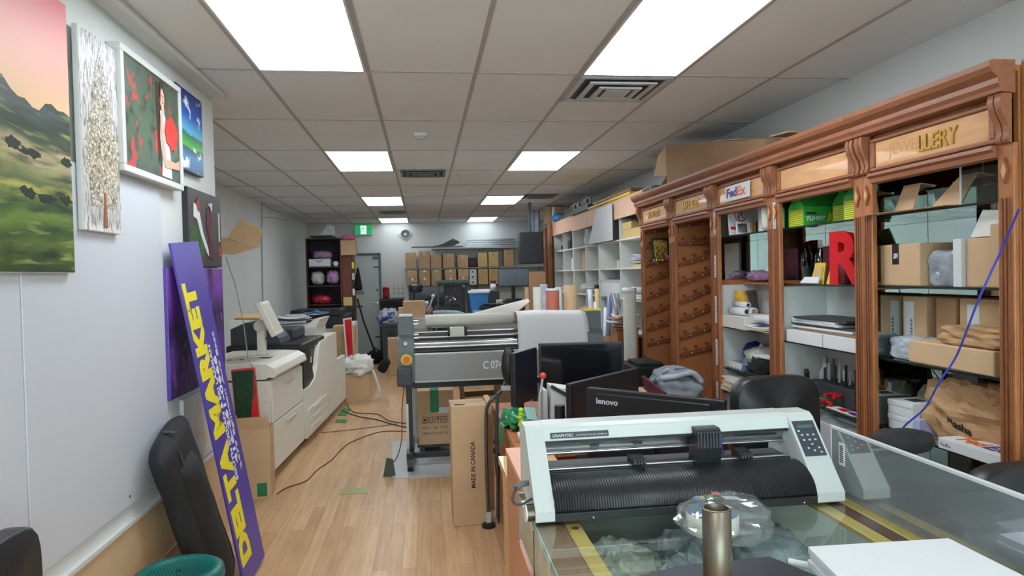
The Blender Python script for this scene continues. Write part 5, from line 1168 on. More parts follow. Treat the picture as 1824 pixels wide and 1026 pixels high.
# rolls and sheets standing behind the laminator
for nm, lab, x, y, r, h, m_, core in (('fabric_roll', 'red-brown upright roll behind the laminator right end', 1.52, 8.0, .082, 1.44, 'red_brown', 1), ('cardboard_roll', 'brown upright roll right of the red-brown roll', 1.75, 8.05, .084, 1.51, 'card', 0), ('paper_roll', 'white upright roll left of the red-brown roll, square topped', 1.38, 8.25, .055, 1.49, 'paper_warm', 0), ('paper_roll', 'thin white upright roll behind the square-topped one', 1.49, 8.42, .05, 1.52, 'poly_mailer', 0), ('paper_roll', 'thin white upright roll between the red-brown and brown rolls', 1.655, 8.3, .045, 1.48, 'paper', 0)):
    t = T(nm, lab, 'roll', (x, y, 0)); B().lathe([(0, 0), (r, 0), (r, h), (r*.72, h), (r*.72, h-.03), (0, h-.03)], n=26).build('roll', m_, t)
    if core: B().lathe([(r*.9, h+.001), (r*1.01, h+.001), (r*1.01, h+.035), (r*.9, h+.035)], n=26).build('paper_rim', 'paper', t)
t = T('cardboard_sheet', 'tall brown cardboard sheet standing behind the white rolls', 'cardboard', (1.48, 8.75, 0)); B().slab([(-.12, 0, 0), (.12, 0, 0), (.10, .06, 1.68), (-.12, .06, 1.68)], .03).build('sheet', 'card_dark', t, .003); B().slab([(-.17, -.01, 0), (-.125, -.01, 0), (-.13, .04, 1.48), (-.18, .04, 1.48)], .02).build('edge_sheet', 'card_light', t)
one(B().tube([(0, 0, 0), (-.10, .02, .32)], .006, 6), 'wooden_rod', 'oak', 'thin yellow rod leaning behind the curled sheet', 'rod', (1.18, 7.3, 1.05)); one(B().box(-.1, .1, -.1, .1, 0, 1.049), 'rod_box', 'grey_light', 'pale upright carton holding the thin yellow rod', 'box', (1.18, 7.38, 0))
# carton of rolled posters
t = carton('open carton full of rolled posters behind the desk', (.26, .26, .45), (1.90, 7.2, .52), .0, 'card_light', tape=None, open_=True); bx('support_crate', 'dark crate under the carton of rolled posters', 1.91, 7.2, 0, (.3, .3, .518), 'charcoal')
pr = [('clear tube poster', 'poly_mailer'), ('white poster roll', 'paper'), ('blue printed poster roll', 'poly_blue'), ('brown paper roll', 'card'), ('white poster roll', 'paper_warm'), ('cream paper tube', 'card_yellow'), ('white poster roll', 'paper'), ('grey film roll', 'poly_mailer')]
words = ['leaning furthest left', 'tallest, at the back left', 'short, at the front', 'leaning right at the front', 'at the back right', 'thin, in the middle', 'at the right edge', 'leaning over the right rim']
for k, (lab, m_) in enumerate(pr):
    x, y = -.09+.06*(k % 4), -.07+.13*(k//4); h = .95-.07*((k*3) % 5)
    t = T('poster_roll', '%s in the open carton, %s' % (lab, words[k]), 'roll', (1.91+x, 7.2+y, .526), 0, 'rolled posters in the open carton', random.uniform(-.08, .08), (-.12, -.08, .04, .1, .12, .02, .08, .16)[k]*.6); B().lathe([(.012, .0), (.026, .0), (.026, h), (.016, h), (.012, 0)], n=14).build('roll', m_, t)
t = T('foam_board_sheet', 'white foam board standing at the back of the poster carton', 'board', (2.0, 7.28, .53)); B().slab([(-.06, 0, 0), (.03, 0, 0), (.05, .03, .62), (-.07, .03, .66)], .006).build('board', 'poly_mailer', t)
t = T('brown_stand', 'small brown cabinet beside the tall white roll, papers on top', 'cabinet', (2.04, 6.85, 0)); B().box(-.10, .12, -.14, .14, 0, 1.06).build('body', 'wood_case', t, .004); B().box(-.12, .13, -.16, .15, 1.06, 1.08).build('top', 'wood_case_dark', t, .003)
sheets('loose pink and white papers on the small brown cabinet', (2.04, 6.85, 1.08), (.2, .24), .2, 6, ('paper', 'sticker_pink', 'paper_warm'), curl=.05, jit=.03, th=.015)
for k in range(3): 
    t = T('acrylic_stick', 'clear slanting strip in the small cabinet papers, %s' % ('left', 'middle', 'right')[k], 'strip', (1.98+.05*k, 6.9, 1.20), 0, None, 0, -.2-.06*k); B().box(-.008, .008, -.015, .015, 0, .24).build('strip', 'poly_mailer', t)
bx('dark_cabinet', 'dark cupboard below the poster carton, against the shelving', 1.83, 7.70, 0, (.3, .5, 1.02), 'black'); one(B().blob((0, 0, .08), (.36, .34, .20), 6, .5, 3, 20), 'paper_bundle', 'plastic_clearish', 'crumpled white wrapping on the dark cupboard behind the poster carton', 'bundle', (1.87, 7.75, 1.022))
one(B().slab([(-.1, -.1, 0), (.12, -.1, .1), (.12, .1, .12), (-.1, .1, .02)], .02), 'cardboard_piece', 'card', 'bent tan cardboard piece behind the brown roll', 'cardboard', (1.90, 8.3, 1.10)); bx('black_stand', 'black stand behind the brown roll', 1.9, 8.3, 0, (.24, .22, 1.1), 'black')

# ================================================================ wooden display cabinets
CX = 2.15; PITCH = .865; Y0 = 2.235
def cabinet(k, label, back, shelves, letters=None):
    y0 = Y0+PITCH*k; t = T('display_cabinet', label, 'cabinet', (0, y0, 0)); W_ = PITCH-.002
    BX = 2.50
    if k == 0: B().box(CX+.02, BX, 0, .02, 0, 2.36).build('side_panel', 'wood_case', t)
    dv = B().box(CX+.025, BX, W_-.02, W_, 0, 2.36).build('side_panel', 'wood_case' if k < 3 else 'slat_board', t)
    if k < 3:
        B().box(CX+.03, BX-.02, W_-.026, W_-.02, 1.58, 2.262).build('side_mirror', 'mirror', dv); B().box(CX+.03, BX-.02, W_-.026, W_-.02, .5, 1.54).build('white_side', 'trim_white' if k else 'mirror', dv)
    for s_ in (0, 1):
        p0 = .0 if s_ == 0 else W_-.07
        b = B().box(CX, CX+.025, p0, p0+.07, 0, 2.10)
        po = b.build('post', 'wood_case', t, .003)
        b = B()
        for q in (.018, .035, .052): b.box(CX-.005, CX, p0+q-.0045, p0+q+.0045, .12, 1.90)
        b.build('fluting', 'wood_case_dark', po)
        c = (p0+.035, 2.0); B().prism([(c[0]-.02, c[1]), (c[0], c[1]+.05), (c[0]+.02, c[1]), (c[0], c[1]-.05)], 'x', CX-.008, CX).build('diamond_outline', 'wood_case_dark', po); B().prism([(c[0]-.011, c[1]), (c[0], c[1]+.03), (c[0]+.011, c[1]), (c[0], c[1]-.03)], 'x', CX-.012, CX-.008).build('diamond_centre', 'wood_panel', po)
        pr_ = [(CX+.0, 2.10), (CX-.012, 2.10), (CX-.02, 2.115), (CX-.012, 2.135), (CX-.018, 2.17), (CX-.04, 2.21), (CX-.05, 2.25), (CX-.045, 2.28), (CX, 2.28)]
        br = B()
        for q in (p0+.006, p0+.038): br.prism(pr_, 'y', q, q+.026, True)
        br.build('scroll_bracket', 'wood_moulding', t)
    B().prism([(CX+.01, 2.28), (CX-.05, 2.285), (CX-.052, 2.30), (CX-.062, 2.315), (CX-.06, 2.335), (CX-.085, 2.355), (CX-.095, 2.375), (CX-.095, 2.395), (CX-.08, 2.40), (CX+.01, 2.40)], 'y', 0, W_, False).build('cornice', 'wood_moulding', t)
    B().box(CX+.012, CX+.03, .07, W_-.07, 2.06, 2.28).build('header_board', 'wood_case', t)
    B().box(CX-.002, CX+.012, .10, W_-.10, 2.125, 2.245).build('header_panel', 'wood_panel', t, .004)
    B().box(CX-.012, CX+.012, .07, W_-.07, 2.245, 2.262).box(CX-.012, CX+.012, .07, W_-.07, 2.108, 2.125).box(CX-.012, CX+.012, .07, .10, 2.125, 2.245).box(CX-.012, CX+.012, W_-.1, W_-.07, 2.125, 2.245).build('header_frame', 'wood_moulding', t, .005)
    B().prism([(CX+.02, 2.10), (CX-.025, 2.10), (CX-.028, 2.085), (CX-.015, 2.075), (CX-.012, 2.055), (CX+.02, 2.05)], 'y', .07, W_-.07).build('lower_moulding', 'wood_moulding', t)
    B().box(CX+.01, BX, .0, W_, 2.36, 2.38).build('top', 'wood_case', t); B().box(CX+.03, BX-.02, .02, W_-.03, 2.265, 2.28).build('inner_ceiling', 'wood_case', t)
    B().box(CX+.01, BX-.02, .02, W_-.03, 0, .10).build('plinth', 'wood_case_dark', t)
    B().box(BX-.015, BX, .0, W_, .10, 2.28).build('back_panel', 'wood_case_dark', t)
    if back in ('mirror_white', 'mirror_all'):
        zs = 1.58 if back == 'mirror_white' else .5
        for q0, q1 in ((.022, W_*.5-.002), (W_*.5+.002, W_-.028)):
            B().box(BX-.021, BX-.015, q0, q1, zs, 2.255).build('mirror', 'mirror', t)
            if back == 'mirror_white': B().box(BX-.021, BX-.015, q0, q1, .12, 1.54).build('white_back', 'trim_white', t)
    for z, m_, xf in shelves:
        if m_ == 'glass': s_ = B().box(xf, 2.476, .022, W_-.03, z-.008, z).build('glass_shelf', 'glass', t); B().box(xf-.004, xf, .022, W_-.022, z-.009, z+.001).build('shelf_edge', 'glass_edge', s_)
        else: B().box(xf, 2.476, .022, W_-.03, z-.018, z).build('shelf', m_, t)
    return t, y0, W_
GS = CX+.05
S1 = [(1.90, 'glass', GS), (1.56, 'glass', GS), (1.21, 'glass', GS), (.868, 'glass', GS), (.45, 'wood_case', GS)]
t, y, W_ = cabinet(0, 'wooden display cabinet nearest the viewer, gold letters LLERY on its header', 'mirror_all', S1)
txt('LLERY', .1, (CX-.0022, .475, 2.148), (0, -1, 0), (0, 0, 1), 'gold', 'gold_lettering', t, .006, .001, fit=.22, cap=.07)
txt('JEWE', .1, (CX-.0022, .67, 2.15), (0, -1, 0), (0, 0, 1), 'ghost_letter', 'ghost_lettering', t, .0003, .0, fit=.18, cap=.066)  # faint ghost letters, a wood tone of their own
B().box(CX+.03, 2.645, -.022, -.002, 0, 2.40).build('end_panel', 'wood_end', t, .003)

cabinet(1, 'wooden display cabinet second from the viewer, holding green boxes and a red letter R', 'mirror_white', S1)
t, y, W_ = cabinet(2, 'wooden display cabinet in the middle with a taped courier sign on its header', 'mirror_white', [(1.90, 'glass', GS), (1.56, 'wood_case', 2.36), (1.235, 'glass', GS), (.93, 'glass', GS), (.76, 'wood_case', GS)])
sg = B().cbox((CX-.016, .44, 2.185), (.004, .36, .105), Matrix.Rotation(math.radians(0), 3, 'X')).build('courier_sign', 'paper', t)
txt('Fed', .1, (CX-.0185, .60, 2.155), (0, -1, 0), (0, 0, 1), 'deep_violet', 'sign_lettering', t, .0006, .004, fit=.155, cap=.065); txt('Ex', .1, (CX-.0185, .435, 2.155), (0, -1, 0), (0, 0, 1), 'orange', 'sign_lettering', t, .0006, .004, fit=.12, cap=.065)
def slatcab(k, label, word):
    t, y, W_ = cabinet(k, label, 'none', [])
    fy = W_-.02   # rails run on the far side panel, facing the viewer
    for q, sl_ in enumerate((.03, .0, .09, .13, .13, .12, .10, .07)):
        z = 2.045-.158*q-sl_*.3; x0, x1 = CX+.045, 2.478; dz = sl_*.85
        s_ = B(); s_.slab([(x0, fy, z), (x1, fy, z+dz), (x1, fy-.03, z+dz), (x0, fy-.03, z)], .012); s_.slab([(x0, fy-.03, z-.012), (x1, fy-.03, z+dz-.012), (x1, fy-.03, z+dz+.02), (x0, fy-.03, z+.02)], .005)
        rail = s_.build('rail', 'slat_dark', t)
        for f_ in (.15, .5, .85): B().cyl((x0+(x1-x0)*f_, fy, z+dz*f_+.045), (x0+(x1-x0)*f_, fy-.04, z+dz*f_+.05), .011, n=8).build('peg', 'slat_dark', rail)
        for f_ in (.3+.04*(q % 3), .75-.03*(q % 2)): B().ball((x0+(x1-x0)*f_, fy-.040, z+dz*f_), .007, 8).build('price_pin', 'paper', rail)
    txt(word, .1, (CX-.0022, W_*.5+.17, 2.155), (0, -1, 0), (0, 0, 1), 'gold', 'gold_lettering', t, .006, .001, fit=.33, cap=.062)
    return t
slatcab(3, 'wooden peg-rail cabinet with gold BANGLES lettering, fourth from the viewer', 'BANGLES')
t = slatcab(4, 'wooden peg-rail cabinet with gold ANKLETS lettering, last beside the white shelving', 'ANKLETS')
B().box(CX+.04, 2.478, .45, PITCH-.055, 1.735, 1.743).build('glass_shelf', 'glass', t)
# paper strips with printed letters on the posts between cabinets
for k, (yy, z0, z1) in enumerate(((Y0+2*PITCH-.03, 1.90, 2.06), (Y0+3*PITCH-.03, 1.92, 2.10), (Y0+3*PITCH-.03, 1.60, 1.76), (Y0+3*PITCH-.03, 1.26, 1.46), (Y0+3*PITCH-.03, .95, 1.14), (Y0+3*PITCH-.03, .70, .82))):
    t = T('paper_label', 'narrow printed paper strip taped down the cabinet post, %s' % ['right of the white bottle', 'topmost on the far post', 'second from top on the far post', 'third from top on the far post', 'fourth from top on the far post', 'lowest on the far post'][k], 'label', (CX-.0065, yy, z0)); B().box(-.0012, 0, -.014, .014, 0, z1-z0).build('strip', 'paper', t)
    b = B()
    for q in range(int((z1-z0)/.012)-1): b.box(-.0018, -.0012, -.007+.003*(q % 2), .007-.002*(q % 3), .008+.012*q, .015+.012*q)
    b.build('printed_line', 'text_black', t)
# boxes on top of the cabinets
t = T('long_carton', 'long battered carton on top of the cabinets, taller at its far open end', 'box', (2.36, 5.0, 2.403)); B().prism([(.85, 0), (.85, .375), (.35, .28), (-.4, .165), (-.92, .075), (-.92, 0)], 'x', -.19, .2).build('body', 'card_dark', t, .004)
B().slab([(-.19, .851, .37), (-.19, .851, .1), (-.25, 1.02, .12), (-.22, .98, .3)], .005).slab([(-.19, .852, .1), (.19, .852, .1), (.19, .98, .02), (-.2, .99, .02)], .005).build('flap', 'card', t); B().prism([(-.90, .09), (-.90, .10), (-1.12, .085), (-1.12, .075)], 'x', -.15, .2).build('flap', 'card', t)
B().prism([(.1, .245), (.1, .25), (-.55, .15), (-.55, .145)], 'x', -.192, .0).build('tape', 'tape', t)
t = T('clear_film', 'crumpled clear film and pale sheets on top of the last cabinet', 'film', (2.30, 6.28, 2.403)); B().blob((0, 0, .025), (.3, .5, .06), 4, .5, 4, 22, facet=True).build('film', 'poly_silver', t); B().box(-.14, .14, -.1, .22, .058, .062).build('sheet', 'poly_mailer', t)

# ---------------------------------------------------------------- things in cabinet 1
BEFORE = set(bpy.data.objects)
E1, E2, E3, E4 = 1.9015, 1.5615, 1.2115, .8695
def leanc(label, y, w_, s_): 
    t = T('cardboard_sleeve', label, 'cardboard', (2.36, y, E1)); B().slab([(-.1, w_/2, .0), (-.1, -w_/2, .0), (-.08, -w_/2-.07*s_, .13), (-.08, w_/2-.16*s_, .13)], .006).slab([(-.1, w_/2, .0), (-.1, -w_/2, .0), (.06, -w_/2, .0), (.06, w_/2, .0)], .004).slab([(-.08, w_/2-.16*s_, .13), (-.08, -w_/2-.07*s_, .13), (.0, -w_/2-.07*s_, .12), (.0, w_/2-.16*s_, .12)], .004).build('sleeve', 'card_light', t)
leanc('small folded tan cardboard sleeve on the top shelf, left one', 2.955, .13, .3); leanc('folded tan cardboard sleeve on the top shelf, right one', 2.70, .18, 1)
t = T('acrylic_case', 'clear acrylic display case at the right of the top shelf', 'case', (2.36, 2.44, E1)); B().box(-.13, .13, -.12, -.114, 0, .30).box(-.13, -.124, -.114, .12, 0, .30).box(-.124, .13, .114, .12, 0, .30).box(-.124, .13, -.114, .114, .294, .30).build('case', 'acrylic_clear', t); B().box(-.132, -.128, .114, .121, 0, .3).box(-.132, -.128, -.121, .121, .296, .302).build('edge', 'grey_light', t)
t = T('acrylic_case', 'low clear acrylic case at the left of the top shelf', 'case', (2.445, 2.93, E1)); B().box(-.03, -.024, -.12, .1, 0, .14).box(-.03, .03, -.12, .1, .134, .14).build('case', 'acrylic_clear', t)
one(B().slab([(-.1, -.42, .0), (.0, -.42, .0), (.0, .0, .0), (-.14, .08, .0)], .003), 'grey_card', 'card_dark', 'flat brown-grey card sticking out over the top shelf edge', 'cardboard', (2.26, 3.03-.03, E1+.001))
t = carton('tan carton with a black taped mark on the second shelf, left', (.26, .265, .195), (2.34, 2.925, E2), 0, 'card', tape=None)
B().box(-.1312, -.1302, -.0, .045, .10, .196).box(-.1312, -.02, 0, .045, .1955, .197).build('black_label', 'black', t); txt('S/N', .04, (-.1315, .036, .128), (0, -1, 0), (0, 0, 1), 'text_white', 'label_lettering', t, .0003, .001, fit=.03, cap=.025, shear=.3)
def parcel(name, label, loc, size, mat, seed=1, rz=0, rx=0, ry=0, txt_=None, amp=.08):
    t = T(name, label, 'parcel', loc, rz, None, rx, ry); B().blob((0, 0, size[2]/2*.93), size, seed, amp, 2.6, 40, facet=True, p=7).build('body', mat, t); return t
t = parcel('plastic_mailer', 'crinkled silver plastic mailer standing on the second shelf, middle', (2.30, 2.69, E2), (.12, .20, .165), 'poly_silver', 3)
t = T('white_box', 'narrow white box edge-on beside the silver mailer', 'box', (2.31, 2.565, E2)); B().box(-.11, .11, -.022, .022, 0, .20).build('body', 'paper_grey', t, .003)

t = carton('tan carton behind the white box on the second shelf', (.24, .125, .20), (2.34, 2.477, E2), 0, 'card', tape='y')
t = carton('tan carton with a pale letter at the right end of the second shelf', (.22, .11, .25), (2.32, 2.355, E2), 0, 'card', tape=None); txt('C', .09, (-.1105, .03, .075), (0, -1, 0), (0, 0, 1), 'card_light', 'printed_letter', t, .0003, .002)
t = T('paper_pack', 'white shipping papers propped on the tan carton, second shelf', 'papers', (2.34, 2.47, E2+.202)); B().slab([(-.1, .06, 0), (-.1, -.06, 0), (-.07, -.07, .10), (-.07, .03, .11)], .008).build('pack', 'paper_warm', t); txt('PRE', .02, (-.103, -.02, .012), (0, -1, 0), (.2, 0, .8), 'text_black', 'printed_text', t, .0003)
# third shelf
for k, (yy, w_) in enumerate(((2.99, .16), (2.79, .12), (2.60, .22), (2.42, .11))):
    t = carton('tan upright carton at the back of the third shelf, %s' % ['far left', 'second, turned edge-on', 'third, with a barcode label', 'far right'][k], (.14, w_, .295), (2.49, yy, E3), 0, 'card' if k != 1 else 'card_dark', tape=None, group=None)
    if k in (0, 2):
        B().box(-.0712, -.0702, .0, .065, .10, .27).build('label', 'paper', t); b = B()
        for q in range(9): b.box(-.0716, -.0712, .008, .024, .11+.009*q, .114+.009*q+.002*(q % 2))
        b.build('barcode', 'text_black', t)
t = parcel('plastic_mailer', 'crumpled white and blue plastic mailer at the left of the third shelf', (2.32, 2.955, E3), (.17, .18, .11), 'poly_mailer', 5); B().box(-.05, .04, -.05, .06, .100, .104).build('label', 'paper_warm', t)
t = carton('long flat tan carton along the front of the third shelf', (.20, .50, .10), (2.31, 2.63, E3), -.04, 'card_light', tape=None)
t = parcel('kraft_mailer', 'crumpled brown paper mailer lying on the long tan carton', (2.32, 2.53, E3+.102), (.2, .36, .085), 'kraft', 7, amp=.16)
# lower shelf
for k in range(2):
    t = T('white_box', 'white lidded box stacked at the left of the lowest shelf, %s' % ('lower', 'upper')[k], 'box', (2.32, 2.965, E4+.0005+.0705*k), .05*k); B().box(-.09, .09, -.085, .075, 0, .069).build('body', 'paper', t, .004); B().box(-.0925, .0925, -.0875, .0775, .045, .0695).build('lid', 'paper', t, .003)
B().box(-.04, .03, -.04, .03, .0697, .0705).build('label', 'charcoal', t)
kk = 0
for lv in range(3):
    for c_ in range(2): bx('small_white_box', 'small white carton in the pile behind the paper bag, %s row, %s' % (('bottom', 'middle', 'top')[lv], ('left', 'right')[c_]), 2.42, 2.90-.085*c_, E4+.063*lv+.0, (.10, .08, .06), 'paper', group='small white cartons piled on the lowest shelf')
bx('lilac_box', 'pale lilac box beside the white lidded boxes on the lowest shelf', 2.29, 2.875, E4, (.1, .07, .075), 'lilac')
t = T('paper_bag', 'big crumpled brown paper shopping bag on the lowest shelf', 'bag', (2.385, 2.66, E4), .1); B().blob((0, .0, .125), (.15, .46, .27), 11, .42, 2.6, 40, facet=True, p=3, ridged=False).build('bag', 'kraft', t)
B().blob((.0, -.17, .22), (.12, .22, .12), 6, .5, 3, 24, facet=True).build('folded_top', 'kraft', t)
txt('Basha', .06, (-.084, .05, .085), (0, -1, -.25), (-.1, 0, 1), 'text_black', 'printed_word', t, .001, .001, fit=.12, cap=.035)
one(B().blob((0, 0, .10), (.10, .12, .20), 2, .2, 3), 'olive_bag', 'olive', 'dull olive bag behind the white boxes on the lowest shelf', 'bag', (2.43, 2.99, E4))
t = T('courier_box', 'white flat courier box with purple and orange letters on the lowest shelf', 'box', (2.265, 2.50, E4), .0); B().box(-.085, .065, -.20, .155, 0, .045).build('body', 'paper', t, .002)
txt('Fed', .1, (-.05, .10, .0455), (0, -1, 0), (1, 0, 0), 'orange', 'box_lettering', t, .0004, .004, fit=.12, cap=.075); txt('Ex', .1, (-.05, -.035, .0455), (0, -1, 0), (1, 0, 0), 'deep_violet', 'box_lettering', t, .0004, .004, fit=.10, cap=.075); txt('FedEx', .02, (-.0855, .14, .012), (0, -1, 0), (0, 0, 1), 'deep_violet', 'box_lettering', t, .0003, .0, fit=.055, cap=.015)
one(B().tube(sm([(2.02, 2.08, 1.84), (2.08, 2.22, 1.70), (2.06, 2.30, 1.52), (2.10, 2.45, 1.30), (2.08, 2.52, 1.18), (2.09, 2.62, 1.05), (2.07, 2.72, .95), (2.10, 2.79, .87), (2.06, 2.80, .80)], 8), .004), 'blue_cable', 'blue_cable', 'thin blue network cable hanging diagonally across the nearest cabinet', 'cable')
# ---------------------------------------------------------------- cabinet 2
def gable(label, y, w_, name='green_box', group=None, brand=True, rz=0):
    t = T(name, label, 'box', (2.36, y, E1), rz); a, h = w_/2, .115; d = .085
    B().prism([(-d, 0), (d, 0), (d, h), (.012, .19), (.012, .225), (-.012, .225), (-.012, .19), (-d, h)], 'y', -a, a).build('body', 'green_box', t, .002)
    b = B()
    for q in range(9): b.box(-d*.9, d*.9, a+.0002, a+.0012, .006+.011*q, .012+.011*q)
    b.build('printed_lines', 'yellow', t)
    B().tube([(-d-.0, -.04, .138-.02), (-d+.02, -.03, .128), (-d+.02, .03, .128), (-d-.0, .04, .118)], .003).build('handle', 'leaf_dark', t)
    if brand:
        txt('YUMMY', .04, (-d-.0007, a-.012, .03), (0, -1, 0), (0, 0, 1), 'text_white', 'box_lettering', t, .0004, .001, fit=.125, cap=.028); txt('K', .06, (-d-.0007, a-.145, .022), (0, -1, 0), (0, 0, 1), 'yellow', 'box_lettering', t, .0004, .003, fit=.055, cap=.055, shear=.3)
        B().box(-d-.0012, -d, a-.08, a-.015, .068, .08).build('small_print', 'leaf_dark', t)
    return t
gable('green gable-top food carton with white and yellow lettering, left on the top shelf', 3.83, .25, rz=PI/2)
gable('green gable-top carton at the right end of the top shelf, nearer the viewer', 3.28, .25, brand=False, rz=PI/2)
gable('green gable-top carton in the middle of the top shelf, behind the lettered one', 3.55, .14, brand=False, rz=PI/2).location.x = 2.41
txt_r = T('red_letter', 'big glossy red letter R standing on the second shelf', 'letter', (2.215, 3.455, E2), .25); txt('R', .36, (0, 0, 0), (0, -1, 0), (0, 0, 1), 'red', 'letter_body', txt_r, .022, .012, fit=.215, cap=.285)
t = T('tall_box', 'tall dark red box at the left end of the second shelf', 'box', (2.40, 3.98, E2)); B().box(-.05, .05, -.03, .03, 0, .26).build('body', 'red_dark', t, .003)
t = T('clear_bottle', 'clear perfume-like bottle left of the yellow booklets', 'bottle', (2.40, 3.86, E2)); B().lathe([(0, 0), (.035, 0), (.04, .1), (.035, .17), (.015, .20), (.015, .24), (0, .24)]).build('body', 'acrylic_clear', t); B().cyl((0, 0, .01), (0, 0, .1), .03).build('contents', 'olive', t)
t = T('grey_box', 'dark box with a lit-looking red panel behind the booklets', 'box', (2.48, 3.70, E2)); B().box(-.05, .05, -.14, .10, 0, .22).build('body', 'maroon', t, .003)
for k, (yy, ang) in enumerate(((3.70, .25), (3.54, -.12))):
    t = T('booklet', 'yellow printed booklet propped on the second shelf, %s one' % ('left', 'right')[k], 'booklet', (2.30, yy, E2)); B().slab([(-.03, .065, .0), (-.03, -.065, .0), (.0, -.065+.02, .12), (.0, .065-.01, .12)], -.006).build('cover', 'yellow_board', t); B().slab([(-.0315, .045, .015), (-.0315, -.045, .015), (-.009, -.035, .10), (-.009, .045, .10)], .0006).build('printed_frame', 'card_yellow', t)
t = T('white_card_holder', 'low white card holder before the yellow booklets', 'holder', (2.24, 3.72, E2)); B().slab([(-.0, .09, .0), (-.0, -.09, .0), (.02, -.08, .035), (.02, .07, .035)], .01).build('holder', 'paper', t)
t = T('long_white_box', 'long flat white box along the front of the third shelf', 'box', (2.30, 3.52, E3)); B().box(-.12, .13, -.32, .36, 0, .072).build('body', 'paper', t, .003); B().box(-.1215, -.12, -.02, -.017, 0, .072).build('seam', 'grey_plastic', t)
for k, (yy, w_, m_) in enumerate(((3.50, .62, 'brown_wood'), (3.60, .60, 'paper'), (3.58, .56, 'charcoal'), (3.66, .5, 'paper_grey'), (3.70, .45, 'paper'), (3.62, .5, 'charcoal'))):
    bx('picture_frame', 'flat sheet or frame stacked on the long white box, %s' % ['wooden one at the bottom', 'white one above the wood', 'dark one in the middle', 'grey one above the dark', 'second from top', 'topmost dark one'][k], 2.33+.012*k, yy, E3+.0725+.0135*k, (.24, w_, .0125), m_, .03*(k % 3-1), 'frame', .002)
t = T('glasses', 'black wire spectacles lying at the shelf edge below the long white box', 'glasses', (2.235, 3.31, E3)); 
one(B().slab([(-.04, -.12, 0), (.05, -.12, 0), (.05, .12, 0), (-.04, .1, 0)], .002), 'paper_sheet', 'paper', 'loose white sheets under the black spectacles', 'papers', (2.21, 3.24, E3-.0), 0) if 0 else None
B().tube([(-.02+.02*math.cos(a*PI/6), .03+.02*math.sin(a*PI/6), .02) for a in range(12)], .0022, 6, True).tube([(-.02+.02*math.cos(a*PI/6), -.03+.02*math.sin(a*PI/6), .02) for a in range(12)], .0022, 6, True).tube([(-.02, -.05, .02), (.06, -.06, .004)], .0022, 6).tube([(-.02, .05, .02), (.06, .06, .004)], .0022, 6).build('frame', 'black', t)
# tools shelf
def plier(label, y, x, rz, m_):
    t = T('pliers', label, 'pliers', (x, y, E4+.0), rz)
    B().tube(sm([(-.10, -.03, .014), (-.05, -.035, .014), (0, -.0, .014)]), .011, 8).build('handle', m_, t); B().tube(sm([(-.10, .03, .014), (-.05, .035, .014), (0, .0, .014)]), .011, 8).build('handle', m_, t); B().prism([(0, -.012), (.02, -.015), (.06, -.003), (.06, .003), (.02, .015), (0, .012)], 'z', .006, .022).build('jaw', 'metal_dark', t); return t
plier('red-handled pliers on the tool shelf, nearest the edge', 3.62, 2.27, .9, 'red'); plier('red-handled pliers on the tool shelf, farther back', 3.50, 2.36, 1.9, 'red'); plier('green-handled pliers on the tool shelf', 3.74, 2.28, 1.3, 'green_tape'); t = plier('red-handled pliers lying atop the others', 3.58, 2.34, .3, 'red'); t.location.z = E4+.045; t = plier('dark red cutters atop the tool pile', 3.46, 2.42, 2.4, 'red_dark'); t.location.z = E4+.04
t = T('tool_organiser', 'black tool organiser packed with screwdrivers on the tool shelf', 'organiser', (2.46, 3.62, E4)); B().box(-.08, .08, -.20, .22, 0, .11).build('box', 'charcoal', t, .005)
for k in range(12): B().cyl((-.05+.05*(k % 3), -.17+.033*k, .11), (-.05+.05*(k % 3)+.01, -.165+.034*k, .17+.02*(k*5 % 4)), .008, n=8).build('tool', ('black', 'grey_light', 'chrome', 'black', 'poly_mailer', 'metal_dark')[k % 6], t)
t = T('tool_pouch', 'black tool pouch with straps hanging over the tool shelf', 'pouch', (2.46, 3.30, E4+.0)); B().blob((0, 0, .09), (.14, .15, .2), 5, .3, 3, 20).build('pouch', 'cloth_black', t)
for k, (y1, y2) in enumerate(((.10, .18), (.09, .10), (.07, -.02))): B().slab([(-.02, .0+.03*k, .15), (-.02, .03+.03*k, .15), (.0, y1+.02, .30), (.0, y1, .30)], .006).build('strap', 'grey_plastic' if k < 2 else 'charcoal', t)
B().slab([(-.085, -.02, .13), (-.085, .01, .13), (-.07, .01, .19), (-.07, -.02, .19)], .006).build('yellow_tab', 'yellow_board', t)
t = T('yellow_tape_measure', 'yellow tape measure at the right of the tool shelf', 'tape measure', (2.30, 3.31, E4)); B().box(-.03, .03, -.035, .035, 0, .06).build('case', 'yellow', t, .01); B().box(-.032, -.03, -.02, .02, .015, .045).build('label', 'black', t)
t = T('red_white_flyer', 'white flyer with red and navy print at the edge of the tool shelf', 'flyer', (2.235, 3.41, E4+.001)); B().slab([(-.03, -.13, .002), (.05, -.13, .002), (.05, .12, .004), (-.02, .13, .004)], -.0015).build('flyer', 'paper', t); B().slab([(-.01, -.02, .0045), (.04, -.03, .0045), (.04, .05, .0055), (.0, .06, .0055)], .0008).build('red_print', 'red', t); B().slab([(-.02, -.12, .0045), (.03, -.12, .0045), (.03, -.05, .0048), (-.01, -.05, .0048)], .0008).build('navy_print', 'deep_violet', t)
t = T('spray_bottle', 'clear white-capped bottle at the left of the tool shelf', 'bottle', (2.43, 3.88, E4)); B().lathe([(0, 0), (.035, 0), (.035, .14), (.014, .18), (.014, .2), (0, .2)]).build('body', 'white_plastic', t); B().cyl((0, 0, .2), (0, 0, .235), .018).build('cap', 'grey_light', t)
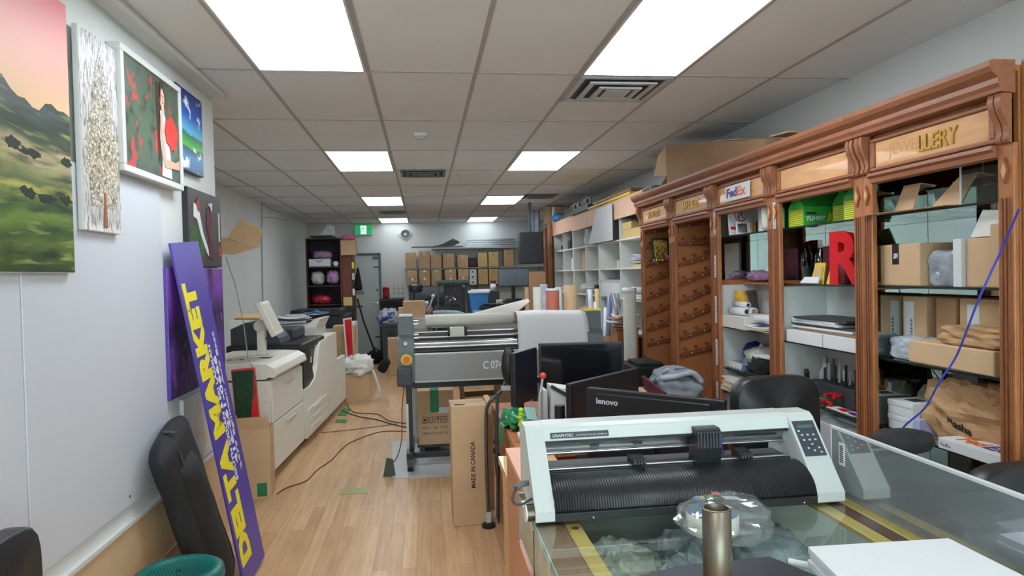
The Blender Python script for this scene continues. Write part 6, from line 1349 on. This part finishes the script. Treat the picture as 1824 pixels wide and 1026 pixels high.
t = T('glue_gun', 'black handled tool at the left of the tool shelf', 'tool', (2.32, 3.90, E4)); B().tube([(0, 0, .0), (0, 0, .12), (-.03, -.05, .16)], .016).build('body', 'black', t)
for k in range(3): bx('storage_bin', 'pale grey drawer box under the tool shelf, %s' % ('near', 'middle', 'far')[k], 2.38, 3.30+.245*k, .4515, (.26, .23, .33), 'grey_light', group='pale drawer boxes under the tool shelf')
# ---------------------------------------------------------------- cabinet 3
t = T('no_shoes_sign', 'white sign of two black footprints in a red barred circle', 'sign', (2.275, 4.64, E1), PI/2); t.scale = (1, .6, .88); B().slab([(0, .155, 0), (0, -.155, 0), (.05, -.135, .29), (.05, .14, .29)], -.006).build('board', 'paper_grey', t)
ux = Vector((.05, 0, .29)).normalized()
def sp(a, b_, e=.0008): return Vector((0, 0, 0))+Vector((0, a, 0))+ux*b_+Vector((-.985, 0, .17))*e
b = B()
ring = [sp(.070*math.cos(q*PI/16)-.01, .165+.048*math.sin(q*PI/16), .001) for q in range(32)]; b.tube(ring, .0045, 6, True); b.tube([sp(-.01+.049, .165+.034, .001), sp(-.01-.049, .165-.034, .001)], .004, 6); b.build('red_barred_circle', 'red', t)
b = B()
for (cy_, cz_) in ((.012, .140), (-.030, .168)):
    for (dy, dz, ra, rb) in ((0, .012, .010, .018), (-.004, -.016, .007, .009)):
        pts = [sp(cy_+dy+ra*math.cos(q*PI/8), cz_+dz+rb*math.sin(q*PI/8), .0005) for q in range(16)]; b.slab(pts[:4], .0001) if 0 else b.add(pts, [tuple(range(16))])
b.build('footprints', 'black', t); b = B()
for (p, q) in (((.13, .07), (-.12, .07)), ((-.12, .07), (-.11, .25)), ((-.11, .25), (.12, .25)), ((.12, .25), (.13, .07))): b.tube([sp(*p), sp(*q)], .0015, 4)
b.build('border_line', 'charcoal', t); B().slab([sp(.13, .045), sp(.02, .045), sp(.06, .065), sp(.13, .068)], .0006).build('red_corner', 'red', t)
t = T('photo_card', 'black and white photo card before the footprint sign', 'card', (2.245, 4.53, E1), PI/2); B().slab([(0, .06, 0), (0, -.06, 0), (.015, -.06, .085), (.015, .06, .085)], -.004).build('card', 'paper', t); B().slab([(-.0005, .05, .01), (-.0005, -.02, .01), (.0115, -.02, .075), (.0115, .05, .075)], .0006).build('photo', 'art_bw', t)

for k, (m_, nm) in enumerate((('card_dark', 'grey-brown'), ('gold', 'gold'), ('yellow', 'yellow'), ('red_brown', 'brown'))): bx('slim_box', '%s slim upright box beside the photo card' % nm, 2.30+.0245*k, 4.53, E1, (.022, .03, .085), m_)
t = T('card_sample', 'white sample card with a face sketch beside the slim boxes', 'card', (2.43, 4.53, E1), PI/2); B().slab([(0, .04, 0), (0, -.04, 0), (.01, -.04, .09), (.01, .04, .09)], -.004).build('card', 'paper', t); B().box(-.003, .0, -.02, .02, .03, .055).build('print', 'art_bw', t)
one(B().cyl((0, 0, 0), (0, 0, .235), .042, n=26), 'white_canister', 'paper_grey', 'plain white cylinder right of the footprint sign', 'canister', (2.28, 4.31, E1))
t = T('white_bottle', 'white round-shouldered bottle beside the cabinet post', 'bottle', (2.23, 4.17+.0, E1)); B().lathe([(0, 0), (.028, 0), (.042, .03), (.044, .19), (.02, .23), (.02, .25), (0, .25)]).build('body', 'white_plastic', t); B().cyl((0, 0, .25), (0, 0, .27), .015).build('cap', 'charcoal', t)
for k, (yy, m_) in enumerate(((4.77, 'teal_paper'), (4.74, 'paper_grey'), (4.71, 'paper'))): bx('notebook', 'upright notebook left of the footprint sign, %s' % ('teal one at the left', 'grey one in the middle', 'white one at the right')[k], 2.38, yy, E1, (.16, .022, .22), m_, cat='book')
bx('mid_panel', 'pale green panel leaning in the second shelf of the middle cabinet', 2.45, 4.45, 1.561, (.02, .26, .3), 'paper_warm')
one(B().blob((0, 0, .04), (.12, .24, .08), 7, .4, 3, 18), 'purple_cloth', 'plastic_purple', 'mauve and white wrapped item on the wooden mid shelf', 'bundle', (2.50, 4.66, 1.561)); one(B().blob((0, 0, .05), (.12, .2, .09), 2, .4, 3, 18), 'tan_bundle', 'card_light', 'tan bundle on the wooden mid shelf beside the post', 'bundle', (2.50, 4.18, 1.561))
t = T('flame_picture', 'picture of yellow flames or feathers leaning on the white back', 'picture', (2.33, 4.72, 1.326), PI/2); t.scale = (1, .8, 1); B().slab([(-.04, .10, .0), (-.04, -.11, .0), (.0, -.11, .17), (.0, .10, .17)], .008).build('picture', 'art_flame', t); 
bx('paper_ream', 'pile of flat sheets at the left of the third shelf, middle cabinet', 2.33, 4.60, 1.2365, (.30, .36, .088), 'paper_warm')
def roll(label, x, y, z, L_, r, rz, m_='paper', inner='charcoal'):
    t = T('poster_roll', label, 'roll', (x, y, z+r), rz); B().lathe([(r*.62, -L_/2), (r, -L_/2), (r, L_/2), (r*.62, L_/2), (r*.62, -L_/2)], axis=(1, 0, 0), n=22).build('roll', m_, t); B().lathe([(0, -L_/2+.004), (r*.61, -L_/2+.004), (r*.61, L_/2-.004), (0, L_/2-.004)], axis=(1, 0, 0), n=22).build('bore', inner, t); return t
roll('white poster roll pointing outward, left of the pair, middle cabinet', 2.235, 4.62, 1.327, .22, .028, PI/2+.04); roll('white poster roll pointing outward, with cork-coloured bore', 2.296, 4.61, 1.327, .22, .028, PI/2-.05, 'paper', 'cork'); roll('small grey roll atop the outward rolls', 2.262, 4.63, 1.378, .20, .022, PI/2)
roll('long white roll lying along the third shelf toward the post', 2.28, 4.32, 1.2365+.045, .42, .032, PI/2+.05, 'paper', 'paper_grey'); roll('tan and dark roll behind the long white roll', 2.36, 4.30, 1.2365+.06, .40, .026, PI/2+.02, 'card_light', 'charcoal')
t = T('shirt_stack', 'stack of folded white and cream prints at the front of the third shelf', 'papers', (2.28, 4.42, 1.2365)); 
for k in range(4): B().grid(lambda u, v, k=k: (-.10+.20*u, -.28+.5*v+.01*k, .006+.009*k+.006*math.sin(v*7+k)), 6, 12, .006).build('sheet', ('card_yellow', 'paper', 'paper_warm', 'paper')[k], t)
B().slab([(-.08, .0, .047), (-.02, .0, .047), (-.02, .10, .047), (-.08, .10, .047)], .002).build('red_print', 'red', t); B().slab([(-.08, -.14, .047), (-.02, -.14, .047), (-.02, -.05, .047), (-.08, -.05, .047)], .002).build('navy_print', 'deep_violet', t)
L3 = .9315
one(B().blob((0, 0, .10), (.16, .15, .17), 3, .2, 3, 20), 'navy_bag', 'navy_blue', 'deep blue bag at the left of the lower shelf, middle cabinet', 'bag', (2.40, 4.70, L3))
one(B().blob((0, 0, .09), (.2, .30, .17), 4, .4, 3, 22), 'clear_bag', 'plastic_clearish', 'clear greyish plastic bag in the middle of the lower shelf', 'bag', (2.44, 4.50, L3)); one(B().blob((0, 0, .07), (.16, .16, .13), 6, .3, 3, 18), 'navy_bag', 'navy_blue', 'blue bag at the right of the lower shelf beside the post', 'bag', (2.40, 4.22, L3))
t = T('sorting_box', 'translucent blue compartment box with pale round parts on the lower shelf', 'box', (2.26, 4.64, L3)); B().box(-.06, .06, -.14, .13, 0, .05).build('tray', 'poly_blue', t, .004)
for k in range(5): B().cyl((-.065, -.10+.05*k, .035), (-.055, -.10+.05*k, .035), .024, n=14).build('disc', 'paper_warm', t)
t = T('black_garment', 'black garment heaped over the lower shelf beside the post', 'clothes', (2.25, 4.28, L3)); B().blob((0, 0, .055), (.16, .30, .13), 8, .5, 3, 24, ridged=True).build('garment', 'cloth_black', t); B().grid(lambda u, v: (-.09-.005*math.sin(v*9), -.13+.24*v, .03-.17*u), 8, 12, .006).build('hanging_part', 'cloth_black', t)
bx('white_book', 'white book on the black garment', 2.27, 4.26, L3+.125, (.1, .22, .02), 'paper', .1, 'book')
t = T('folder_pile', 'pile of cream and white folders under the lower shelf, fanning out', 'folders', (2.26, 4.62, .761)); 
for k in range(7): B().cbox((-.008*(k % 3), .02*((k*2) % 5-2), .008+.017*k), (.19, .28, .014), Rz(.05*((k*3) % 5-2))).build('folder', ('card_yellow', 'paper', 'card', 'paper_warm', 'card_yellow', 'paper', 'paper_warm')[k], t)
t = T('red_print_shirt', 'white cloth with red print hanging before the lower shelf', 'clothes', (2.22, 4.42, .762)); B().blob((0, 0, .05), (.1, .16, .11), 3, .4, 3, 18).build('cloth', 'cloth_white', t); B().ball((-.045, .03, .06), .025, 10, (.5, 1, 1)).build('red_print', 'red_dark', t)
# keep everything clear of the cabinet backs
bpy.context.view_layer.update()
def span(o):
    xs = []
    for c in [o]+list(o.children_recursive):
        if c.type == 'MESH': xs += [(c.matrix_world@Vector(q)).x for q in c.bound_box]
    return min(xs), max(xs)
for o in bpy.data.objects:
    if o in BEFORE or o.parent or o.name.startswith('blue_cable'): continue
    a, b_ = span(o)
    if b_ > 2.474: o.location.x -= b_-2.474
    if a-max(0, b_-2.474) < 2.15: print('WIDE', o.name, round(a-max(0, b_-2.474), 3), o.get('label'))
# ---------------------------------------------------------------- peg-rail cabinets: icon picture, lower boxes
t = T('icon_picture', 'small framed golden devotional-style picture on the glass shelf', 'picture', (2.285, 6.36, 1.744), PI/2); t.scale = (1, .68, .86); B().slab([(-.02, .125, 0), (-.02, -.125, 0), (.02, -.12, .27), (.02, .12, .27)], -.01).build('frame', 'leaf_dark', t); B().slab([(-.0205, .10, .02), (-.0205, -.10, .02), (.0165, -.1, .25), (.0165, .1, .25)], .0012).build('print', 'art_gold', t)
one(B().blob((0, 0, .03), (.08, .12, .06), 5, .5, 4, 14), 'figurine', 'maroon', 'small dark figurine before the golden picture', 'figurine', (2.34, 6.26, 1.744)); 
for k in range(4): one(B().ball((0, 0, .012), .012, 8), 'brass_bead', 'gold', 'little brass ornament on the glass shelf, %s left of the golden picture' % ('first', 'second', 'third', 'fourth')[k], 'ornament', (2.20+.028*k, 6.30, 1.744), group='brass ornaments on the glass shelf')
one(B().prism([(0, 0), (.06, .03), (0, .05)], 'y', 0, .02), 'orange_flag', 'orange', 'small orange pennant on the post above the golden picture', 'flag', (2.19, 5.80, 1.97))
t = T('cream_board', 'cream board standing low in the last cabinet behind the black boxes', 'board', (2.42, 6.05, .1)); B().box(0, .012, -.26, .28, .011, .78).build('board', 'paper_warm', t)
t = T('black_case', 'large black case stacked low before the last cabinet', 'case', (1.95, 5.95, 0)); B().box(-.16, .16, -.26, .24, 0, .82).build('body', 'black', t, .01); B().box(-.10, .12, -.2, .14, .82, .85).build('lid_bump', 'black_soft', t, .008); B().tube([(-.05, -.1, .85), (0, -.02, .89), (.05, .06, .87)], .006).build('wire', 'metal_dark', t); B().cyl((-.16, -.1, .42), (-.175, -.1, .42), .06).build('speaker_cone', 'charcoal', t)
t = T('cloth_pile', 'grey and blue folded garments heaped in the open crate by the post', 'clothes', (1.945, 5.10, .62)); B().blob((0, 0, .12), (.34, .50, .28), 9, .35, 2.0, 34).build('grey_cloth', 'cloth_grey', t)
for k in range(5): B().tube(sm([(-.17, .22-.09*k, .10+.03*k), (-.1, .1-.08*k, .24), (.02, -.02-.06*k, .27), (.1, -.12-.03*k, .20)]), .022, 8).build('fold', ('cloth_grey', 'poly_mailer', 'navy_soft')[k % 3], t)

t = T('open_crate', 'open tan carton of clothes on the floor before the peg-rail cabinets', 'box', (1.945, 5.12, 0)); B().box(-.2, -.195, -.3, .3, 0, .70).box(.14, .145, -.3, .3, 0, .70).box(-.195, .14, -.3, -.295, 0, .70).box(-.195, .14, .295, .3, 0, .70).box(-.195, .14, -.295, .295, 0, .60).build('body', 'card', t); B().slab([(-.2, .3, .70), (-.2, -.3, .70), (-.34, -.3, .62), (-.32, .3, .64)], .005).build('flap', 'card_light', t)
t = T('maroon_folder', 'maroon folder leaning in the open carton of clothes', 'folder', (1.79, 5.0, .70)); B().slab([(-.06, .26, .12), (-.05, .22, .02), (-.03, -.20, -.08), (-.04, -.2, .06)], .02).build('cover', 'maroon', t)
t = T('wood_strip', 'bare wooden strip leaning before the open carton', 'strip', (1.70, 5.15, .60)); B().slab([(-.0, .30, .12), (.0, .30, .08), (.02, -.28, -.05), (.02, -.28, -.01)], .012).build('strip', 'oak', t)
t = T('white_strip', 'tall white plastic strip leaning beside the cabinet post', 'strip', (2.18, 4.98, .101)); B().slab([(-.0, 0, 0), (.065, 0, 0), (.065, .02, 1.30), (.055, .02, 1.30)], .008).build('strip', 'poly_sheet', t)
# ================================================================ foreground counter and plotter
CT = .95
t = T('glass_counter', 'glass-topped shop display counter with gold rails in the foreground', 'counter', (0, 0, 0))
B().box(.285, 1.62, .95, 2.16, CT-.008, CT).build('glass_top', 'glass_top', t)
B().box(.285, .291, .956, 2.155, .80, CT-.009).build('side_glass', 'glass', t); B().box(.279, .291, .95, 2.16, .0, .80).build('side_panel', 'orange_wood', t); B().box(.291, 1.62, .95, .956, .12, CT-.009).build('front_glass', 'glass', t)
B().box(.283, .292, .942, .949, .12, CT).box(.283, .2845, 1.858, 1.862, .80, CT-.009).build('corner_edge', 'glass_edge', t)
B().box(.30, .378, .97, 2.14, CT-.03, CT-.0095).build('inner_ledge', 'brown_wood', t); 
B().box(.380, .384, .97, 2.14, CT-.09, CT-.0095).build('rail_side', 'oak', t); B().box(.384, .425, .97, 2.14, CT-.024, CT-.0095).build('gold_rail', 'gold_satin', t, .003)
B().cyl((.404, 1.86, CT-.024), (.404, 1.86, CT-.009), .012).build('gold_knob', 'gold', t)
B().box(1.150, 1.195, .97, 2.14, CT-.024, CT-.0095).build('gold_rail', 'gold_satin', t, .003); B().box(1.197, 1.24, .97, 2.14, CT-.05, CT-.0095).build('dark_gap', 'rail_brown', t); B().box(1.242, 1.30, .97, 2.14, CT-.024, CT-.0095).build('gold_rail', 'gold_satin', t, .003)
B().box(.30, 1.62, .97, 2.14, .66, .668).build('glass_shelf', 'glass', t); B().box(.292, 1.62, .95, 2.155, 0, .12).build('plinth', 'mahogany', t, .004); B().box(.30, 1.62, .97, 2.14, .12, .13).build('case_floor', 'grey_light', t)
B().box(.285, 1.62, 2.16, 2.175, 0, CT).build('rear_panel', 'grey_panel', t)

# bags and reels inside the case, seen through the glass
for k, (x, y, m_, lab) in enumerate(((.56, 1.95, 'plastic_clearish', 'clear bag of parts inside the glass counter, far left'), (.80, 1.98, 'poly_silver', 'silvery bag inside the glass counter, second from the left'), (.60, 1.62, 'charcoal', 'dark bundle inside the glass counter, nearest the viewer'), (1.04, 1.96, 'cloth_grey', 'grey bundle inside the glass counter, right'))):
    one(B().blob((0, 0, .09), (.21, .24, .17), k+2, .35, 3, 26, facet=(k < 2)), 'parts_bag', m_, lab, 'bag', (x, y, .669))
# orange side counter and oak unit left of it
t = T('side_counter', 'orange-brown counter flank with a pale top edge left of the plotter', 'counter', (0, 0, 0))
B().box(.338, .355, 2.18, 2.93, 0, .88).build('flank', 'orange_wood', t); B().box(.355, 1.20, 2.90, 2.93, 0, .70).build('rear_panel', 'orange_wood', t)
B().prism([(.333, 2.18), (.40, 2.18), (.44, 2.93), (.333, 2.93)], 'z', .88, .90).build('top_edge', 'orange_wood_edge', t, .002)
t = T('oak_stand', 'pale oak end unit with a rounded top corner beside the plotter', 'stand', (0, 0, 0))
B().prism([(.345, 2.97), (.36, 2.94), (.62, 2.94), (.62, 3.36), (.345, 3.36)], 'z', .715, .75).build('top', 'oak', t, .01)
B().box(.362, .38, 2.98, 3.34, 0, .715).build('side_panel', 'oak', t); B().box(.38, .60, 2.975, 2.995, 0, .715).build('front_panel', 'oak_dark', t); B().box(.385, .40, 2.965, 2.975, 0, .715).build('edge_strip', 'oak', t); B().box(.60, .62, 2.98, 3.34, 0, .715).build('side_panel', 'oak', t)
sheets('little white leaflets fanned on the oak unit', (.47, 3.05, .7505), (.14, .10), .4, 4, ('paper', 'red_dark', 'paper', 'paper'), jit=.02, th=.003)
t = T('painted_reflection', 'patterned reflection in the left side glass of the counter, made as a sheet', 'painted_reflection', (.296, 1.72, .60)); B().slab([(0, -.18, .20), (0, .12, .08), (0, .30, .34), (0, -.18, .34)], .003).build('reflection_patch', 'packet', t)  # patterned sheet standing in for a reflection in the side glass

# cutting plotter
t = T('cutting_plotter', 'grey and black vinyl cutting plotter on the glass counter', 'plotter', (0, 0, CT))
y0 = 1.875; t.scale = (1, 1, .80)
def endpod(x0, x1, nm='end_housing'):
    pr_ = [(y0, .006), (y0, .045), (y0+.165, .285), (y0+.185, .30), (y0+.26, .30), (y0+.29, .27), (y0+.29, .05), (y0+.12, .006)]
    return B().prism(pr_, 'x', x0, x1).build(nm, 'silver_grey', t, .006)
lp = endpod(.294, .350); rp = endpod(1.145, 1.232)
B().prism([(y0+.155, .245), (y0+.17, .29), (y0+.19, .302), (y0+.26, .302), (y0+.27, .25), (y0+.26, .245)], 'x', .350, 1.145).build('top_bar', 'silver_grey', t, .004)
B().box(.350, 1.145, y0+.165, y0+.255, .232, .244).build('rear_slot', 'black', t)
B().prism([(y0+.20, .185), (y0+.19, .225), (y0+.205, .235), (y0+.24, .235), (y0+.24, .185)], 'x', .350, 1.145).build('carriage_rail', 'brushed', t); B().cyl((.350, y0+.19, .188), (1.145, y0+.19, .188), .006).build('rail_rod', 'chrome', t)
for x in (.50, .64, .84): B().box(x, x+.03, y0+.188, y0+.191, .205, .213).build('rail_slot', 'navy_panel', t)
B().box(.98, 1.12, y0+.188, y0+.192, .212, .217).build('rail_slot', 'navy_panel', t)
# platen and curved apron
prof = [(y0+.25, .13), (y0+.16, .128), (y0+.155, .118), (y0+.12, .116)]
B().prism([(y0+.27, .05), (y0+.27, .132), (y0+.15, .132), (y0+.15, .05)], 'x', .350, 1.145).build('platen', 'charcoal', t, .003)
B().cyl((.350, y0+.155, .138), (1.145, y0+.155, .138), .006).build('grit_roller', 'brushed', t)
b = B()
def ap(u, v):
    a = PI/2*(1-v)*1.05; r = .10; return (.350+.795*u, y0+.115-(r+.003*math.cos(u*0))*math.cos(a)*1.05, .035+r*math.sin(a)*.95+.0)
b.grid(ap, 2, 18, .004); b.build('media_apron', 'apron', t)
B().box(.350, 1.145, y0-.002, y0+.008, .006, .036).build('front_strip', 'black', t, .002)
for x in (.46, .74, 1.10): B().ball((x, y0-.003, .016), .004, 8).build('screw', 'chrome', t)
B().prism([(y0+.11, .20), (y0+.115, .262), (y0+.13, .272), (y0+.185, .272), (y0+.19, .12), (y0+.125, .118)], 'x', .822, .898).build('tool_carriage', 'black', t, .006)
b = B()
for k in range(7): b.box(.828+.010*k, .832+.010*k, y0+.106, y0+.116, .20, .258)
b.build('carriage_rib', 'charcoal', t); B().cyl((.905, y0+.14, .17), (.905, y0+.14, .235), .008).build('blade_holder', 'blue_dark', t); B().box(.898, .915, y0+.13, y0+.16, .15, .18).build('blade_clamp', 'black', t)
for x in (.640, .985):
    B().prism([(y0+.13, .14), (y0+.13, .165), (y0+.16, .172), (y0+.19, .172), (y0+.19, .14)], 'x', x-.02, x+.02).build('pinch_roller', 'black', t, .003)
    b = B()
    for k in range(4): b.cyl((x-.019+.010*k, y0+.128, .152), (x-.012+.010*k, y0+.128, .152), .011, n=12)
    b.build('wheel', 'charcoal', t)
# control panel on the right housing slope
sl = (Vector((0, y0+.165, .285))-Vector((0, y0, .045))); ln = sl.length; sd = sl.normalized(); nn = Vector((0, -sd.z, sd.y))
def cp(x, s_, e=.0): return Vector((x, y0, .045))+sd*s_+nn*(e+.001)
def cpq(x0, x1, s0, s1, e, nm, mat, par): q = [cp(x0, s0, e), cp(x1, s0, e), cp(x1, s1, e), cp(x0, s1, e)]; return B().slab(q, .0012).build(nm, mat, par)
cpq(1.153, 1.224, .135, .275, .0, 'control_panel', 'charcoal_blue', t)
cpq(1.162, 1.215, .245, .258, .0016, 'display', 'screen_sheen', t); cpq(1.160, 1.165, .232, .237, .0016, 'indicator', 'led_green', t)
for r_, s_ in enumerate((.215, .195)):
    for c_ in range(3): cpq(1.165+.019*c_, 1.172+.019*c_, s_, s_+.006, .0016, 'key', 'text_white_soft', t)
for (x, s_) in ((1.187, .178), (1.170, .163), (1.205, .163), (1.187, .153), (1.207, .146)): cpq(x, x+.006, s_, s_+.006, .0016, 'key', 'text_white_soft', t)
B().box(.412, .55, y0+.158, y0+.162, .262, .280).build('name_plate', 'name_plate', t) if 0 else None
B().slab([(.370, y0+.1565, .254), (.553, y0+.1565, .254), (.553, y0+.1635, .275), (.370, y0+.1635, .275)], .0012).build('name_plate', 'charcoal', t)
txt('GRAPHTEC', .02, (.376, y0+.1565, .259), (1, 0, 0), (0, .32, 1), 'text_white_soft', 'maker_lettering', t, .0012, .0003, fit=.066, cap=.011); txt('CUTTING PLOTTER CE5000-60', .01, (.450, y0+.1572, .2605), (1, 0, 0), (0, .32, 1), 'text_white_soft', 'model_lettering', t, .0010, 0, fit=.098, cap=.0055)
# roller supports at the rear left, cable, feet
B().cyl((.272, y0+.03, .034), (.293, y0+.03, .034), .030, n=24).build('media_roller_end', 'steel', t); B().cyl((.268, y0+.03, .034), (.272, y0+.03, .034), .03, n=24).build('roller_cap', 'white_plastic', t)
for x in (.32, 1.20):
    for y in (y0+.08, y0+.26): B().cyl((x, y, .0005), (x, y, .008), .014, n=12).build('foot', 'black', t)
B().tube(sm([(.295, y0+.12, .105), (.272, y0+.10, .11), (.25, y0+.08, .105)]), .011, 8).build('plug', 'grey_plastic', t); B().tube(sm([(.25, y0+.08, .105), (.236, y0+.05, .085), (.24, y0+.03, .07), (.26, y0+.03, .066), (.293, y0+.05, .075)]), .0045, 8).build('power_cord', 'charcoal', t)
# acrylic sheet, standing along the gold rail
t = T('acrylic_sheet', 'smoky clear acrylic sheet with white edge standing on the counter right side', 'sheet', (1.262, 0, CT+.001)); B().box(0, .005, .98, 1.985, 0, .198).build('sheet', 'acrylic', t)
B().box(-.002, .010, .975, 1.99, .198, .208).build('edge_tape', 'paper_grey', t, .002); B().box(-.002, .008, 1.985, 1.99, 0, .198).build('side_edge', 'paper_grey', t); b = B()
for q in range(9): b.box(-.0022, -.0012, 1.925+.0, 1.942, .105+.006*q, .108+.006*q)
B().box(-.0012, -.0002, 1.918, 1.948, .095, .165).build('barcode_label', 'paper', t); b.build('barcode', 'text_black', t)
bx('cable_box', 'dark cushion-like grey bundle behind the acrylic sheet', 1.50, 2.30, 0, (.2, .2, .93), 'black', bevel=.03) if 0 else None
# bagged tape rolls
t = T('bagged_tapes', 'clear plastic bag around a blue tape roll with small coloured stickers', 'bag', (.775, 1.70, CT+.0012), .1)
B().blob((0, 0, .046), (.24, .21, .105), 21, .2, 2.4, 40, facet=True, p=2.6).build('plastic_film', 'clear_bag', t)
B().lathe([(.022, 0), (.068, 0), (.068, .05), (.022, .05), (.022, 0)], (-.035, .005, .018), n=32).build('tape_roll', 'tape_cream', t); B().lathe([(.024, .0505), (.067, .0505), (.067, .052), (.024, .052)], (-.035, .005, .018), n=32).build('roll_top', 'tape_blue', t)
for k, (x, y, m_) in enumerate(((-.05, .05, 'yellow'), (-.025, .04, 'green_box'), (0.0, .06, 'red_ball'), (-.07, .03, 'blue'))): B().slab([(x, y, .088+.002*k), (x+.018, y-.004, .088+.002*k), (x+.02, y+.014, .09+.002*k), (x+.002, y+.016, .09+.002*k)], .001).build('sticker', m_, t)
B().slab([(.01, .02, .092), (.055, .01, .09), (.06, .045, .086), (.02, .055, .088)], .001).build('paper_label', 'paper', t)
# metal tube on a dark plate
t = T('plate_stand', 'dark flat metal base plate with an upright steel tube', 'stand', (.52, 1.17, 0)); 
B().prism([(-.17, -.14), (.33, -.14), (.335, .22), (.28, .345), (.05, .335), (-.12, .28)], 'z', CT+.001, CT+.022).build('base_plate', 'plate_dark', t, .004)
B().lathe([(.021, CT+.023), (.0255, CT+.023), (.0255, 1.232), (.022, 1.234), (.021, 1.232), (.021, CT+.023)], (-.012, -.02, 0), n=36).build('tube', 'steel', t); B().lathe([(.026, CT+.023), (.04, CT+.023), (.038, CT+.033), (.026, CT+.036)], (-.012, -.02, 0), n=30).build('collar', 'steel', t)
# stacks of paper at the right front
def ream(label, q, z, h, layers, fold=.02):
    t = T('paper_stack', label, 'papers', (0, 0, z)); n = layers
    for k in range(n):
        o = .0035*math.sin(k*2.1); qq = [(p[0]+o, p[1]+.004*math.cos(k*1.7), h*k/n) for p in q]; B().slab(qq, h/n*.94).build('sheet_block', 'paper', t, .0015)
    return t
ream('large stack of blank white paper at the bottom right corner of the counter', [(.80, 1.10), (1.20, 1.05), (1.20, 1.432), (.858, 1.447)], CT+.0228, .049, 3)
ream('second stack of white paper behind the acrylic sheet, far right', [(1.36, 1.15), (1.58, 1.10), (1.60, 1.56), (1.42, 1.54)], CT+.0012, .05, 4)
t = T('audio_cable', 'black cable with a silver plug beside the big paper stack', 'cable', (.84, 1.50, CT+.001)); B().cyl((0, 0, .012), (.035, -.03, .012), .008, n=10).build('plug', 'paper', t); B().tube(sm([(.035, -.03, .012), (.05, -.06, .01), (.035, -.11, .006), (-.0, -.14, .006), (-.02, -.2, .006)]), .0035, 6).build('cord', 'black', t)
one(B().slab([(-.1, -.1, 0), (.1, -.1, 0), (.1, .1, 0), (-.1, .1, 0)], .018), 'blue_folder', 'navy_blue', 'dark blue folder between the acrylic sheet and the far paper stack', 'folder', (1.33, 1.72, CT+.001), .3) if 0 else None
# near black chair edge at bottom left
t = T('near_chair', 'black chair back at the bottom left corner of view', 'chair', (-1.12, 1.86, 0), PI*.5); b = pad(.4, .07, .42, crown=0); b.build('backrest', 'black_leather', t, loc=(.0, .0, .80))
B().box(-.02, .02, .03, .05, .45, .75).build('back_support', 'black', t); b = pad(.4, .07, .4, crown=0); o = b.build('seat', 'black_leather', t, loc=(0, -.23, .46)); o.rotation_euler = (PI/2, 0, 0); B().cyl((0, -.22, .03), (0, -.22, .43), .025).cyl((0, -.22, 0), (0, -.22, .03), .22).build('pedestal', 'black', t)
